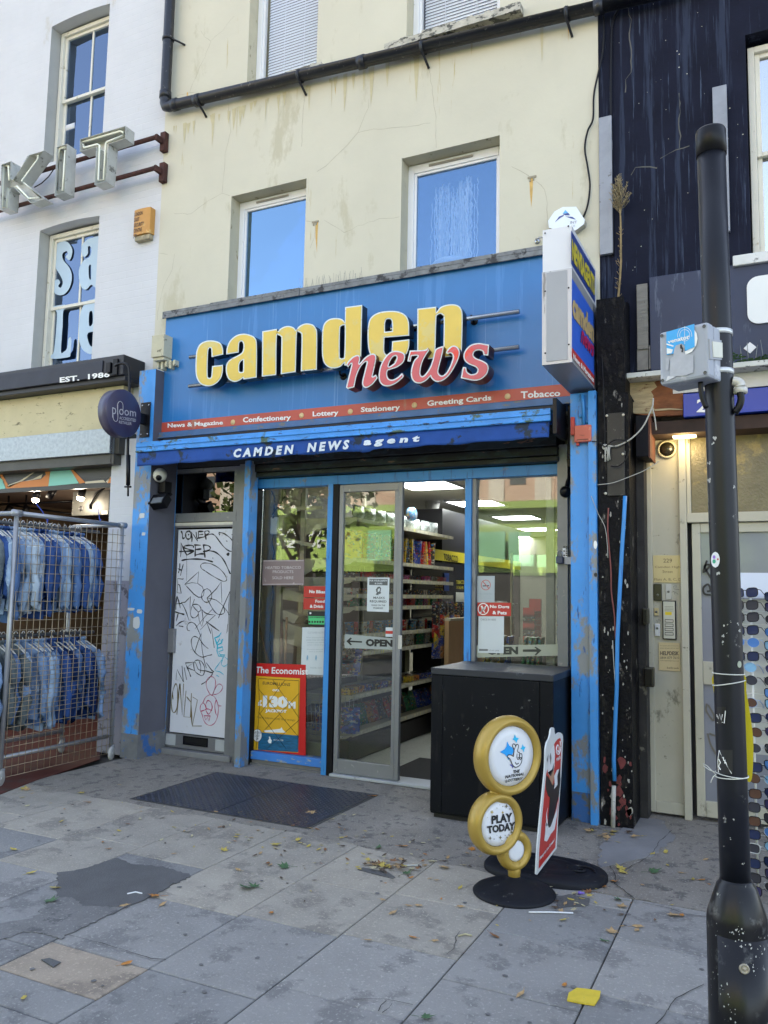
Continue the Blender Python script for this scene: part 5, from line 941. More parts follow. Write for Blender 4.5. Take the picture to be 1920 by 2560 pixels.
# grey junction box
nf=Vector((-.34,-.94,0)).normalized(); ns=Vector((.94,-.34,0)).normalized(); Cn=at(1768,803,Y=-3.655); PLf=(tuple(Cn),tuple(nf)); PLs=(tuple(Cn),tuple(ns))
zt_=Cn.z; zb_=at(1770,942,Y=-3.655).z; TLp=at(1648,834,pl=PLf); Wv=Vector((TLp.x-Cn.x,TLp.y-Cn.y,0)); TRp=at(1810,815,pl=PLs); Dv=Vector((TRp.x-Cn.x,TRp.y-Cn.y,0))
JB=thing('junction_box','weathered grey plastic junction box strapped to the black street column','junction box',(Cn.x,Cn.y,zb_))
cc=Cn+Wv/2+Dv/2; cc.z=(zt_+zb_)/2; jm=M('box_grey',(.34,.36,.41),.5,var=.05,scale=6,dirt=((.48,.49,.52),.18,12,(1,1,1)),dirt2=((.2,.2,.2),.04,20,(1,1,1)))
MB().obox(cc+Dv*.19,Wv/2,Dv*.31,(0,0,(zt_-zb_)/2-.002)).build('case',jm,JB,bevel=.006); MB().obox(cc-Dv*.31,Wv/2*1.02,Dv*.188,(0,0,(zt_-zb_)/2)).build('lid',jm,JB,bevel=.010)
mb=MB(); 
for sx_ in(.06,.94):
    for z in(zt_-.014,zb_+.014): 
        p=Cn+Wv*sx_; p.z=z; mb.lathe(p+nf*.001,nf,[(.0055,.001),(.0055,0),(.003,-.0005),(0,-.0005)],12)
mb.build('lid_screw',M('screw_dark',(.10,.10,.10),.4,metal=.5),JB)
nfo=nf*.0035; mb=MB()
def bf(pts,mi,o=.0035): mb.poly([[q('E1',x,y,pl=PLf)+nf*o for x,y in pts]],-nf*.0006,mi)
bf([(160,300),(575,180),(580,520),(440,580),(430,500),(380,470),(300,500),(275,560),(265,620),(165,640)],0); bf([(575,270),(610,320),(622,400),(600,500),(540,590),(440,640),(430,590),(578,535)],1,.003)
textq(mb,'venator','E1',[(180,430),(500,340),(515,400),(185,475)],pl=PLf,mi=1,bold=.03,off=.0045); bf([(160,470),(270,500),(265,520),(165,490)],1,.0045); bf([(170,540),(260,560),(240,615),(170,625)],1,.0045)
for R__ in (105,75): mb.ribbon([q('E1',435+R__*math.cos(t),350+R__*1.12*math.sin(t),pl=PLf)+nf*.0045 for t in [2.9+i*.17 for i in range(33 if R__<100 else 22)]],.0012,nf,1)
mb.ribbon([q('E1',435,y,pl=PLf)+nf*.0045 for y in (215,480)],.0012,nf,1)
bf([(270,520),(300,480),(380,470),(430,510),(425,620),(560,640),(560,900),(470,930),(470,940),(215,960),(215,700),(265,660)],2,.003); bf([(150,690),(205,690),(190,860),(150,860)],2,.003); bf([(180,950),(300,960),(150,1030)],3,.003); bf([(365,500),(385,480),(400,520),(415,545),(410,600),(385,600),(395,555),(370,545)],4,.005)
mb.build('sticker_remains',[flat('st_blue',(.05,.38,.78)),wht2,M('label_residue',(.42,.43,.47),.7,var=.08,scale=40),M('residue_pale',(.6,.6,.62),.6),blk],JB)
mb=MB(); 
for o,pts,mi in [(.004,[(775,400),(1010,430),(1040,720),(785,700)],0),(.006,[(812,440),(985,465),(985,685),(825,670)],1)]: mb.poly([[q('E1',x,y,pl=PLs)+ns*o for x,y in pts]],-ns*o,mi)
mb.build('vent_cover',[M('cover_grey',(.33,.34,.37),.5,var=.1),M('cover_cream',(.66,.65,.55),.5)],JB)
mb=MB()
for py in (833,931): 
    z=at(1820,py,Y=-3.53).z; c=axp(z); mb.lathe(c,(0,0,1),[(R1+.001,-.008),(R1+.0025,-.008),(R1+.0025,.008),(R1+.001,.008)],32)
mb.build('strap',M('strap_steel',(.62,.64,.64),.35,metal=.4),JB)
mb=MB(); P=[q('E1',x,y,Y=-3.60) for x,y in smooth([(660,1040),(665,1150),(690,1280),(745,1420)],False,4)]; mb.tube(P,.008,8); mb.build('cable',black,JB)
mb=MB(); P=[q('E1',x,y,Y=-3.55) for x,y in smooth([(1245,1190),(1260,1290),(1230,1400),(1165,1490)],False,4)]; mb.tube(P,.011,10); mb.build('hose',black,JB)
mb=MB(); P=[q('E1',x,y,Y=-3.54) for x,y in smooth([(1135,1030),(1200,1040),(1245,1080),(1250,1190)],False,4)]; mb.tube(P,[.016]*len(P),12); a=q('E1',1248,1120,Y=-3.54); mb.lathe(a,(0,0,-1),[(.016,0),(.021,.002),(.021,.018),(.016,.02)],12); mb.build('elbow_fitting',M('fitting_grey',(.55,.53,.48),.4,metal=.2,var=.1),JB)
# yellow sheet and strings tied to the column
YP_=M('yellow_plastic',(.62,.50,.01),.4,var=.08)
YB=thing('yellow_board','bright yellow plastic board tied behind the black street column','board',(ax0_.x,-3.46,1.0))
o=[(1784,1684),(1858,1684),(1866,1730),(1876,1790),(1883,1850),(1883,1900),(1880,1945),(1873,1956),(1866,1953),(1800,1945),(1788,1800),(1786,1740)]
MB().poly([[at(x,y,Y=-3.465) for x,y in smooth([(a,b) for a,b in o],True,3)]],(0,.004,0)).build('sheet',YP_,YB)
mb=MB()
def loop(py,r=.0013,tilt=0,R=R1+.003):
    z=at(1820,py,Y=-3.57).z; mb.tube([axp(z)+Vector((R*math.cos(t)*1.0,R*math.sin(t)*1.0,tilt*math.cos(t))) for t in [k*math.pi/12 for k in range(25)]],r,5)
loop(1686,.0018); loop(1710,.0018,.010); loop(1946,.0016,.004); loop(1941,.0014,-.004)
S1=[sq('E4',x,y,R1+.006) for x,y in [(66,590)]][0]
mb.tube([at(x,y,Y=-3.575) for x,y in [(1788,1934),(1778,1925),(1768,1915),(1757,1908),(1759,1915),(1772,1924),(1786,1930)]],.0012,4).tube([at(x,y,Y=-3.575) for x,y in [(1790,1936),(1783,1942),(1779,1950),(1777,1957)]],.0012,4)
mb.build('tie_string',M('string_white',(.6,.6,.55),.7),YB)
# leaf litter
lf=[]
def leaf_mesh(nm,seed,kind,mat,size):
    r=random.Random(seed); mb=MB(); 
    if kind=='maple':
        ang=[90,60,38,20,0,-28,-50,-90,-130,-152,180,160,142,120]; rad=[1,.45,.85,.42,.75,.35,.5,.22,.5,.35,.75,.42,.85,.45]
    else:
        ang=[90,70,45,15,-20,-60,-90,-120,-160,165,135,110]; rad=[1,.78,.62,.55,.55,.7,.85,.7,.55,.55,.62,.78]
    P=[]
    for a,ra in zip(ang,rad):
        a=math.radians(a+r.uniform(-5,5)); ra*=size*r.uniform(.85,1.1)*(1 if kind=='maple' else .8); x,y=ra*math.cos(a)*(1 if kind=='maple' else .75),ra*math.sin(a); P.append((x,y,size*(.06+r.uniform(0,.30)*(ra/size)**2)))
    P.append((0,0,size*.03)); n=len(P)-1; mb.add(P,[(i,(i+1)%n,n) for i in range(n)],0,True)
    mb.tube([(0,-size*.5,size*.05),(r.uniform(-.3,.3)*size,-size*1.2,size*.1)],size*.02,3)
    ob=mb.build('fallen_leaf',mat,origin=(0,0,0)); return ob
lcols=[('yellow',(.42,.33,.07)),('tan',(.38,.25,.12)),('brown',(.20,.09,.035)),('pale',(.42,.38,.24)),('orange',(.42,.17,.03)),('green',(.055,.12,.05)),('dark',(.07,.045,.03))]
labs={'yellow':'small yellow fallen leaf lying on the pavement','tan':'dry tan fallen leaf curling on the pavement','brown':'reddish brown fallen leaf lying on the pavement','pale':'pale straw coloured fallen leaf lying on the pavement','orange':'bright orange fallen leaf lying on the pavement','green':'dark green fallen leaf lying flat on the pavement','dark':'dark rotten leaf scrap lying on the pavement'}
protos={}
for i,(n,c) in enumerate(lcols):
    m=M('leaf_'+n,c,.8,var=.3,scale=60,bump=.4,bscale=150)
    protos[n]=[leaf_mesh(n,i*7+j,'maple' if j==0 else 'oval',m,.046 if j==0 else .032) for j in range(2)]
for l in protos.values():
    for o in l: o.location=(0,0,-500)
rr=random.Random(21); used=set()
def put_leaf(kind,j,x,y,s,z=.004):
    o=protos[kind][j]; k=(kind,j)
    if k in used: o=o.copy(); COL.objects.link(o)
    used.add(k); o.location=(x,y,z); o.rotation_euler=(rr.uniform(-.2,.2),rr.uniform(-.2,.2),rr.uniform(0,6.28)); o.scale=(s,s,s); tag(o,labs[kind],'leaf','fallen leaves scattered on the pavement'); return o
def pl_(k,x,y,kind,j,s): p=q(k,x,y,Z=.004); put_leaf(kind,j,p.x,p.y,s,.004)
for a in [('C2',160,355,'tan',0,1.3),('C2',485,270,'orange',1,1.3),('C2',855,640,'tan',0,1.15),('C2',1000,545,'orange',0,.9),('C2',640,530,'orange',1,1.4),('C2',510,538,'green',1,1.6),('C2',90,497,'yellow',0,.8),('C2',30,637,'green',0,1.2),('C2',655,672,'green',0,1.0),('C2',750,1418,'green',0,.95),('C2',1248,1298,'tan',1,1.2),('C2',1475,1250,'orange',1,.9),('C2',460,1018,'tan',1,1),('C2',690,1003,'orange',1,1),('C2',805,1020,'tan',1,.8),('C2',720,838,'tan',1,1),('C2',667,838,'tan',1,.8),('C2',937,843,'tan',1,1),('C2',585,875,'tan',1,1.2),('C2',1470,912,'yellow',1,1),('C2',1110,995,'brown',1,1.2),
  ('C1',1345,785,'green',0,1.5),('C1',1390,780,'green',0,1.1),('C1',1505,548,'yellow',0,1.1),('C1',1555,670,'green',0,.9),('C1',300,785,'yellow',0,.9),('C1',275,860,'green',0,1.2),('C1',850,830,'orange',0,1.1),('C1',680,882,'tan',1,1.1),('C1',888,875,'tan',1,1.1),('C1',170,703,'yellow',1,1.3),('C1',75,575,'yellow',1,1.2),('C1',130,245,'yellow',0,1.1),('C1',120,292,'yellow',1,1),('C1',150,250,'tan',0,1),('C1',445,268,'yellow',0,.9),('C1',480,318,'orange',1,1),('C1',590,572,'orange',1,1),('C1',335,422,'yellow',1,1),('C1',1300,686,'tan',1,1),('C1',690,1198,'orange',1,1.1),('C1',130,1385,'yellow',1,.9),('C1',1480,922,'orange',1,1),('C1',1460,652,'brown',1,1),('C1',1220,580,'yellow',0,.9),
  ('B8',415,1010,'green',0,1.3),('B8',185,1012,'yellow',0,1),('B8',165,985,'yellow',0,1.1),('B8',735,1070,'yellow',1,1.1),('B8',800,1075,'orange',1,1.1),('B8',535,958,'yellow',1,.9),('B8',645,1018,'tan',1,.9),('B8',835,912,'tan',1,.9),('B8',95,1487,'tan',0,1),('B8',300,1442,'tan',1,1.2),('B8',290,1470,'tan',1,1),('B8',40,1557,'green',1,1.1),('B8',100,695,'yellow',0,1.2),('B8',60,735,'tan',0,1.1),('B8',325,728,'yellow',1,1),('B8',415,868,'yellow',1,1.1),('B8',520,852,'yellow',1,1.3),('B8',150,1230,'green',0,1.0),('B8',580,1350,'tan',0,1),('B8',645,1355,'orange',1,1.1),('B8',170,1285,'tan',0,1),('B8',30,1125,'orange',1,1.3),('B8',110,1085,'orange',0,.9)]: pl_(*a)
kinds=['yellow']*3+['tan']*4+['brown']*2+['pale']*4+['orange']+['dark']*3
for i in range(215):
    x=rr.gauss(-2.5,1.1); y=rr.gauss(-1.75,.28)
    if not(-5.2<x<.3 and -3.0<y<-.15): continue
    put_leaf(rr.choice(kinds),1,x,y,rr.uniform(.35,.95))
for i in range(46):
    p=q('C2',rr.gauss(560,85),rr.gauss(635,22),Z=.004); put_leaf(rr.choice(kinds),rr.choice([0,1]),p.x,p.y,rr.uniform(.5,.9),rr.uniform(.004,.018))
for i in range(22):
    p=q('C2',rr.uniform(1400,1640),rr.gauss(800,45),Z=.004); put_leaf(rr.choice(kinds),rr.choice([0,1,1]),p.x,p.y,rr.uniform(.5,.9),rr.uniform(.004,.012))
for i in range(16): put_leaf(rr.choice(['yellow','tan','dark']),rr.choice([0,1,1]),rr.uniform(-1.15,-.85),rr.uniform(-.85,-.55),rr.uniform(.6,1),rr.uniform(.004,.02))
for l in protos.values():
    for o in l:
        if o.location.z<-100: bpy.data.objects.remove(o)
# white straws and litter
for k,pts,lab,c_ in [('C2',[(1290,872),(1400,872),(1520,876)],'white plastic knife lying beside the lottery sign base',wht),('C1',[(695,818),(740,808),(775,816)],'short white paper straw on the dark tarmac patch',wht),('C2',[(925,995),(960,985),(995,993)],'torn pale paper strip on the slab right of centre',MC['leaf_pale']),('C2',[(640,632),(690,628),(735,630)],'pale blue plastic strip beside the leaf pile',flat('strip_pale',(.5,.52,.52)))]:
    tag(MB().tube([q(k,x,y,Z=.006) for x,y in pts],.004,6).build('litter',c_),lab,'litter')
p=q('C2',1558,772,Z=.01); tag(MB().lathe(p,(1,.2,0),[(0,-.012),(.008,-.012),(.008,.004),(.005,.006),(.005,.02),(0,.021)],12).build('litter',flat('lit_violet',(.16,.10,.45))),'small violet bottle cap beside the black rubber base','litter')
mb=MB(); mb.poly([rough_edge(gp('C2',[(1490,1325),(1500,1290),(1540,1262),(1659,1280),(1659,1310),(1630,1352)],.008),.003)],(0,0,-.006))
tag(mb.build('painted_slab',M('yellow_paint',(.62,.46,.04),.6,var=.1,scale=20,dirt=((.2,.18,.14),.08,20,(1,1,1)))),'small yellow painted block set in the slabs at the bottom right','paint mark')
# =====================================================================  clothes rack
RK=thing('clothes_rack','wheeled galvanised clothes rack with wire mesh side full of denim','rack',(-5.6,-1.05,0))
XK=-5.47; yl=at(19,1640,X=XK).y; yr=at(291,1600,X=XK).y; ztl=at(13,1291,X=XK).z; zbl=at(25,1950,X=XK).z; ztr=at(294,1302,X=XK).z
zT=(ztl+ztr)/2; tubeM=M('rack_tube',(.34,.35,.37),.4,metal=.5,var=.1,scale=8)
for (a,b) in [((XK,yl,.12),(XK,yl,zT)),((XK,yr,.10),(XK,yr,zT)),((XK,yl,zT),(XK,yr,zT)),((XK-.62,yl,.12),(XK-.62,yl,zT)),((XK-.62,yr,.10),(XK-.62,yr,zT)),((XK,yl,zT),(XK-.62,yl,zT)),((XK,yr,zT),(XK-.62,yr,zT)),((XK-.05,yl,.20),(XK-.05,yr,.20)),((XK-.6,yl,.20),(XK-.6,yr,.20))]:
    MB().tube([a,b],.019,12).build('tube',tubeM,RK)
zr1=q('E6',600,400,X=-5.76).z; zr2=q('E6',600,1790,X=-5.76).z
for z in (zr1,zr2): MB().tube([(-5.76,yl-.35,z),(-5.76,yr,z)],.016,10).build('hanging_rail',M('rail_dark',(.10,.105,.11),.4,metal=.4),RK)
for y in (yl,yr): 
    MB().lathe((XK,y,zT),(0,1,0),[(0,-.04),(.028,-.04),(.028,.04),(0,.04)],14).build('clamp',tubeM,RK)
for (x,y) in [(XK,yl),(XK,yr),(XK-.62,yl),(XK-.62,yr)]:
    MB().lathe((x+.03,y-.02,.061),(.9,.4,0),[(0,-.012),(.053,-.013),(.060,-.008),(.060,.008),(.053,.013),(0,.012)],24).lathe((x+.03,y-.02,.061),(.9,.4,0),[(0,-.016),(.012,-.016),(.012,.016),(0,.016)],12).build('wheel',M('wheel_grey',(.42,.42,.40),.5,var=.1),RK); MB().box(x-.02,x+.02,y-.005,y+.03,.06,.13).build('wheel_fork',tubeM,[o for o in COL.objects if o.name.startswith('wheel') and o.parent==RK][-1],bevel=.004)
mesh=MB(); zb1=at(30,1938,X=XK).z; zt1=q('E6',600,330,X=XK).z; n=19
for i in range(n):
    y=yl+.03+(yr-yl-.03)*i/(n-1); mesh.tube([(XK+.012,y+random.uniform(-.003,.003),z) for z in (zt1,1.2,.7,zb1)],.0035,4)
z=zb1; zl=[]
while z<zt1: zl.append(z); z+=(.038 if .50<z<.95 else .076)
for z in zl: mesh.tube([(XK+.016,yl+.02,z),(XK+.016,yr+.03,z+.004)],.0024,4)
mesh.build('wire_mesh',M('mesh_wire',(.36,.29,.20),.5,metal=.4,var=.3,scale=12),RK)
for x,y in [(465,95),(1245,85)]:
    A=q('E6',x,y,X=XK); c=q('E6',x+140,300,X=XK) if x<600 else q('E6',1290,300,X=XK); MB().tube([A,(A+c)/2+Vector((0,.01,0)),c,c+Vector((0,.01,-.04)),c+Vector((.015,0,0))],.0035,5).build('cable_tie',flat('tie_blue',(.05,.10,.55)),RK)
# denim jackets
den=[M('denim_%d'%i,c,1,var=.28,scale=7,bump=.7,bscale=16,spec=.05,dirt=((c[0]*1.8+.03,c[1]*1.6+.03,c[2]*1.35+.03),.26,4,(2,2,1)),dirt2=((c[0]*.5,c[1]*.5,c[2]*.55),.14,11,(3,3,.5))) for i,c in enumerate([(.19,.28,.44),(.040,.085,.24),(.30,.40,.53),(.012,.028,.095),(.09,.16,.32),(.13,.155,.165),(.42,.50,.58)])]
def jacket(seed,L,mat):
    r=random.Random(seed); mb=MB(); N_=28; prof=[(-.060,.045,.030),(-.085,.060,.030),(-.105,.095,.028),(-.135,.16,.028),(-.165,.20,.028),(-.22,.215,.028),(-.32,.21,.030),(-.42,.205,.031),(-.52,.20,.033),(-.62,.20,.034),(-L+.05,.195,.036),(-L+.045,.200,.038),(-L,.195,.036)]; V=[]
    ph=[r.uniform(0,6) for _ in range(4)]
    for (z,w_,t_) in prof:
        for k in range(N_):
            a=2*math.pi*k/N_; rip=1+(.30*math.sin(5*a+ph[0]+z*9)+.22*math.sin(9*a+ph[2]-z*17))*min(1,-z*2); V.append((w_*math.cos(a),t_*rip*math.sin(a),z+.01*math.sin(3*a+ph[1])*(-z)))
    mb.add(V,[(i*N_+k,i*N_+(k+1)%N_,(i+1)*N_+(k+1)%N_,(i+1)*N_+k) for i in range(len(prof)-1) for k in range(N_)]+[tuple(range(N_))[::-1]],0,True)
    mb.tube([(.055*math.cos(t),.034*math.sin(t)-.004,-.062+.012*math.cos(t)) for t in [k*math.pi/6 for k in range(13)]],.013,6)
    mb.box(.06,.13,-.045,-.034,-.36,-.26).box(-.13,-.06,-.045,-.034,-.36,-.26)
    for s_ in (1,-1):
        pts=[(s_*.17,0,-.165),(s_*.215,r.uniform(-.01,.01),-.22),(s_*.245,r.uniform(-.015,.015),-.34),(s_*(.25+r.uniform(-.01,.02)),r.uniform(-.02,.02),-.50),(s_*(.25+r.uniform(-.02,.02)),r.uniform(-.025,.025),-L+.06),(s_*.25,0,-L+.02)]
        mb.tube(pts,[.034,.042,.042,.038,.033,.034],10)
    ob=mb.build('denim_jacket',mat,origin=(0,0,0)); return ob
def hanger(seed):
    mb=MB(); mb.tube([(0,.012,-.02),(0,.016,.004),(0,.008,.018),(0,-.006,.018),(0,-.014,.005),(0,-.008,-.02),(0,0,-.045),(0,0,-.075)],.0038,6); mb.tube([(-.19,0,-.15),(-.08,0,-.09),(0,0,-.075),(.08,0,-.09),(.19,0,-.15)],.006,6); return mb.build('clothes_hanger',M('hanger_white',(.62,.62,.60),.4),origin=(0,0,0))
JP=[jacket(i,.72+.03*(i%3),den[0]) for i in range(4)]; HP=hanger(0)
dn_=['mid blue','indigo','light blue','dark navy','blue','grey green','very pale blue']
rr=random.Random(4); row_cols=[[2,6,0,5,1,2,4,1,0,6,2,6,0,1,3,1,0,2,2,4,1,3,2,1,4],[2,0,3,2,4,0,5,5,4,5,0,0,4,2,0,4,1,3,1,4,1,3,0]]
first=True; usedJ=set()
for row,(z,cols_,yA,yB) in enumerate([(zr1,row_cols[0],yl-.22,yr-.22),(zr2,row_cols[1],yl-.28,yr-.16)]):
    for i,ci in enumerate(cols_):
        y=yA+(yB-yA)*i/(len(cols_)-1)+rr.uniform(-.022,.022); k=rr.randrange(4); me=JP[k].data
        key=(k,ci); nm=me.copy() if key not in CH else CH[key]
        if key not in CH: nm.materials[0]=den[ci]; CH[key]=nm
        ob=bpy.data.objects.new('denim_jacket',nm); COL.objects.link(ob); ob.location=(-5.76+rr.uniform(-.01,.01),y,z+.01); ob.rotation_euler=(rr.uniform(-.03,.03),rr.uniform(-.02,.02),rr.uniform(-.30,.16)); s_=rr.uniform(.90,1.06) if row==0 else rr.uniform(.88,1.08); ob.scale=(s_,1,s_)
        tag(ob,dn_[ci]+' denim jacket hanging in the '+('upper' if row==0 else 'lower')+' row of the mesh sided rack','jacket','denim jackets on the wheeled rack')
        h=bpy.data.objects.new('clothes_hanger',HP.data); COL.objects.link(h); h.location=(-5.76,y,z+.014); h.rotation_euler=(0,0,ob.rotation_euler[2]); tag(h,'white plastic hanger on the '+('upper' if row==0 else 'lower')+' rail of the clothes rack','hanger','hangers on the wheeled rack')
for o in JP+[HP]: bpy.data.objects.remove(o)
# =====================================================================  navy building on the right
NB=thing('navy_building','dark navy rendered building with peeling paint right of the newsagent','building',(1,-.2,0))
w5=(-.083,.85,3.95,5.62)
mb=MB(); wall_holes(mb,-1.128,3.4,2.95,11.2,[w5],YW,.35,0)
for pts in [[(740,25),(770,130),(755,220),(770,320),(775,470),(740,520),(735,600)],[(770,1130),(800,1090),(850,1075),(940,1090)],[(1085,600),(1087,800),(1085,960)],[(960,1030),(1060,970),(1150,945)]]: mb.ribbon([Vector((v.x,YW-.0008,v.z)) for v in wavy([q('A3',x,y,Y=YW) for x,y in pts],.008,.04)],[random.uniform(.001,.010) for _ in range(300)],(0,-1,0),1)
rr=random.Random(2)
for i in range(60):
    x=rr.uniform(-1.1,.3); z=rr.uniform(3.9,6.3); s_=rr.uniform(.002,.007); mb.add([(x+s_*rr.uniform(.4,1)*math.cos(t),YW-.0008,z+s_*rr.uniform(.4,1)*math.sin(t)) for t in [k*1.25 for k in range(5)]],[(0,1,2,3,4)],2)
mb.build('wall',[navy,M('peel_edge',(.09,.09,.085),.9),M('peel_pale',(.42,.42,.36),.9)],NB)
MB().box(-1.13,3.4,.9,9,2.95,11.1).box(-1.13,3.4,.151,.899,10.9,11.1).build('sun_block',MC['sun_block_slab'],NB); MB().box(-1.13,3.4,.151,.9,2.95,2.98).build('floor_slab',darkroom,NB)  # first part is an unseen mass added to stop the sun
sash(NB,w5[0]+.01,w5[1]-.01,w5[2],w5[3]-.04,YW+.10,glass('pane_white_blue',.45,(.55,.62,.75)))
MB().box(-.20,.95,YW-.09,YW+.02,3.87,3.945).build('window_sill',M('sill_white',(.62,.63,.62),.7,dirt=((.2,.2,.2),.1,12,(1,1,1))),NB,bevel=.006)
# battens
for (k,a,b,lab) in [('A3',(577,760),(637,1640),'long grey aluminium batten at the left edge of the navy wall'),('A3',(1325,560),(1385,1500),'long grey aluminium batten behind the lamp column')]:
    A=q(k,*a,Y=-.24); B=q(k,*b,Y=-.24); xm=(A.x+B.x)/2; mb=MB(); mb.box(xm-.048,xm+.048,-.24,-.205,B.z,A.z); 
    tag(mb.build('batten',M('batten_grey',(.25,.27,.31),.5,metal=.2,var=.12,scale=8,dirt=((.12,.12,.13),.12,14,(1,1,1))),bevel=.003),lab,'batten')
    s_=MB(); 
    for t in (.05,.35,.62,.93): s_.lathe((xm,-.241,B.z+(A.z-B.z)*t),(0,-1,0),[(0,.004),(.008,.003),(.009,0)],8)
# signboard
SG=thing('navy_signboard','plain navy signboard with part of a white rounded letter at the right','signboard',(1,-.25,3.3))
A=at(1623,700,Y=-.26); zb_=at(1640,925,Y=-.26).z
MB().box(A.x,3.4,-.26,-.202,zb_,A.z+.02).build('board',navy2,SG,bevel=.004)
o=[(1355,0),(1352,40),(1372,100),(1410,145),(1470,165),(1659,160),(1900,150),(1900,-200),(1659,-180),(1400,-150),(1360,-60)]
c=[q('E1',x,y,Y=-.275) for x,y in [(1345,-60),(1345,30),(1375,115),(1430,160),(1500,170),(1659,165),(2000,160),(2000,-420),(1660,-540),(1480,-500),(1390,-420),(1348,-320)]]
mb=MB(); x0=q('A7',1497,300,Y=-.275).x; z1=q('A7',1570,155,Y=-.275).z; z0=q('A7',1570,520,Y=-.275).z; r_=.075; P=[]
for cx_,cz_,a1 in [(x0+r_,z0+r_,180),(x0+.7,z0+r_,270),(x0+.7,z1-r_,0),(x0+r_,z1-r_,90)]:
    for k in range(7): t=math.radians(a1+15*k); P.append(Vector((cx_+r_*math.cos(t),-.275,cz_+r_*math.sin(t))))
mb.poly([P],(0,.013,0)); mb.build('letter',M('letter_white',(.74,.76,.76),.5,var=.03),SG)
c=q('E1',1392,530,Y=-.265); MB().box(c.x-.04,c.x+.04,-.268,-.2605,c.z-.04,c.z+.04).build('diamond_mark',wht,SG)
for ob in [o for o in COL.objects if o.name.startswith('diamond_mark')]:
    for v in ob.data.vertices:
        lx,lz=v.co.x+SG.location.x-c.x,v.co.z+SG.location.z-c.z; v.co.x=(lx-lz)*.5+c.x-SG.location.x; v.co.z=(lx+lz)*.5+c.z-SG.location.z
# timber strip beside signboard
A=q('A7',648,220,Y=-.25); B=q('A7',740,710,Y=-.25); tag(MB().box(A.x,B.x,-.25,-.205,B.z,A.z).build('timber_strip',M('grey_timber',(.20,.19,.17),.85,var=.2,scale=8,stretch=(1,1,6),bump=.5,bscale=18,dirt=((.06,.05,.05),.15,10,(1,1,1))),bevel=.004),'bare grey timber strip left of the navy signboard','timber')
A=q('A7',650,715,Y=-.24); B=q('A7',745,870,Y=-.24); C_=q('A7',810,680,Y=-.24)
tag(MB().box(A.x,B.x-.004,-.235,-.205,B.z,A.z).box(B.x,C_.x,-.245,-.205,B.z,C_.z).build('sheet_metal',M('sheet_grey',(.15,.15,.15),.5,metal=.4,var=.4,scale=7),bevel=.003),'crumpled grey sheet metal under the bare timber strip','sheet metal')
# ledge, moss, spikes
LD=thing('shop_ledge','peeling white ledge with moss and bird spikes above the blue number board','ledge',(0,-.35,3.2)); A=q('E2',680,295,Y=-.36); B=q('E2',680,365,Y=-.36); zl0,zl1=B.z,A.z
MB().box(A.x,3.4,-.36,-.205,zl0,zl1).build('shelf',M('ledge_white',(.55,.56,.52),.8,var=.1,scale=6,bump=.3,bscale=50,dirt=((.07,.075,.06),.22,16,(1,1,1))),LD,bevel=.004)
mb=MB(); rr=random.Random(8)
for i in range(700):
    x=rr.uniform(q('E1',1130,740,Y=-.34).x,1.4); h_=.05*(.5+.5*math.sin(x*21))+.015; z=zl1+rr.uniform(0,h_); y=-.34+rr.uniform(-.02,.05); s_=rr.uniform(.006,.014); mb.add([(x-s_,y,z),(x+s_,y+rr.uniform(-.01,.01),z+rr.uniform(0,.01)),(x,y-.012,z+s_)],[(0,1,2)])
tag(mb.build('moss',M('moss_green',(.035,.09,.02),.9,var=.5,scale=40)),'clump of green moss growing on the white ledge','moss')
mb=MB()
for i in range(30): x=q('E1',1250,600,Y=-.30).x+i*.045+rr.uniform(-.01,.01); mb.tube([(x,-.3,zl1),(x+rr.uniform(-.02,.02),-.3,zl1+rr.uniform(.10,.17))],.002,4)
mb.build('bird_spikes',M('spike_steel',(.30,.31,.30),.4,metal=.6),LD)
# lower white board + blue number board
A=q('E1',1130,880,Y=-.22); B=q('E1',1200,1130,Y=-.22); tag(MB().box(q('E1',250,1150,Y=-.22).x,3.4,-.22,-.16,B.z,zl0-.003).build('white_board',M('board_peel',(.60,.59,.56),.7,var=.06,dirt=((.3,.3,.28),.06,9,(1,1,1)))),'white painted board behind the column above the blue number board','board')
NBD=thing('number_board','deep blue shop number board with a white figure 2','signboard',(.5,-.2,2.95)); A=q('E1',400,1215,Y=-.235); B=q('E1',395,1555,Y=-.235)
MB().box(A.x,3.4,-.235,-.15,B.z,A.z).build('board',M('number_blue',(.004,.035,.34),.35,var=.06,scale=3),NBD,bevel=.003)
textq(MB(),'2','E1',[(605,1290),(770,1290),(770,1485),(600,1485)],Y=-.238,bold=.02).build('lettering',wht2,NBD)
# peeling timber panel
PW=M('bare_ply',(.40,.31,.18),.9,var=.3,scale=7,stretch=(1,1,5),bump=.7,bscale=14,dirt=((.13,.06,.03),.2,7,(1,1,3))); PR=M('burnt_ply',(.19,.065,.022),.8,var=.45,scale=5,stretch=(1,1,3),bump=.7,bscale=18)
PT=thing('peeling_plywood','peeling plywood panel, pale on the left and rusty brown on the right','panel',(-.7,-.2,3.0))
P=lambda pts,Y=-.215:[q('E2',x,y,Y=Y) for x,y in pts]
mb=MB(); mb.poly([P([(690,370),(1155,350),(1160,430),(1480,480),(1480,870),(1000,885),(800,850),(700,640)])],(0,.05,0),1); mb.poly([P([(700,385),(1150,370),(1080,420),(1120,480),(1035,545),(1070,600),(1060,700),(1085,800),(1060,850),(800,850),(730,700)],-.219)],(0,.003,0),0)
mb.poly([P([(1085,790),(1300,775),(1475,790),(1470,800),(1300,800),(1090,815)],-.222)],(0,.003,0),0); mb.build('sheet',[PW,PR],PT)
MB().box(P([(1000,885)])[0].x-.2,3.4,-.19,.3,B.z-.105,B.z-.012).build('soffit',M('soffit_brown',(.035,.018,.012),.8,var=.4,scale=6),PT)
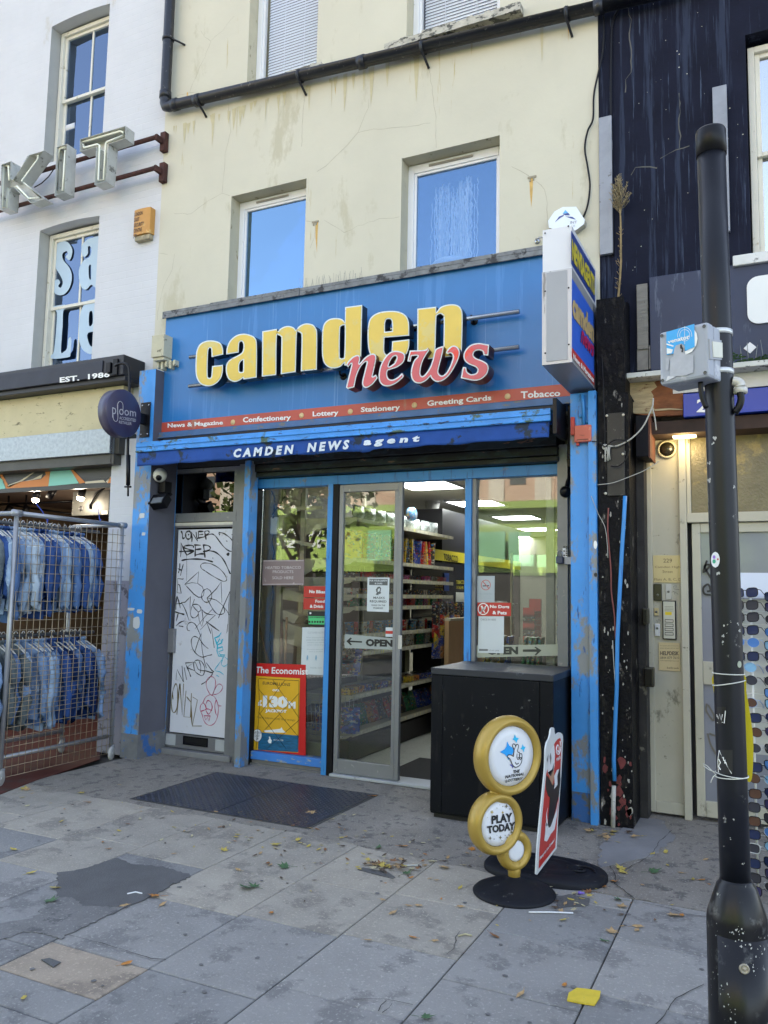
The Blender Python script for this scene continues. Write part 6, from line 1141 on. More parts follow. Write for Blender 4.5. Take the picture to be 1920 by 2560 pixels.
# tar black pier with corbel
TB=thing('black_pier','tar black peeling pier between the newsagent and the cream doorway','pier',(-1.0,-.3,0))
bx0,bx1=-1.108,-.895; zc=at(1540,755,Y=-.3).z
mb=MB(); mb.box(bx0,bx1,-.43,.1,0,3.0); n=10
arc=[(-.43-.0,3.0),(-.47,3.35),(-.46,3.7),(-.40,zc-.08),(-.33,zc-.02),(-.25,zc),(-.2,zc)]
mb.poly([[Vector((bx0,y,z)) for y,z in arc]+[Vector((bx0,-.2,3.0))]],(bx1-bx0-.02,0,0))
def blot(x,z,s,mi,st=1.6): mb.poly([[Vector((max(bx0+.001,min(bx1-.001,x+s*rr.uniform(.4,1)*math.cos(t))),-.4315,max(.004,z+st*s*rr.uniform(.4,1)*math.sin(t)))) for t in [k*.57 for k in range(11)]]],(0,.0012,0),mi)
for i in range(70): blot(bx0+rr.uniform(.0,.21),rr.uniform(.1,2.95),rr.uniform(.002,.009),1,rr.uniform(1,4))
for i in range(26): blot(bx0+rr.uniform(.02,.2),rr.uniform(.02,.8)*rr.random()+.02,rr.uniform(.008,.035),rr.choice([2,2,1]))
mb.build('pier',[tar,M('chalk_chip',(.38,.36,.32),.9,var=.2,scale=30),M('old_red',(.14,.025,.025),.7,var=.4,scale=16)],TB,bevel=.004)
MB().box(bx1+.001,-.84,-.12,.1,0,2.75).build('inner_post',M('inner_dark',(.022,.020,.020),.7,var=.5,scale=5,dirt=((.16,.15,.12),.1,8,(1,1,1)),bump=.5),TB)
A=q('E2',425,850,Y=-.445); B=q('E2',680,1980,Y=-.445); MB().box(A.x,min(B.x,bx1-.004),-.445,-.434,B.z,A.z).build('cover_plate',M('plate_dark',(.020,.020,.022),.45,metal=.3,var=.3,scale=7,dirt=((.2,.2,.19),.05,20,(1,1,1))),TB,bevel=.002)
mb=MB()
for x,y in [(425,880),(652,868),(648,1410),(410,1955)]: mb.lathe(q('E2',x,y,Y=-.446),(0,-1,0),[(0,.006),(.008,.005),(.01,0)],8)
mb.build('plate_screw',M('screw_pale',(.55,.52,.42),.5),TB)
A=q('E2',820,880,Y=-.30); B=q('E2',1000,1440,Y=-.30)
HB=thing('hanging_box','charred dark wooden box end hanging under the peeling panel','box',(A.x,-.3,B.z)); MB().box(A.x,B.x,-.30,-.0,B.z,A.z).build('casing',M('charred',(.006,.006,.010),.6,spec=.15,var=.3,scale=8,bump=.3),HB,bevel=.004); MB().box(B.x+.001,B.x+.012,-.29,-.01,B.z-.01,A.z).build('edge_board',M('edge_red',(.11,.04,.025),.8,var=.3),HB)
# strings
def string(k,pts,Y,r,lab,mat): return tag(MB().tube([q(k,x,y,Y=Y) for x,y in smooth(pts,False,5)],r,5).build('string',mat),lab,'string')
strw=M('cord_grey',(.42,.41,.37),.8)
string('E2',[(1068,640),(1065,700),(1050,770),(940,1010),(820,1150),(700,1240),(560,1300),(470,1300),(400,1280),(370,1310),(385,1345)],-.47,.0055,'thick pale cord draped from the peeling panel to the pier',strw)
string('E2',[(1060,780),(1090,920),(1110,1080)],-.30,.005,'short pale cord hanging from the peeling plywood',strw)
mb=MB()
for x in (400,415,430,445,460,450,410): mb.tube([q('E2',x+rr.uniform(-15,15),y,Y=-.47) for y in (1290,1340,1400,rr.uniform(1430,1530))],.004,5)
tag(mb.build('string_knot',strw),'frayed knot of pale cord tied on the black pier','string')
string('E2',[(1150,1505),(1060,1570),(920,1650),(700,1740),(500,1810),(300,1835)],-.48,.003,'thin white wire sagging from doorway to the blue pilaster',strw)
string('E2',[(220,1235),(280,1240),(340,1265),(400,1310),(440,1280),(520,1225),(620,1215),(700,1240),(740,1320),(720,1420),(660,1520),(570,1580),(480,1575)],-.478,.0042,'loop of black cable in front of the dark cover plate',black)
string('E2',[(355,0),(370,300),(385,700),(400,1100),(392,1300)],-.46,.004,'thin black cable running down the left edge of the black pier',black)
string('E2',[(700,370),(705,450),(730,560),(800,690)],-.25,.004,'broken black wire hanging under the white ledge',black)
mb=MB(); pts=[(345,0),(335,200),(320,420),(300,800),(280,1200),(275,1600),(262,1900),(250,2212)]; 
P=[q('B7',x,y,Y=-.46) for x,y in pts]; P.append(q('B8',115,290,Y=-.46)); tag(MB().tube(P,.014,10).build('conduit',blue),'bright blue plastic pipe running down the front of the black pier','pipe')
P=[q('B8',110,330,Y=-.46),q('B8',105,500,Y=-.46),q('B8',103,675,Y=-.46)]; P[-1].z=.0; tag(MB().tube(P,.015,10).build('conduit',M('peeled_pipe',(.42,.41,.38),.8,var=.3,scale=20,dirt=((.08,.04,.03),.2,20,(1,1,1)))),'peeling white lower length of the pier pipe','pipe')
string('B7',[(60,0),(120,150),(175,260),(195,400),(200,520)],-.47,.0022,'thin white wire trailing over the blue pilaster edge',strw); string('B7',[(205,100),(200,300),(225,600),(230,800),(255,1000),(265,1200)],-.45,.005,'reddish frayed rope running down the black pier',M('rope_red',(.22,.07,.06),.9))
string('B7',[(240,1210),(250,1400),(262,1600),(262,1900)],-.462,.003,'pale wire below the frayed rope on the pier',strw)
# dead weed
WD=thing('dead_weed','tall dry dead weed growing from the top of the black pier','plant',(at(1548,790,Y=-.33).x,-.33,at(1548,790,Y=-.33).z)); wm=M('dry_stem',(.26,.19,.09),.9,var=.3,scale=30)
stem=[(490,490),(500,440),(505,350),(520,200),(530,50)]; S_=[q('A7',x,y,Y=-.33) for x,y in stem]+[q('A3',705,1480,Y=-.33),q('A3',703,1400,Y=-.33),q('A3',695,1300,Y=-.33)]
mb=MB(); mb.tube(S_,[.010,.010,.009,.008,.008,.007,.006,.004],6)
for i in range(40):
    p=S_[1].lerp(S_[5],rr.random()); mb.tube([p,p+Vector((rr.uniform(-.03,.03),rr.uniform(-.02,.01),rr.uniform(.0,.03)))],.002,3)
mb.build('stem',wm,WD); mb=MB(); b0=S_[-2]; top=q('A3',685,1150,Y=-.33)
for i in range(60):
    t=rr.random(); base=b0.lerp(top,t*.7); w_=.085*math.sin(math.pi*min(1,t*.8+.2)); e=base+Vector((rr.uniform(-1,1)*w_,rr.uniform(-.04,.04),rr.uniform(.05,.16))); mb.tube([base,(base+e)/2+Vector((rr.uniform(-.01,.01),0,-.01)),e],.0018,3)
    for j in range(6):
        p=base.lerp(e,rr.uniform(.4,1)); mb.tube([p,p+Vector((rr.uniform(-.018,.018),rr.uniform(-.01,.01),rr.uniform(.0,.022)))],.0022,3)
mb.build('seed_head',M('dry_seed',(.25,.20,.11),.9,var=.3,scale=60),WD)
# cream doorway front
HBK=1
CD=thing('cream_doorway','cream panelled street doorway with intercom, plaques and glazed door','doorway',(0,.1,0))
crm=M('cream_panel',(.44,.42,.34),.5,var=.07,scale=3,dirt=((.20,.19,.15),.12,5,(1,1,.6)),dirt2=((.06,.055,.04),.03,9,(1,1,2)),bump=.08,bscale=12)
pxL=at(1629,1500,Y=.05).x; pxR=at(1703,1500,Y=.05).x; dL=at(1722,1500,Y=.05).x
MB().box(pxL-.03,dL-.004,.05,.12,.02,2.98).build('panel',crm,CD); mb=MB(); mb.box(pxL-.03,pxL+.012,.03,.049,.02,2.98); mb.box(pxR,pxR+.02,.03,.049,.02,2.98); mb.box(dL-.05,dL,.0,.049,0,2.98); mb.box(pxL+.0125,pxR-.0005,.03,.049,.02,.10); mb.build('trim',crm,CD,bevel=.004)
tz=at(1740,1300,Y=.03).z; mb=MB(); mb.box(dL+.001,1.9,.0,.1,tz-.02,tz+.05); mb.box(dL+.001,1.9,.02,.1,2.86,2.98); mb.box(dL+.001,dL+.03,.02,.1,tz+.051,2.859); mb.box(.62,.70,.0,.1,.0,tz-.021); mb.box(.95,1.9,.0,.1,0,.4); mb.build('frame',crm,CD,bevel=.004)
MB().box(dL+.031,1.9,.045,.05,tz+.051,2.859).build('fanlight',M('frosted_brown',(.15,.13,.075),.25,var=.3,scale=4,bump=.4,bscale=60,dirt=((.28,.22,.09),.2,3,(1,1,1))),CD)
dr0=dL+.03; mb=MB(); zg1=at(1754,1332,Y=.04).z; zg0=at(1754,1653,Y=.04).z; zp1=at(1760,1711,Y=.04).z; g0=at(1754,1500,Y=.04).x; 
mb.box(dr0,g0,.03,.08,.03,tz-.024); mb.box(.50,.61,.03,.08,.03,tz-.024); mb.box(g0+.0005,.4995,.03,.08,zg1,tz-.024); mb.box(g0+.0005,.4995,.03,.08,zp1,zg0); mb.box(g0+.0005,.4995,.03,.08,.03,at(1790,2005,Y=.04).z)
mb.build('door',crm,CD,bevel=.005); MB().box(-.84,3.4,.125,.14,0,2.95).build('sky_blocker',darkroom,CD)  # dark sheet added behind the door to block sky through the gap
gpane=M('grey_glass',(.22,.23,.27),.12,var=.1,scale=2); MB().box(g0,.50,.05,.055,.1,zg1+.01).build('door_glass',gpane,CD)
MB().box(.70,2.2,.05,.056,.4,tz-.02).build('shop_window',gpane,CD)
mb=MB(); 
for p_ in [[(1030,540),(1000,640),(1060,580),(1010,590),(1070,700)],[(1070,830),(1010,820),(1000,770),(1040,740),(1060,790),(1030,800)]]: mb.ribbon([q('B7',x,y,Y=.028) for x,y in smooth(p_,False,4)],.014,(0,-1,0))
for p_ in [[(1030,1740),(1025,1800),(1080,1880),(1090,1840),(1040,1750)],[(1035,1990),(1060,2080),(1110,2170)],[(1050,1990),(1100,2010)]]: mb.ribbon([q('B7',x,y,Y=.045) for x,y in smooth(p_,False,4)],.012,(0,-1,0),1)
mb.build('graffiti',[blk,flat('graf_grey',(.14,.13,.11))],CD)
brass=M('plaque_brass',(.50,.42,.24),.4,metal=.3,var=.06)
def plaque(nm,lab,k,c4,Y,mat,texts,cat='plaque',th=.006,inkm=None):
    A,B=q(k,*c4[0],Y=Y),q(k,*c4[1],Y=Y); t=thing(nm,lab,cat,((A.x+B.x)/2,Y,B.z)); MB().box(A.x,B.x,Y,Y+th,B.z,A.z).build('plate',mat,t,bevel=.0015)
    if texts:
        mb=MB()
        for tx,c,kw in texts: textq(mb,tx,k,c,Y=Y-.0012,off=0,**kw)
        mb.build('lettering',inkm or blk,t)
    return t
YD=.042
plaque('address_plaque','brass plaque reading 229 Camden High Street Flats A, B, C, D','B7',[(578,498),(820,728)],YD,brass,[('229',[(665,525),(738,525),(738,558),(665,558)],{}),('Camden High',[(594,586),(806,586),(806,608),(594,608)],{}),('Street',[(658,622),(744,622),(744,645),(658,645)],{}),('Flats A, B, C, D',[(590,688),(816,688),(816,712),(590,712)],{})],inkm=flat('ink_brown',(.12,.09,.05)))
plaque('helpdesk_plaque','cream plaque reading HELPDESK 0844 879 7610 under the intercom','B7',[(625,1225),(808,1470)],YD,M('plaque_cream',(.58,.47,.27),.4,var=.04),[('To report any maintenance',[(636,1250),(798,1252),(798,1262),(636,1260)],{}),('issues please call on 24/7',[(636,1270),(798,1272),(798,1282),(636,1280)],{}),('HELPDESK',[(638,1300),(796,1302),(796,1336),(638,1334)],{'bold':.03}),('0844 879 7610',[(638,1345),(798,1345),(798,1368),(638,1366)],{'bold':.0}),('www.helpdeskgroup.co.uk',[(638,1374),(796,1378),(796,1388),(638,1384)],{}),('bellrock',[(696,1430),(796,1436),(796,1450),(696,1446)],{})],inkm=flat('ink_dark',(.08,.06,.05)))
IC=thing('intercom','silver entry intercom with four call buttons in a black surround','intercom',(-.7,.03,1.2)); A,B=q('B7',655,875,Y=.03),q('B7',775,1205,Y=.03)
MB().box(A.x,B.x,.025,.0495,B.z,A.z).build('surround',black,IC,bevel=.004); MB().box(A.x+.007,B.x-.007,.0215,.0245,B.z+.007,A.z-.007).build('plate',M('intercom_silver',(.48,.48,.46),.35,metal=.3),IC,bevel=.001)
for y in (925,937,949,961): a=q('B7',675,y,Y=.02); b=q('B7',748,y+4,Y=.02); MB().box(a.x,b.x,.0205,.0212,b.z,a.z).build('grille_slot',blk,IC)
a,b=q('B7',680,970,Y=.02),q('B7',735,998,Y=.02); MB().box(a.x,b.x,.0200,.0212,b.z,a.z).build('name_label',flat('label_yellow',(.70,.52,.02)),IC)
for y in (1033,1069,1105,1141): a=q('B7',677,y,Y=.02); b=q('B7',750,y+28,Y=.02); bt=MB().box(a.x,b.x,.0185,.0212,b.z,a.z).build('call_button',blk,IC,bevel=.001); MB().box(a.x+.004,b.x-.004,.0170,.0184,b.z+.004,a.z-.004).build('button_face',M('button_cream',(.50,.48,.42),.4),bt)
def small(nm,lab,cat,k,c4,col,Y=.03,extra=None):
    a,b=q(k,*c4[0],Y=Y),q(k,*c4[1],Y=Y); t=thing(nm,lab,cat,(a.x,Y,b.z)); MB().box(a.x,b.x,Y,.0495,b.z,a.z).build('casing',col,t,bevel=.004); 
    c=((a.x+b.x)/2,Y-.001,(a.z+b.z)/2+(extra or 0)); MB().lathe(c,(0,-1,0),[(0,.004),(.007,.004),(.009,.001),(.009,-.001)],16).build('button',M('btn_mid',(.12,.12,.11),.3),t)
small('doorbell_camera','black doorbell camera left of the intercom top','doorbell','B7',[(582,735),(652,878)],M('bell_black',(.02,.018,.012),.3),.028,-.02); small('bell_box','small brass bell push left of the intercom','doorbell','B7',[(585,937),(628,1005)],brass,.035); small('oval_bell','white oval doorbell below the brass bell push','doorbell','B7',[(592,1070),(636,1175)],M('bell_white',(.62,.62,.62),.4),.03,.012); small('name_strip','pale screwed name strip above the intercom','strip','B7',[(682,737),(733,868)],M('strip_pale2',(.50,.49,.44),.5),.043)
mb=MB()
for p_ in [[(750,755),(755,780),(800,785)],[(755,800),(760,825),(765,805),(790,825)],[(752,755),(775,752),(770,770)],[(605,1040),(615,1060),(625,1030),(645,1050)]]: mb.ribbon([q('B7',x,y,Y=.049) for x,y in p_],.003,(0,-1,0))
mb.build('scribble',flat('pen_grey',(.16,.16,.15)),CD)
# round vent/bulb and lit bulkhead
c=q('E2',1258,1345,Y=.03); BL_=thing('round_light','round dark glazed wall light with a cream rim above the door panel','light',c)
MB().lathe((c.x,.049,c.z),(0,-1,0),[(.066,0),(.068,.02),(.060,.03),(.054,.026)],32).build('rim',M('rim_cream',(.55,.52,.38),.4),BL_); MB().lathe((c.x,.049,c.z),(0,-1,0),[(.054,.02),(.045,.034),(.03,.042),(0,.045)],32).build('lens',M('dark_lens',(.02,.018,.012),.12,var=.3,scale=30),BL_)
a,b=q('E1',240,1770,Y=-.10),q('E1',590,1840,Y=-.10); BK=thing('bulkhead_light','lit warm bulkhead lamp over the cream doorway','light',((a.x+b.x)/2,-.05,b.z))
MB().box(a.x,b.x,-.10,-.03,b.z,a.z-.012).build('diffuser',flat('bulkhead_glow',(.9,.75,.4),.4,emit=(1,.74,.30),estr=1.8),BK,bevel=.008); MB().box(a.x-.012,b.x+.012,-.105,-.02,a.z-.0115,a.z+.006).build('rim',M('lamp_rim',(.30,.27,.16),.4,metal=.3),BK,bevel=.003); MB().box(a.x+.02,b.x-.02,-.09,.049,a.z+.0065,a.z+.07).build('housing',M('lamp_house',(.09,.07,.045),.5,var=.4),BK,bevel=.006); MB().box(a.x+.10,b.x-.06,-.08,.02,b.z-.03,b.z-.0005).build('neck',M('lamp_neck',(.5,.46,.32),.4),BK,bevel=.003)
l=bpy.data.lights.new('lamp_light','POINT'); l.energy=1.1; l.color=(1,.74,.35); l.shadow_soft_size=.06; lo=bpy.data.objects.new('lamp_light',l); COL.objects.link(lo); lo.parent=BK; lo.location=Vector(((a.x+b.x)/2,-.14,b.z-.05))-Vector(BK.location)
# black door closers on inner post
for i,(k,c4,lab) in enumerate([('B7',[(485,938),(540,1078)],'upper small black box on the inner dark post'),('B7',[(500,1435),(585,1605)],'lower black box with pale edge on the inner dark post')]):
    a,b=q(k,*c4[0],Y=-.2),q(k,*c4[1],Y=-.2); t=thing('cable_box',lab,'box',(a.x,-.2,b.z)); MB().box(a.x,b.x,-.2,-.125,b.z,a.z).build('casing',M('box_dark',(.03,.027,.018),.35),t,bevel=.008); MB().box(a.x+.006,b.x-.012,-.207,-.2005,b.z+.012,a.z-.012).build('cover',black,t,bevel=.002)
# sunglasses display
SD=thing('sunglasses_rack','white wire sunglasses display rack standing behind the lamp column','rack',(.15,-1.35,0)); YR=-1.36
xa=at(1852,1900,Y=YR).x; mb=MB()
wr=M('rack_white',(.64,.64,.60),.4,var=.03)
for x in (at(1887,1900,Y=YR).x,.32,.66): mb.tube([(x,YR,.05),(x,YR,1.60)],.006,8)
mb.build('upright',wr,SD); mb=MB(); z=.24
while z<1.6: mb.tube([(xa-.03,YR-.004,z),(.75,YR-.004,z)],.0022,5); z+=.0735
mb.build('wire_grid',wr,SD); MB().box(xa-.04,.78,YR+.03,YR+.045,1.56,1.70).build('header_board',M('board_lilac',(.62,.66,.78),.5,var=.02),SD); MB().box(xa-.05,.78,YR+.06,YR+.066,.72,1.555).build('back_board',M('board_cream',(.52,.51,.47),.6,var=.04),SD)
MB().tube([(xa-.03,YR,.02),(xa-.03,YR-.35,.02)],.012,8).tube([(-.02,YR+.0,.20),(.7,YR,.20)],.012,8).tube([(-.02,YR-.2,.08),(.7,YR-.2,.08)],.012,8).build('foot',wr,SD)
def glasses(shape):
    """sunglasses facing -Y centred on the bridge"""
    root=bpy.data.objects.new('sunglasses',None); COL.objects.link(root); root.empty_display_size=.03; kids=[]
    for s_ in (-1,1):
        cx_=s_*.034; pts=[]
        for k in range(24):
            t=2*math.pi*k/24; e=.62 if shape=='square' else 1.0; x=.027*math.copysign(abs(math.cos(t))**e,math.cos(t)); z=.022*math.copysign(abs(math.sin(t))**e,math.sin(t)); z+=(.003*s_*math.cos(t) if shape=='square' else 0); pts.append((cx_+x,abs(cx_+x)*.12,z))
        lens=MB(); lens.add([(cx_,.002+abs(cx_)*.12,0)]+[(x,y+.001,z) for x,y,z in pts],[(0,i+1,(i+1)%24+1) for i in range(24)],0,True); 
        rim=MB(); rim.tube(pts+[pts[0]],.0022 if shape=='square' else .0011,5,cap=False); kids.append(('rim',rim)); kids.append(('lens',lens))
        tm=MB(); tm.tube([(s_*.062,.008,.014),(s_*.064,.03,.010),(s_*.060,.07,-.015),(s_*.058,.09,-.035)],.0018,5); kids.append(('temple',tm))
    br=MB(); br.tube([(-.009,.001,.008),(0,-.001,.011),(.009,.001,.008)],.0020,5); kids.append(('bridge',br))
    return root,kids
proto={}
fblk=flat('specs_black',(.012,.012,.014),.25); fgold=M('specs_silver',(.6,.6,.58),.3,metal=.6,var=0); fblue=flat('specs_blue',(.25,.38,.62),.3)
lensm={'navy':flat('lens_navy',(.022,.032,.085),.06),'grey':flat('lens_grey',(.045,.045,.055),.06),'brown':flat('lens_brown',(.10,.050,.03),.06),'blue':flat('lens_blue',(.08,.20,.50),.06),'sky':flat('lens_sky',(.22,.42,.62),.06),'violet':flat('lens_violet',(.05,.045,.12),.06)}
meshc={}
def put_specs(shape,lc,fm,px,py,side,lab):
    key=(shape,lc,fm.name)
    if key not in meshc:
        root,kids=glasses(shape); obs=[]
        for n,m in kids: o=m.build(n,lensm[lc] if n=='lens' else fm,obs[-1] if n=='lens' else root); obs.append(o)
        meshc[key]=(root,obs); first=True
    else: first=False
    root,obs=meshc[key]; 
    if not first: root=fast_copy(root,obs)
    p=at(px,py,Y=YR-.06); root.location=(p.x-side*.034*1.12,YR-.06,p.z); root.scale=(1.12,1.12,1.12); root.rotation_euler=(.05,rr.uniform(-.04,.04),-.45+rr.uniform(-.08,.08)); tag(root,lab,'sunglasses','sunglasses on the display rack')
cnt=0
shn={'square':'square','round':'round'}
col1=[(560,450,'square','navy',0),(560,620,'square','grey',0),(570,790,'square','grey',0),(570,970,'square','navy',0),(575,1140,'round','blue',1),(575,1330,'square','navy',0),(535,1480,'round','sky',1),(550,1660,'round','grey',0),(545,1970,'round','brown',1),(600,2180,'square','navy',0)]
for x,y,s_,l_,f_ in col1: put_specs(s_,l_,[fblk,fblue][f_],1780+x/5.529,1400+y/5.529,1,'%s sunglasses with %s lenses beside the right edge of the column, %s on the rack'%(s_,l_,['high','low'][y>1400]))
col2=[(495,130,'round','brown',0),(480,310,'round','grey',1),(490,520,'square','navy',0),(475,640,'round','brown',0),(480,810,'square','brown',0),(470,960,'square','grey',0),(475,1115,'square','brown',0),(470,1260,'square','navy',0),(470,1410,'square','grey',1),(475,1580,'square','navy',0),(480,1735,'square','grey',0),(490,1880,'square','violet',0)]
for x,y,s_,l_,f_ in col2: put_specs(s_,l_,[fblk,fgold][f_],1780+x/4.42,1800+y/4.42,1,'%s sunglasses with %s lenses low on the rack beside the column, above the %s'%(s_,l_,'column shoulder'))
ys=[1492,1518,1549,1581,1615,1641,1674,1704,1735,1762,1795,1832,1875,1915,1952,1985,2016,2050,2084,2120,2160,2190,2222]
for i,y in enumerate(ys):
    s_=['square','square','round','round'][i%4]; l_=['navy','violet','grey','blue','sky'][i%5]; put_specs(s_,l_,[fblk,fgold][(i%4)==2],1922,y,-1,'%s %s lensed sunglasses in the column cut by the right photo edge'%(s_,l_))
for lc in (1140,1330): pass
# =====================================================================  newsagent interior
RO=thing('newsagent_room','bright newsagent interior with pale ceiling and speckled grey floor','shop interior',(-3,3,0))
ceilm=M('shop_ceiling',(.46,.44,.40),.9,var=.04); wallm=M('shop_wall',(.30,.28,.22),.85,var=.06,scale=2)
MB().box(-5.9,-1.32,.13,10,2.76,2.80).build('ceiling',ceilm,RO)
MB().box(-5.9,-1.32,.0,10.1,-.03,.004).build('floor',M('shop_floor',(.34,.35,.32),.35,var=.08,scale=6,dirt=((.22,.22,.20),.2,30,(1,1,1)),dirt2=((.5,.5,.47),.12,40,(1,1,1))),RO)
mb=MB(); mb.box(-4.42,-4.34,.13,3.3,0,2.76); mb.box(-5.9,-4.42,3.25,3.3,0,2.76); mb.box(-5.9,-5.85,3.3,10,0,2.76); mb.box(-1.36,-1.30,.05,10,0,2.76); mb.box(-5.9,-1.3,9.95,10,0,2.76)
mb.build('wall',wallm,RO)
mb=MB(); z=.1
while z<2.7: mb.box(-4.3395,-4.330,.13,1.5,z,z+.118); z+=.125
mb.build('wall_boarding',M('tan_boards',(.36,.29,.20),.7,var=.1,scale=4),RO)
panel_glow=flat('panel_glow',(1,1,1),.5,emit=(.95,1,.97),estr=6.2)
def clight(px,py,i):
    p=at(px,py,Z=2.75); t=thing('ceiling_light','square white lit ceiling panel in the newsagent','ceiling light',(p.x,p.y,2.75),'lit ceiling panels'); MB().box(p.x-.30,p.x+.30,p.y-.30,p.y+.30,2.740,2.752).build('diffuser',panel_glow,t); frame_rect_=MB()
    for a in [(-.33,-.301,-.33,.33),(.301,.33,-.33,.33),(-.3,.3,-.33,-.301),(-.3,.3,.301,.33)]: frame_rect_.box(p.x+a[0],p.x+a[1],p.y+a[2],p.y+a[3],2.735,2.758)
    frame_rect_.build('frame',wht,t)
labs_=['lit ceiling panel nearest the doorway at top','lit ceiling panel crossing the third blue mullion','lit ceiling panel behind the hanging sphere','large lit panel high in the right window','lit panel at the left edge of the right window','lit panel at the right edge of the right window','small lit panel low in the right window']
for i,(x,y) in enumerate([(1070,1212),(1190,1257),(1120,1296),(1292,1293),(1238,1322),(1345,1322),(1292,1343)]):
    clight(x,y,i)
    o=[o for o in COL.objects if o.name.startswith('ceiling_light')][-1]
cl=[o for o in COL.objects if o.name.startswith('ceiling_light')]
for o,l_ in zip(cl,labs_): o['label']=l_
for (x,y,lab) in [(1081,1265,'pale dome camera on the shop ceiling'),(1118,1305,'small pale smoke detector on the shop ceiling')]:
    p=at(x,y,Z=2.70); tag(MB().lathe((p.x,p.y,2.759),(0,0,-1),[(.10,0),(.10,.04),(.08,.10),(.04,.13),(0,.135)],20).build('ceiling_dome',M('dome_pale',(.5,.5,.47),.4)),lab,'dome')
# shelving
SH=thing('shop_shelving','cream metal shelving run along the left wall of the newsagent','shelving',(-3.8,2.3,0))
crs=M('shelf_cream',(.42,.39,.28),.5,var=.05,scale=4); sx0,sx1,sy0,sy1=-4.10,-3.50,.42,2.95
zsh=[q('B3',1370,y,X=-3.5).z for y in (790,935,1065,1160,1375,1510)]+[q('B4',1365,520,X=-3.5).z,q('B4',1365,800,X=-3.5).z]
ztop_s=2.245
MB().box(sx0-.02,sx0,sy0,sy1,0,2.5).build('back_panel',M('shelf_back',(.10,.09,.07),.6,var=.06),SH)
for y in (sy0,sy0+1.25,sy1-.03): MB().box(sx0,sx0+.045,y-.02,y+.02,0,2.62).build('upright',crs,SH)
MB().box(sx0+.0455,sx1,sy0,2.9,ztop_s-.03,ztop_s+.005).build('shelf',crs,SH)
for z in zsh:
    f=.0 if z<.7 else (.08 if z<1.2 else .16); MB().box(sx0+.0455,sx1-f*.0,sy0,sy1,z-.028,z-.002).box(sx1-.0,sx1+.004,sy0,sy1,z-.034,z+.008).build('shelf',crs,SH)
for z in [ztop_s]+zsh:
    MB().poly([[(sx0+.046,sy0-.006,z-.029),(sx1-.02,sy0-.006,z-.029),(sx1-.06,sy0-.006,z-.055),(sx0+.16,sy0-.006,z-.10),(sx0+.046,sy0-.006,z-.16)]],(0,.012,0)).build('shelf_bracket',crs,SH)
    MB().box(sx1+.0045,sx1+.006,sy0+.02,sy1-.02,z-.030,z+.002).build('price_strip',M('price_white',(.50,.48,.38),.5,var=.35,scale=16,dirt=((.70,.66,.2),.2,22,(.1,1,.1))),SH)
MB().box(sx0,sx1-.03,sy0,sy1,.005,.20).build('kick_board',flat('kick_dark',(.01,.01,.012)),SH)
# second run low end cap near window
GE=thing('window_display_unit','cream angled display trays behind the left window','display unit',(-3.8,.25,0))
for (pts) in [[(300,1000),(490,1060),(490,1130),(300,1100)],[(300,1190),(440,1245),(395,1310),(300,1270)],[(300,1290),(470,1350),(470,1525),(310,1470)]]:
    MB().poly([[q('B3',x,y,Y=.25) for x,y in pts]],(0,.25,0)).build('tray',crs,GE,bevel=.004)
MB().box(q('B3',262,500,Y=.25).x,q('B3',302,500,Y=.25).x,.25,.29,0,2.45).build('upright',crs,GE)
for pts in [[(305,300),(640,292),(640,320),(420,335),(360,360),(340,390),(305,395)],[(305,555),(380,580),(560,620),(560,650),(380,610),(340,640),(305,645)]]: MB().poly([[q('B3',x,y,Y=.255) for x,y in pts]],(0,.02,0)).build('bracket',crs,GE)
for pts,lab,m_ in [([(90,1310),(180,1660)],'leaning brown broom handle in the left window',(.26,.15,.07)),([(335,1255),(320,1700)],'upright tan broom handle in the left window',(.34,.20,.10)),([(292,1295),(286,1700)],'upright dark broom handle in the left window',(.14,.07,.05))]:
    tag(MB().tube([q('B3',x,y,Y=.12) for x,y in pts],.012,8).build('broom_handle',flat('wood_%.2f'%m_[0],m_)),lab,'broom handle')
a,b=q('B3',195,390,Y=.2),q('B3',246,535,Y=.2); tag(MB().box(a.x,b.x,.2,.24,b.z,a.z).build('adapter_box',wht,bevel=.006),'white adapter box hanging among cables in the left window','adapter')
mb=MB()
for pts in [[(200,160),(230,230),(225,330),(215,400)],[(300,150),(290,260),(240,320),(210,370)],[(215,540),(210,620),(225,700),(215,760),(205,900),(215,1050),(200,1250),(190,1450),(200,1660)],[(320,150),(325,200),(295,240)]]: mb.tube([q('B3',x,y,Y=.18) for x,y in smooth(pts,False,4)],.007,6)
tag(mb.build('cable_bundle',black),'tangle of black cables hanging in the left window','cables')
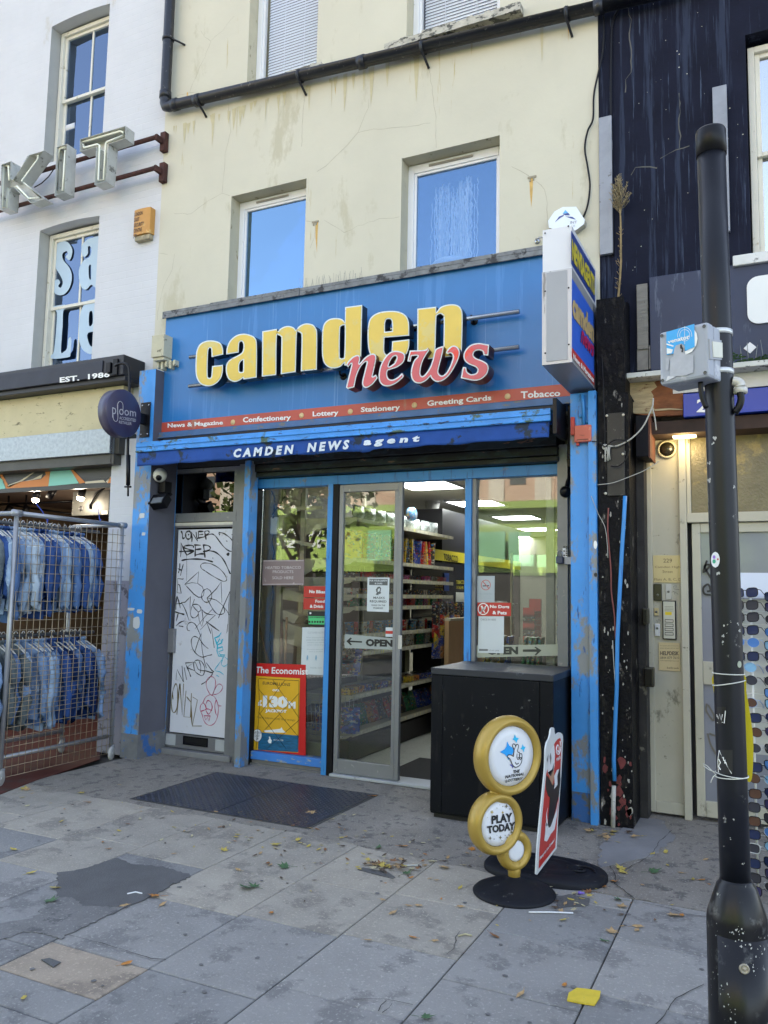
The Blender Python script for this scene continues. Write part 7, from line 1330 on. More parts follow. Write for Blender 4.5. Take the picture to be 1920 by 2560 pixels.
# products
pc=[(.36,.02,.02),(.02,.045,.24),(.014,.014,.018),(.48,.33,.03),(.02,.15,.07),(.42,.40,.34),(.38,.14,.025),(.05,.18,.36),(.22,.03,.13),(.10,.06,.03)]
pm=[]
def packmat(i,c):
    m=M('pack_%d'%i,c,.35,var=.25,scale=25,dirt=((.03,.03,.04),.14,15,(1,1,1))); n=m.node_tree; b=n.nodes['Principled BSDF']; src=b.inputs['Base Color'].links[0].from_socket
    tc=n.nodes.new('ShaderNodeTexCoord'); mp=n.nodes.new('ShaderNodeMapping'); mp.inputs['Scale'].default_value=(9,9,14); oi=n.nodes.new('ShaderNodeObjectInfo'); va=n.nodes.new('ShaderNodeVectorMath'); va.operation='ADD'
    n.links.new(tc.outputs['Object'],va.inputs[0]); n.links.new(oi.outputs['Random'],va.inputs[1]); n.links.new(va.outputs[0],mp.inputs[0])
    vo=n.nodes.new('ShaderNodeTexVoronoi'); vo.distance='MANHATTAN'; n.links.new(mp.outputs[0],vo.inputs['Vector']); rp=n.nodes.new('ShaderNodeValToRGB'); rp.color_ramp.interpolation='CONSTANT'
    e=rp.color_ramp.elements; e[0].color=(0,0,0,1); e[0].position=0; e[1].position=.36; e[1].color=(1,1,1,1)
    sp=n.nodes.new('ShaderNodeSeparateColor'); n.links.new(vo.outputs['Color'],sp.inputs[0]); n.links.new(sp.outputs[0],rp.inputs[0])
    ac=n.nodes.new('ShaderNodeValToRGB'); ac.color_ramp.interpolation='CONSTANT'; el=ac.color_ramp.elements; el[0].color=(.32,.31,.27,1); el[1].position=.3; el[1].color=(.02,.02,.03,1)
    for p_,c_ in ((.62,(.35,.24,.03,1)),(.76,(.32,.03,.02,1)),(.88,(.03,.13,.30,1))): x=el.new(p_); x.color=c_
    n.links.new(sp.outputs[1],ac.inputs[0]); iv=n.nodes.new('ShaderNodeMix'); iv.data_type='RGBA'; ml=n.nodes.new('ShaderNodeMath'); ml.operation='MULTIPLY'; ml.inputs[1].default_value=.85
    s1=n.nodes.new('ShaderNodeMath'); s1.operation='SUBTRACT'; s1.inputs[0].default_value=1; n.links.new(rp.outputs[0],s1.inputs[1]); n.links.new(s1.outputs[0],ml.inputs[0]); n.links.new(ml.outputs[0],iv.inputs[0]); n.links.new(src,iv.inputs[6]); n.links.new(ac.outputs[0],iv.inputs[7]); n.links.new(iv.outputs[2],b.inputs['Base Color']); return m
for i,c in enumerate(pc): pm.append(packmat(i,c)) if 1 else pm.append(M('pack_%d'%i,c,.35,var=.25,scale=25,dirt=((min(1,c[0]*.4+.35),min(1,c[1]*.4+.32),min(1,c[2]*.4+.28)),.16,22,(1,1,1)),dirt2=((.03,.03,.04),.2,15,(1,1,1))))
def box_proto(w,d,h):
    return MB().box(-w/2,w/2,-d/2,d/2,0,h)
def bag_proto(w,d,h):
    mb=MB(); V=[]; nz,nx=6,6
    for s_ in (1,-1):
        for j in range(nz+1):
            for i in range(nx+1):
                u,v=i/nx,j/nz; V.append(((u-.5)*w*(1+random.uniform(-.03,.03)),s_*d/2*(math.sin(math.pi*u)*math.sin(math.pi*v))**.6+random.uniform(-.004,.004),v*h))
    n=(nx+1)*(nz+1); F=[]
    for o in (0,n):
        for j in range(nz):
            for i in range(nx): a=o+j*(nx+1)+i; F.append((a,a+1,a+nx+2,a+nx+1))
    mb.add(V,F,0,True); return mb
PM={}
def product(kind,ci,seed):
    k=(kind,ci)
    if k in PM: return PM[k]
    mb={'carton':box_proto(.11,.07,.12),'magazine':box_proto(.02,.20,.27),'bar_box':box_proto(.17,.11,.06),'snack_bag':bag_proto(.17,.06,.21),'tub':MB().lathe((0,0,0),(0,0,1),[(0,0),(.04,0),(.045,.10),(.047,.10),(.047,.115),(0,.115)],14)}[kind]
    ob=mb.build(kind,pm[ci],origin=(0,0,0)); me=ob.data; bpy.data.objects.remove(ob); PM[k]=me; return me
def place(kind,ci,loc,rot,lab,grp,s=1):
    o=bpy.data.objects.new(kind,product(kind,ci,0)); COL.objects.link(o); o.location=loc; o.rotation_euler=rot; o.scale=(s,s,s); return tag(o,lab,'product',grp)
cn=['red','blue','black','yellow','green','white','orange','pale blue','pink','brown']
rr=random.Random(13)
lv=['magazine','bar_box','bar_box','carton','tub','carton','bar_box','snack_bag']; gap=[.045,.15,.13,.12,.12,.12,.15,.15]
pal=[[0,6,3,2,1,0,2],[2,2,0,9,8],[2,2,5,9],[0,8,0,4,3],[5,7,2,0,5],[2,5,2,4,3],[1,2,4,6,3],[1,1,4,0,0,6,2]]
for li,z in enumerate(zsh):
    y=sy0+.12; kd=lv[li]
    while y<(2.85 if kd!='magazine' else 2.45):
        ci=rr.choice(pal[li]); h_=0
        if kd=='magazine' and rr.random()<.75: place('magazine',ci,(sx1-.12,y,z),(rr.uniform(-.1,.1),.0,rr.uniform(1.3,1.8)),cn[ci]+' magazine standing on the upper shop shelf','magazines on the newsagent shelf')
        else: 
            k2=kd if kd!='magazine' else 'carton'; place(k2,ci,(sx1-rr.uniform(.08,.15) if k2!='snack_bag' else sx1-.14,y,z+.001),((-.35 if k2=='snack_bag' else 0)+rr.uniform(-.05,.05),0,math.pi/2+rr.uniform(-.2,.2)),cn[ci]+' '+k2.replace('_',' ')+' on the cream shop shelving','goods on the newsagent shelving')
        y+=gap[li]*rr.uniform(.75,1.15)*(1.5 if kd=='magazine' and rr.random()<.3 else 1)
# wrapped packs on top shelf
clearbag=M('clear_wrap',(.34,.38,.38),.25,var=.7,scale=18,bump=1,bscale=25)
for i in range(9):
    y=.75+i*.24; o=MB(); o=bag_proto(.21,.10,.15); ob=o.build('wrapped_pack',[clearbag],origin=(0,0,0)); ob.location=(-3.66,y,ztop_s+.006); ob.rotation_euler=(0,0,math.pi/2+rr.uniform(-.3,.3)); tag(ob,'clear wrapped pack on the top shop shelf','pack','wrapped packs on the top shelf')
p=q('B3',1398,365,X=-3.6); ob=MB().lathe((-3.6,p.y,p.z),(1,-.2,0),[(0,0),(.075,0),(.075,.05),(0,.055)],24).build('round_pack',[pm[7]]); tag(ob,'round green and blue pack standing on the top shelf','pack')
# hanging snack bags beyond the shelves
for i in range(30):
    r_,c_=i//6,i%6; ci=[2,2,0,3,1,6][(c_+r_)%6] if r_ else 2; p=q('B5',365+c_*42,1265+r_*85,X=-3.38+.0*c_); place('snack_bag',ci,(-3.38,p.y,p.z-.10),(0,0,rr.uniform(1.2,1.7)),cn[ci]+' snack bag hanging beyond the shelving','hanging snack bags',.85)
# tobacco gantry
TG=thing('tobacco_gantry','tobacco gantry with black shutters under a yellow sign in the newsagent','gantry',(-3.62,5,0)); XG=-3.62
def gx(pts,o=0): return [q('B5',x,y,X=XG+o) for x,y in pts]
g=gx([(385,775),(660,835),(660,930),(395,865)]); ya,yb=g[0].y,g[1].y; 
MB().box(XG-.03,XG,sy1-.9,ya+3.5,g[3].z,g[0].z).build('sign_panel',M('gantry_yellow',(.60,.52,.03),.4,var=.04),TG)
MB().box(XG-.4,XG-.031,sy1+.01,ya+3.5,0,2.6).build('carcass',flat('gantry_black',(.016,.016,.022),.35),TG)
MB().box(XG-.0305,XG-.01,sy1-.9,ya+3.5,.9,g[3].z-.02).build('shutter',flat('gantry_shutter',(.012,.014,.028),.25),TG)
mb=MB(); textq(mb,'TOBACCO','B5',[(428,808),(546,828),(546,888),(428,860)],X=XG+.002,mi=0,bold=.02); textq(mb,'TOBACCO','B5',[(533,1030),(597,1030),(597,1065),(533,1062)],X=XG+.002,mi=1,bold=.03); textq(mb,'ON SALE HERE','B5',[(533,1075),(595,1078),(595,1105),(533,1102)],X=XG+.002,mi=1,bold=.03); textq(mb,"WHAT YOU'RE",'B5',[(358,1058),(424,1060),(424,1090),(358,1088)],X=XG+.002,mi=1,bold=.03); textq(mb,'LOOKING FOR!','B5',[(358,1096),(424,1098),(424,1122),(358,1120)],X=XG+.002,mi=1,bold=.03)
for v in mb.v: v.x=XG+.003
mb.build('lettering',[blk,flat('gantry_ink',(.55,.48,.04))],TG)
a,b=gx([(432,970),(470,1118)]); MB().box(XG,XG+.004,a.y,b.y,b.z,a.z).build('poster',flat('poster_blue',(.01,.05,.25)),TG); a,b=gx([(528,1130),(598,1210)]); MB().box(XG,XG+.004,a.y,b.y,b.z,a.z).build('notice',flat('notice_pale',(.5,.52,.48)),TG)
CT=thing('counter','tan wooden counter panel beyond the shelving','counter',(-3.3,5,0)); a=q('B5',600,1240,X=-3.3); MB().box(-3.35,-3.3,a.y-.5,a.y+2,0,1.25).build('front',M('counter_tan',(.42,.26,.13),.5,var=.08),CT); MB().box(-3.7,-3.28,a.y-.5,a.y+2,1.251,1.28).build('top',crs,CT)
mb=MB()
for i in range(14): mb.obox((-3.40+rr.uniform(-.06,.06),3.3+i*.10,1.43+.012*(i%4)),(.14,.02*rr.uniform(-1,1),0),(0,.10,.0),(0,.0,.004))
tag(mb.build('newspaper_pile',M('newsprint',(.42,.42,.40),.8,var=.3,scale=30)),'pile of newspapers beside the hanging snack bags','newspapers')
# right hand side
RS=thing('wall_shelving','dark filled shelving along the right wall of the newsagent','shelving',(-1.6,3,0))
MB().box(-1.70,-1.365,1.6,6,0,1.9).build('back_panel',flat('rs_back',(.035,.032,.03)),RS)
for z in (.3,.6,.9,1.2,1.5,1.8): MB().box(-1.95,-1.701,1.6,6,z-.02,z).build('shelf',M('rs_shelf',(.28,.26,.22),.5),RS)
for z in (.3,.6,.9,1.2,1.5):
    for i in range(13): ci=rr.choice([0,2,2,4,9,1,5]); place('carton',ci,(-1.88,1.75+i*.30,z),(0,0,math.pi/2),cn[ci]+' carton on the right hand wall shelves','cartons on the right wall shelves',1.35)
RD=thing('red_display_stand','bright red tiered display stand seen through the right window','display stand',(-2.6,3.2,0)); a,b=q('B5',1128,1185,Y=3.0),q('B5',1222,1455,Y=3.0)
MB().box(a.x,b.x,3.05,3.1,.1,a.z).build('back',red,RD)
for k in range(5):
    z=a.z-.10-(a.z-b.z)/5*k; MB().box(a.x,b.x,2.8,3.05,z-.06,z-.04).build('tier',red,RD); MB().box(a.x,b.x,2.79,2.8,z-.10,z).build('front_lip',[red,pm[2]][k%2],RD)
MB().tube([((a.x+b.x)/2,3.0,0),((a.x+b.x)/2,3.0,a.z-.2)],.02,8).build('pole',black,RD)
CS=thing('perspex_screen','counter with clear perspex screen behind the right window','counter',(-2.0,1.6,0))
MB().box(-2.35,-1.7,1.5,2.2,0,1.0).build('base',flat('cs_base',(.06,.055,.05)),CS); MB().box(-2.36,-1.69,1.49,2.21,1.001,1.03).build('top',M('cs_top',(.42,.40,.34),.4),CS)
MB().box(-2.33,-1.75,1.52,1.526,1.031,1.95).build('screen',glass('perspex',.08,(.9,.93,.93)),CS); MB().box(-2.345,-2.33,1.51,1.54,1.031,1.97).box(-1.75,-1.735,1.51,1.54,1.031,1.97).build('screen_frame',crs,CS)
a=q('B5',1280,300,Y=.10); b=q('B5',1348,300,Y=.10); tag(MB().box(a.x,b.x,.09,.13,.005,2.49).build('inner_post',grey,bevel=.003),'grey vertical post inside the right window','post')
MB().box(-2.16,-1.49,.02,.05,.005,.32).build('panel_low',MC['riser_grey'],RO)
for i,(x,c_) in enumerate([(770,3),(800,3),(830,5),(890,3),(950,1),(1090,4),(1130,4),(1170,4),(1210,4)]):
    p=q('B5',x,1690,Y=.20); place('magazine',c_,(p.x,.22,.95),(0,.1,.1),['','','','bright yellow','green','white','','','',''][c_] or 'blue'+'','upright magazines low in the right window')['label']=cn[c_]+' magazine standing low in the right window'
tag(MB().box(-2.15,-1.60,.10,.36,.90,.945).build('window_shelf',crs),'cream shelf holding magazines low in the right window','shelf')
DM=thing('door_mat','black rubber mat inside the open doorway','mat',(-2.6,.5,0)); p_=[q('B4',1350,1300,Z=.03),q('B4',1500,1200,Z=.03),q('B4',1590,1110,Z=.03)]
MB().box(-3.05,-2.25,.10,.95,.005,.014).build('mat',M('mat_black',(.012,.012,.014),.9,bump=.6,bscale=120),DM)
# wire baskets of crisps by the window (low)
for j,(x,z0_,lab) in enumerate([(-3.66,.26,'wire basket of crisp bags just behind the left window, lower'),(-3.66,.78,'wire basket of crisp bags just behind the left window, upper')]):
    WBk=thing('wire_basket',lab,'basket',(x,.3,z0_)); mb=MB()
    for yy_ in (.16,.40):
        for k in range(9): mb.tube([(x-.14+k*.04,yy_,z0_),(x-.16+k*.045,yy_-.03,z0_+.34)],.003,4)
    for k in range(4): mb.tube([(x-.16,.14,z0_+.02+k*.1),(x+.22,.14,z0_+.02+k*.1)],.003,4).tube([(x+.20,.14,z0_+.02+k*.1),(x+.22,.42,z0_+.02+k*.1)],.003,4)
    mb.build('wire',M('wire_chrome',(.35,.35,.34),.3,metal=.7),WBk)
    for k in range(6): ci=[1,4,0,3,2,1][k] ; place('snack_bag',ci,(x-.10+.06*k,.27+.02*(k%2),z0_+.03),(-.2,0,rr.uniform(-.5,.5)),cn[ci]+' snack bag in a wire basket behind the left window','snack bags in wire baskets',1.1)
a,b=q('B4',500,1010,Y=.3),q('B4',630,1145,Y=.3); tag(MB().box(a.x,b.x,.3,.5,.02,a.z).build('metal_bin',crs,bevel=.006),'cream metal bin low behind the left window','bin')
# =====================================================================  stickers and posters on the glass
YGL=-.0035
def sheet(nm,lab,cat,k,c4,Y,mat,items=(),th=.0015,inks=None,shapes=()):
    P=[q(kk if isinstance(kk,str) else k,x,y,Y=Y) for (kk,x,y) in [(c if len(c)==3 else (k,*c)) for c in c4]]
    x0,x1=(P[0].x+P[3].x)/2,(P[1].x+P[2].x)/2; z1,z0=(P[0].z+P[1].z)/2,(P[2].z+P[3].z)/2
    t=thing(nm,lab,cat,((x0+x1)/2,Y,z0)); MB().poly([[P[0],P[1],P[2],P[3]]],(0,th,0)).build('sheet',mat,t)
    mb=MB()
    for tx,c,kw in items:
        kw=dict(kw); kk=kw.pop('k',k); textq(mb,tx,kk,c,Y=Y-.0008,off=0,**kw)
    for pts,mi,o in shapes: mb.poly([[q(k,x,y,Y=Y-.0006-o) for x,y in pts]],(0,.0002,0),mi)
    if items or shapes: mb.build('lettering' if items else 'print',inks or [blk],t)
    return t
mauve=M('plaque_mauve',(.24,.18,.175),.5,var=.08,scale=4,dirt=((.5,.42,.42),.05,14,(1,1,1))); pink_i=flat('ink_pinkwhite',(.62,.56,.55))
sheet('tobacco_notice','mauve notice reading HEATED TOBACCO PRODUCTS SOLD HERE in the left window','notice','B3',[(130,760),(487,758),(483,977),(123,980)],YGL,mauve,[('HEATED TOBACCO',[(152,816),(457,812),(457,836),(152,838)],{}),('PRODUCTS',[(214,850),(392,850),(392,874),(214,874)],{}),('SOLD HERE',[(210,902),(393,902),(393,926),(210,926)],{})],inks=[pink_i],shapes=[([(135,766),(482,764),(482,768),(135,770)],0,0),([(130,968),(478,966),(478,970),(130,972)],0,0)])
sheet('no_bikes_sticker','red sticker reading No Bikes on the left window','sticker','B3',[(483,986),(715,988),(713,1085),(480,1083)],YGL,red,[('No Bikes',[(530,1018),(667,1022),(666,1050),(529,1047)],{'bold':.04})],inks=[wht2])
sheet('food_drink_sticker','red sticker reading Food & Drink on the left window','sticker','B3',[(480,1090),(713,1093),(711,1190),(478,1187)],YGL,red,[('Food',[(582,1103),(663,1105),(662,1131),(581,1130)],{'bold':.04}),('& Drink',[(535,1146),(655,1148),(654,1176),(534,1174)],{'bold':.04})],inks=[wht2])
sheet('hygiene_sticker','small green and black food hygiene rating sticker on the left window','sticker','B3',[(519,1203),(690,1206),(672,1328),(522,1322)],YGL,flat('hyg_black',(.015,.02,.02)),[('FOOD HYGIENE RATING',[(530,1250),(672,1251),(672,1262),(530,1261)],{'bold':.03})],inks=[blk,flat('hyg_green',(.08,.55,.20)),wht2],shapes=[([(523,1245),(673,1247),(671,1318),(523,1315)],1,-.0003)]+[([(532+i*23+9*math.cos(t),1295+10*math.sin(t)) for t in [k*.9 for k in range(7)]],0,0) for i in range(6)]+[([(528,1215),(545,1212),(548,1225),(535,1230)],2,0)])
paper=M('paper_notice',(.60,.64,.64),.7,var=.03,scale=5); inkf=flat('ink_faded',(.33,.38,.40)); inkb=flat('ink_blue',(.22,.38,.50))
sheet('customer_notice','white paper customer notice with walking figures on the left window','notice','B3',[(470,1342),(706,1342),('B4',695,445),('B4',455,432)],YGL,paper,[('CUSTOMER NOTICE',[(515,1380),(668,1380),(668,1396),(515,1396)],{}),('When queueing for the till,',[(502,1424),(690,1424),(690,1437),(502,1437)],{}),('please keep two metres',[(505,1445),(680,1445),(680,1459),(505,1459)],{'bold':.01}),('between you and the',[(515,1468),(665,1468),(665,1480),(515,1480)],{}),('person in front of you.',[(512,1488),(668,1488),(668,1501),(512,1501)],{}),('We aim to serve you as',[(507,1527),(668,1527),(668,1540),(507,1540)],{}),('soon as possible.',[(526,1546),(648,1546),(648,1559),(526,1559)],{}),('THANK YOU',[(536,372),(636,373),(635,386),(535,385)],{'k':'B4'})],inks=[inkf,inkb],shapes=[([(x-6,1600),(x-2,1583),(x+5,1583),(x+9,1600),(x+5,1635),(x-1,1615),(x-8,1635)],1,0) for x in (512,587,663)])
sheet('masks_notice','white notice with masked head reading MASKS REQUIRED on the sliding door','notice','B3',[(1033,912),(1222,912),(1216,1211),(1027,1203)],-.0725,paper,[('FOR YOUR SAFETY',[(1050,930),(1205,932),(1204,948),(1050,946)],{'mi':1,'bold':.03}),('& OURS',[(1095,956),(1160,957),(1160,971),(1095,970)],{'mi':1,'bold':.03}),('MASKS',[(1083,1076),(1182,1078),(1181,1098),(1083,1096)],{'bold':.02}),('REQUIRED',[(1052,1106),(1198,1110),(1197,1132),(1052,1130)],{'bold':.03}),('WHILE ON THE',[(1064,1143),(1186,1146),(1185,1160),(1064,1158)],{'bold':.02}),('PREMISES',[(1082,1168),(1168,1170),(1167,1184),(1082,1182)],{'bold':.02})],inks=[flat('ink_grey',(.10,.11,.11)),paper],shapes=[([(1048,922),(1208,924),(1206,980),(1047,976)],0,-.0005),([(1105,1015),(1120,993),(1140,990),(1150,1005),(1145,1035),(1150,1045),(1140,1055),(1128,1052),(1128,1064),(1102,1060),(1115,1040),(1108,1035)],0,0),([(1122,1010),(1140,1005),(1140,1020),(1132,1035),(1120,1035)],1,.0003)])
stripm=M('strip_grey',(.33,.36,.34),.5,var=.04,scale=3)
sheet('open_strip','grey strip with left arrow reading OPEN across the sliding door','sticker','B3',[(836,1400),(1286,1440),(1284,1537),(834,1520)],-.0725,stripm,[('OPEN',[(1017,1440),(1250,1450),(1249,1512),(1017,1506)],{'bold':.06})],shapes=[([(850,1462),(885,1430),(898,1437),(880,1456),(985,1462),(985,1475),(880,1470),(898,1492),(886,1498)],0,0)])
sheet('card_sticker','small white and red card sticker on the sliding door','sticker','B3',[(1190,1343),(1285,1344),(1283,1426),(1188,1423)],-.0725,paper,inks=[red],shapes=[([(1190,1372),(1285,1374),(1284,1400),(1189,1398)],0,0)])
RB=sheet('economist_board','red board headed The Economist behind the left window glass','board','B4',[(65,338),(500,352),(497,1137),(38,1085)],-.004,M('board_red',(.55,.012,.012),.4,var=.03),[('The Economist',[(68,368),(520,382),(518,440),(64,424)],{'bold':.02})],th=.0015,inks=[wht2])
yl_=M('poster_amber',(.72,.40,.015),.45,var=.05); sea=M('poster_sea',(.012,.11,.22),.4,var=.5,scale=12,stretch=(1,1,8))
sheet('lottery_poster','amber lottery poster reading EUROMILLIONS OVER £130M JACKPOT in the left window','poster','B4',[(58,448),(448,470),(434,1112),(40,1085)],-.0075,yl_,[('EUROMILLIONS',[(128,496),(365,512),(363,538),(127,522)],{'bold':.02,'mi':1}),('OVER',[(212,562),(273,565),(272,584),(211,581)],{'bold':.04,'mi':2}),('£',[(86,655),(122,657),(121,708),(85,706)],{'bold':.06,'mi':2}),('130',[(130,615),(345,625),(343,728),(128,720)],{'bold':.07,'mi':2}),('M',[(350,668),(412,672),(410,732),(348,728)],{'bold':.07,'mi':2}),('JACKPOT',[(150,735),(335,742),(333,775),(149,768)],{'bold':.05,'mi':2}),("THAT'S DREAM COME TRUE MONEY",[(78,798),(410,826),(409,842),(77,814)],{'mi':1}),('THE NATIONAL LOTTERY',[(218,995),(306,1000),(305,1012),(217,1007)],{'mi':2})],inks=[sea,flat('poster_brown',(.13,.08,.02)),wht2,blk],shapes=[([(90,935),(437,965),(434,1108),(86,1088)],0,-.0004),([(133,920),(200,915),(280,905),(290,890),(300,912),(330,940),(150,935)],2,0),([(170,1010),(185,990),(180,975),(190,972),(196,995),(205,1005),(200,1030),(180,1030)],2,0),([(80+43*math.cos(t)*.95,962+56*math.sin(t)) for t in [k*.314 for k in range(20)]],3,0),([(80+40*math.cos(t)*.95,962+53*math.sin(t)) for t in [k*.314 for k in range(20)]],2,.0003)])
mb=MB()
for pts in [[(95,470),(220,478),(440,490)],[(90,470),(100,700),(85,900),(70,1080)],[(440,490),(435,800),(430,1080)],[(100,780),(320,485)],[(90,560),(440,980)],[(215,485),(440,810)],[(130,930),(440,600)],[(90,760),(330,1080)],[(160,1080),(440,830)]]: mb.tube([q('B4',x,y,Y=-.012) for x,y in pts],.0016,4)
textq(mb,'ASK FOR A\nLUCKY\nDIP!','B4',[(48,925),(112,930),(112,1005),(48,1000)],Y=-.0096,off=0)
mb.build('lettering_grid',blk,[o for o in COL.objects if o.name=='lottery_poster'][0])
sheet('no_smoking_notice','grey no smoking notice with red ring on the right window','notice','B5',[(708,995),(852,995),(850,1212),(706,1212)],YGL,M('paper_grey',(.42,.46,.47),.6,var=.04),[('NO SMOKING',[(728,1135),(830,1136),(830,1152),(728,1151)],{}),('It is against the law to',[(730,1165),(830,1165),(830,1172),(730,1172)],{}),('smoke in these premises',[(726,1178),(832,1178),(832,1185),(726,1185)],{})],inks=[inkf,flat('ring_red',(.5,.12,.10)),blk,M('paper_grey',(.42,.46,.47))],shapes=[([(778+41*math.cos(t),1070+44*math.sin(t)) for t in [k*.3307 for k in range(20)]],1,0),([(778+35*math.cos(t),1070+38*math.sin(t)) for t in [k*.3307 for k in range(19)]],3,.0003),([(750,1042),(756,1038),(808,1098),(802,1103)],1,.0008),([(752,1074),(805,1072),(805,1080),(752,1082)],2,.0005)])
sheet('no_dogs_sticker','red sticker with crossed dog reading No Dogs & Pets on the right window','sticker','B5',[(708,1215),(987,1218),(987,1328),(707,1326)],YGL,red,[('No Dogs',[(812,1235),(973,1238),(973,1272),(812,1268)],{'bold':.04}),('& Pets',[(833,1284),(952,1286),(952,1316),(833,1313)],{'bold':.04})],inks=[wht2,red,wht2],shapes=[([(757+47*math.cos(t),1269+50*math.sin(t)) for t in [k*.3307 for k in range(19)]],0,0),([(757+39*math.cos(t),1269+42*math.sin(t)) for t in [k*.3307 for k in range(19)]],1,.0003),([(735,1245),(748,1240),(758,1258),(778,1255),(772,1272),(760,1275),(775,1300),(765,1300),(752,1280),(742,1302),(736,1295),(745,1268)],0,.0006),([(785,1232),(790,1238),(730,1308),(724,1302)],0,.0006)])
sheet('paper_sheet','white paper sheet with grey heading under the no dogs sticker','notice','B5',[(718,1330),(930,1330),(926,1636),(712,1632)],YGL-.001,paper,[('CHECK IN HERE',[(735,1348),(862,1350),(862,1366),(735,1364)],{}),('STAY SAFE',[(808,1608),(888,1609),(888,1620),(808,1619)],{})],inks=[flat('ink_mid',(.16,.17,.18))],shapes=[([(722,1600),(790,1601),(802,1609),(790,1618),(722,1617)],0,0)])
OP=sheet('open_strip','grey strip with right arrow reading OPEN across the right window','sticker','B5',[(703,1572),(1410,1562),(1410,1655),(703,1672)],YGL+.0005,M('strip_pale3',(.36,.38,.30),.5,var=.03),[('OPEN',[(790,1582),(1046,1580),(1046,1646),(790,1650)],{'bold':.06})],inks=[flat('ink_soft',(.035,.04,.035))],shapes=[([(1085,1605),(1200,1603),(1180,1585),(1192,1582),(1240,1612),(1195,1655),(1182,1652),(1203,1625),(1085,1624)],0,0)])
a=q('B5',1415,765,Y=-.102); b=q('B5',1472,840,Y=-.102); t=thing('guide_sticker','small black and white sticker on the right grey shutter guide','sticker',(a.x,-.102,b.z)); MB().box(a.x,min(b.x,-1.408),-.1025,-.1005,b.z,a.z).build('sheet',wht2,t)
mb=MB()
for i in range(5):
    for j in range(3):
        if (i*j+i)%2==0: mb.box(a.x+.006+j*.018,a.x+.018+j*.018,-.1035,-.1026,b.z+.01+i*.016,b.z+.02+i*.016)
mb.build('print',blk,t)
# sticker scraps on left pilaster front
for i,(x,y,w_,h_,lab) in enumerate([(918,970,32,30,'torn white scrap on the left blue pilaster'),(862,955,40,20,'ragged white scrap left of another on the left pilaster'),(898,1045,36,85,'tall white paper strip on the left blue pilaster'),(935,340,30,35,'pale torn sticker high on the left pilaster'),(945,460,22,22,'tiny white sticker on the upper left pilaster')]):
    A=q('B1',x-w_/2,y-h_/2,Y=-.4225); B=q('B1',x+w_/2,y+h_/2,Y=-.4225); n=12; P=[Vector(((A.x+B.x)/2+(B.x-A.x)/2*1.1*math.copysign(abs(math.cos(t))**.5,math.cos(t))*random.uniform(.85,1.05),-.4225,(A.z+B.z)/2+(A.z-B.z)/2*math.copysign(abs(math.sin(t))**.5,math.sin(t))*random.uniform(.85,1.05))) for t in [k*2*math.pi/n for k in range(n)]]
    tag(MB().poly([P],(0,.001,0)).build('paper_scrap',M('scrap_white',(.58,.60,.60),.8,var=.06)),lab,'scrap')
for i,(x,y,w_,h_,lab) in enumerate([('B5',0,0,0,0)][:0]): pass
for k,x,y,w_,h_,mt,lab in [('B7',95,408,28,60,wht2,'white torn sticker on the right pilaster flange'),('B7',98,660,28,30,blk,'small round black sticker on the right pilaster flange'),('B8',35,50,1,1,wht2,'')][:2]:
    A=q(k,x,y,Y=-.4615); P=[A+Vector((w_/3.352/290*.5*math.cos(t)*random.uniform(.8,1),0,h_/3.352/290*.5*math.sin(t)*random.uniform(.85,1))) for t in [j*.6 for j in range(10)]]
    tag(MB().poly([P],(0,.001,0)).build('sticker',mt),lab,'sticker')
# =====================================================================  the far side of the street (seen only as reflections and bounce light)
KB=thing('market_kiosk','yellow green corrugated market kiosk with boards across the street','kiosk',(-9,-16,0))
kg=M('kiosk_green',(.36,.50,.10),.5,var=.05); kp=M('kiosk_pale',(.30,.60,.32),.45,var=.04); kw=M('kiosk_white',(.70,.72,.66),.6,var=.04)
mb=MB(); x=-22
while x<6: mb.box(x,x+.20,-16.06,-16,2.2,4.0); mb.box(x+.2005,x+.3995,-16.12,-16,2.2,4.0); x+=.4
mb.build('cladding',kg,KB); MB().box(-22,6,-20,-16.13,0,4.1).build('body',M('kiosk_dark',(.05,.055,.045),.7,var=.3),KB)
MB().box(-22,6,-16.2,-15.6,4.0,4.2).build('canopy',kg,KB)
def mir(px,py,d): p=at(px,py,Y=d); return Vector((p.x,-d,p.z))
for (x0,x1,y0,y1) in [(1195,1262,1330,1405),(1272,1326,1330,1408),(925,982,1327,1402)]:
    a=mir(x0,y0,15.7); b=mir(x1,y1,15.7); MB().box(a.x,b.x,-15.75,-15.68,b.z,a.z).build('board',kp,KB)
mb=MB()
for i,s_ in enumerate(['TOP F','AND','KIOSKS','TIC SHOPS']):
    a=mir(745,1262+i*29,15.9); b=mir(834,1262+i*29+20,15.9); z1,z0=a.z,b.z; xl,xr=min(a.x,b.x),max(a.x,b.x); w_=len(s_)*.42
    text(mb,s_,(xr,-15.98,z1),(xr-w_,-15.98,z1),(xr-w_,-15.98,z0),(xr,-15.98,z0),nrm=(0,1,0),off=.01,bold=.04)
mb.build('lettering',kw,KB)
for i in range(5):
    MB().box(-20+i*5,-16.5+i*5,-16.0,-15.99,.0,2.15).build('shutter_front',M('kiosk_front',(.035,.03,.025),.6,var=.6,scale=1.2),KB)
TW=thing('pink_tower','pink and cream striped office block far across the street','building',(-20,-60,0))
mb=MB(); mb.box(-60,10,-75,-60,0,26); mb.build('wall',M('tower_pink',(.60,.40,.27),.8,var=.04),TW)
for i in range(17):
    m2=MB(); x=-59+i*4.1; m2.box(x,x+1.4,-60,-59.9,2,26); m2.build('pale_band',M('tower_cream',(.72,.64,.50),.8),TW)
    for r_ in range(6): MB().box(x+1.9,x+3.3,-60,-59.95,3+4*r_,5.2+4*r_).build('window',flat('tower_glass',(.06,.07,.07),.1),TW)
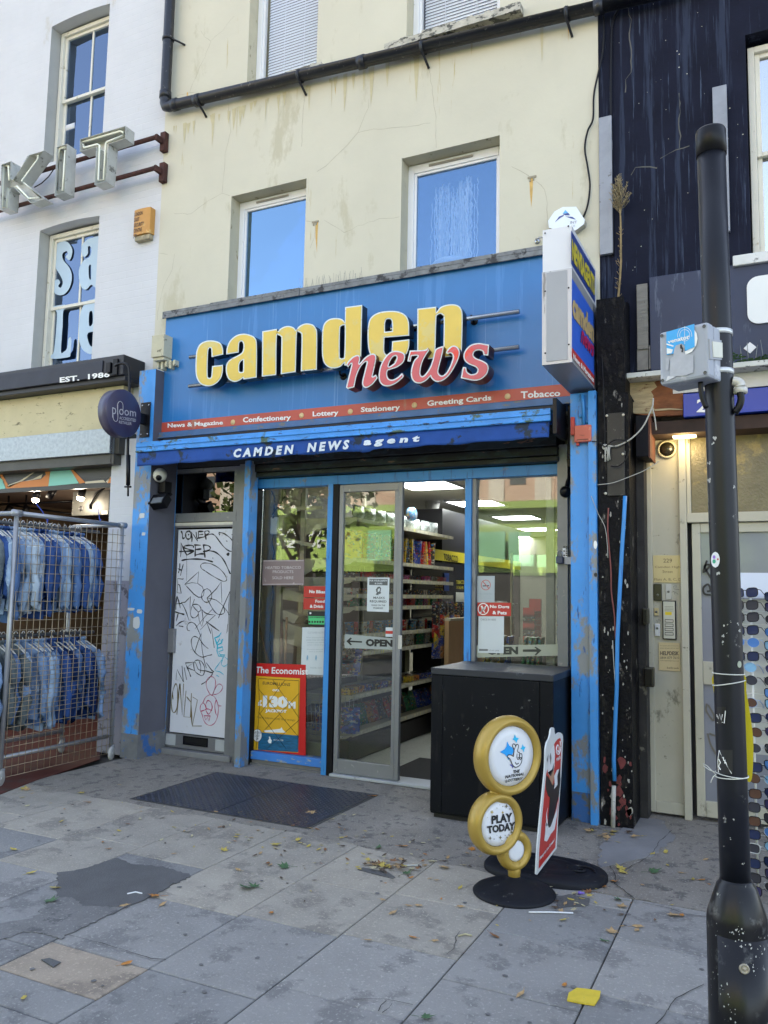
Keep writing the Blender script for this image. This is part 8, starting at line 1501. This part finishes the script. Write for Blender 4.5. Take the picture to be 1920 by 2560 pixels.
lfm=M('tree_leaves',(.10,.13,.03),.6,var=.4,scale=3); bkm=M('bark',(.10,.075,.05),.9,var=.3,scale=8,bump=.6)
def tree(x,y,h,r,lab,seed):
    t=thing('street_tree',lab,'tree',(x,y,0)); rg=random.Random(seed); mb=MB(); mb.tube([(x,y,0),(x+.05,y,h*.3),(x-.05,y+.1,h*.55),(x+.1,y,h*.8)],[.20,.16,.11,.04],10)
    br=[]
    for i in range(12):
        a=rg.uniform(0,6.28); z=rg.uniform(h*.35,h*.75); e=Vector((x+math.cos(a)*r*rg.uniform(.5,.9),y+math.sin(a)*r*rg.uniform(.5,.9),z+rg.uniform(.3,1.3))); mb.tube([(x,y,z-.4),(Vector((x,y,z))+e)/2+Vector((0,0,.2)),e],[.06,.04,.015],6); br.append(e)
    mb.build('trunk',bkm,t); c=MB()
    cl_=[(Vector((x,y,h*.72))+Vector((rg.gauss(0,r*.42),rg.gauss(0,r*.42),rg.gauss(0,h*.14))),rg.uniform(.35,.8)) for _ in range(46)]+[(e,.6) for e in br]
    for cc_,cr_ in cl_:
        for _ in range(62):
            p=cc_+Vector((rg.gauss(0,1),rg.gauss(0,1),rg.gauss(0,.8)))*cr_*.55; s_=rg.uniform(.05,.10); d1=Vector((rg.uniform(-1,1),rg.uniform(-1,1),rg.uniform(-1,1))).normalized()*s_; d2=Vector((rg.uniform(-1,1),rg.uniform(-1,1),rg.uniform(-1,1))).normalized()*s_
            c.add([p-d1,p+d2,p+d1,p-d2],[(0,1,2,3)])
    c.build('crown',lfm,t)
tree(-9.2,-8.8,6.0,1.9,'leafy street tree on the far kerb opposite the newsagent',1)
tag(MB().box(-40,30,-14.9,-11.5,-.04,.08).build('far_pavement',M('far_slab',(.13,.12,.10),.9),origin=(0,-13,0)),kind='structure')
tag(MB().box(-40,30,-11.49,-7.6,-.035,-.025).build('road',M('road_asphalt',(.06,.06,.062),.9,var=.15,scale=3,bump=.4,bscale=80),origin=(0,-9,0)),kind='structure')
tag(MB().box(-40,30,-7.59,-7.3,-.035,.0).build('kerb',M('kerb_stone',(.30,.30,.29),.85,var=.1,scale=4),origin=(0,-7.4,0)),kind='structure')
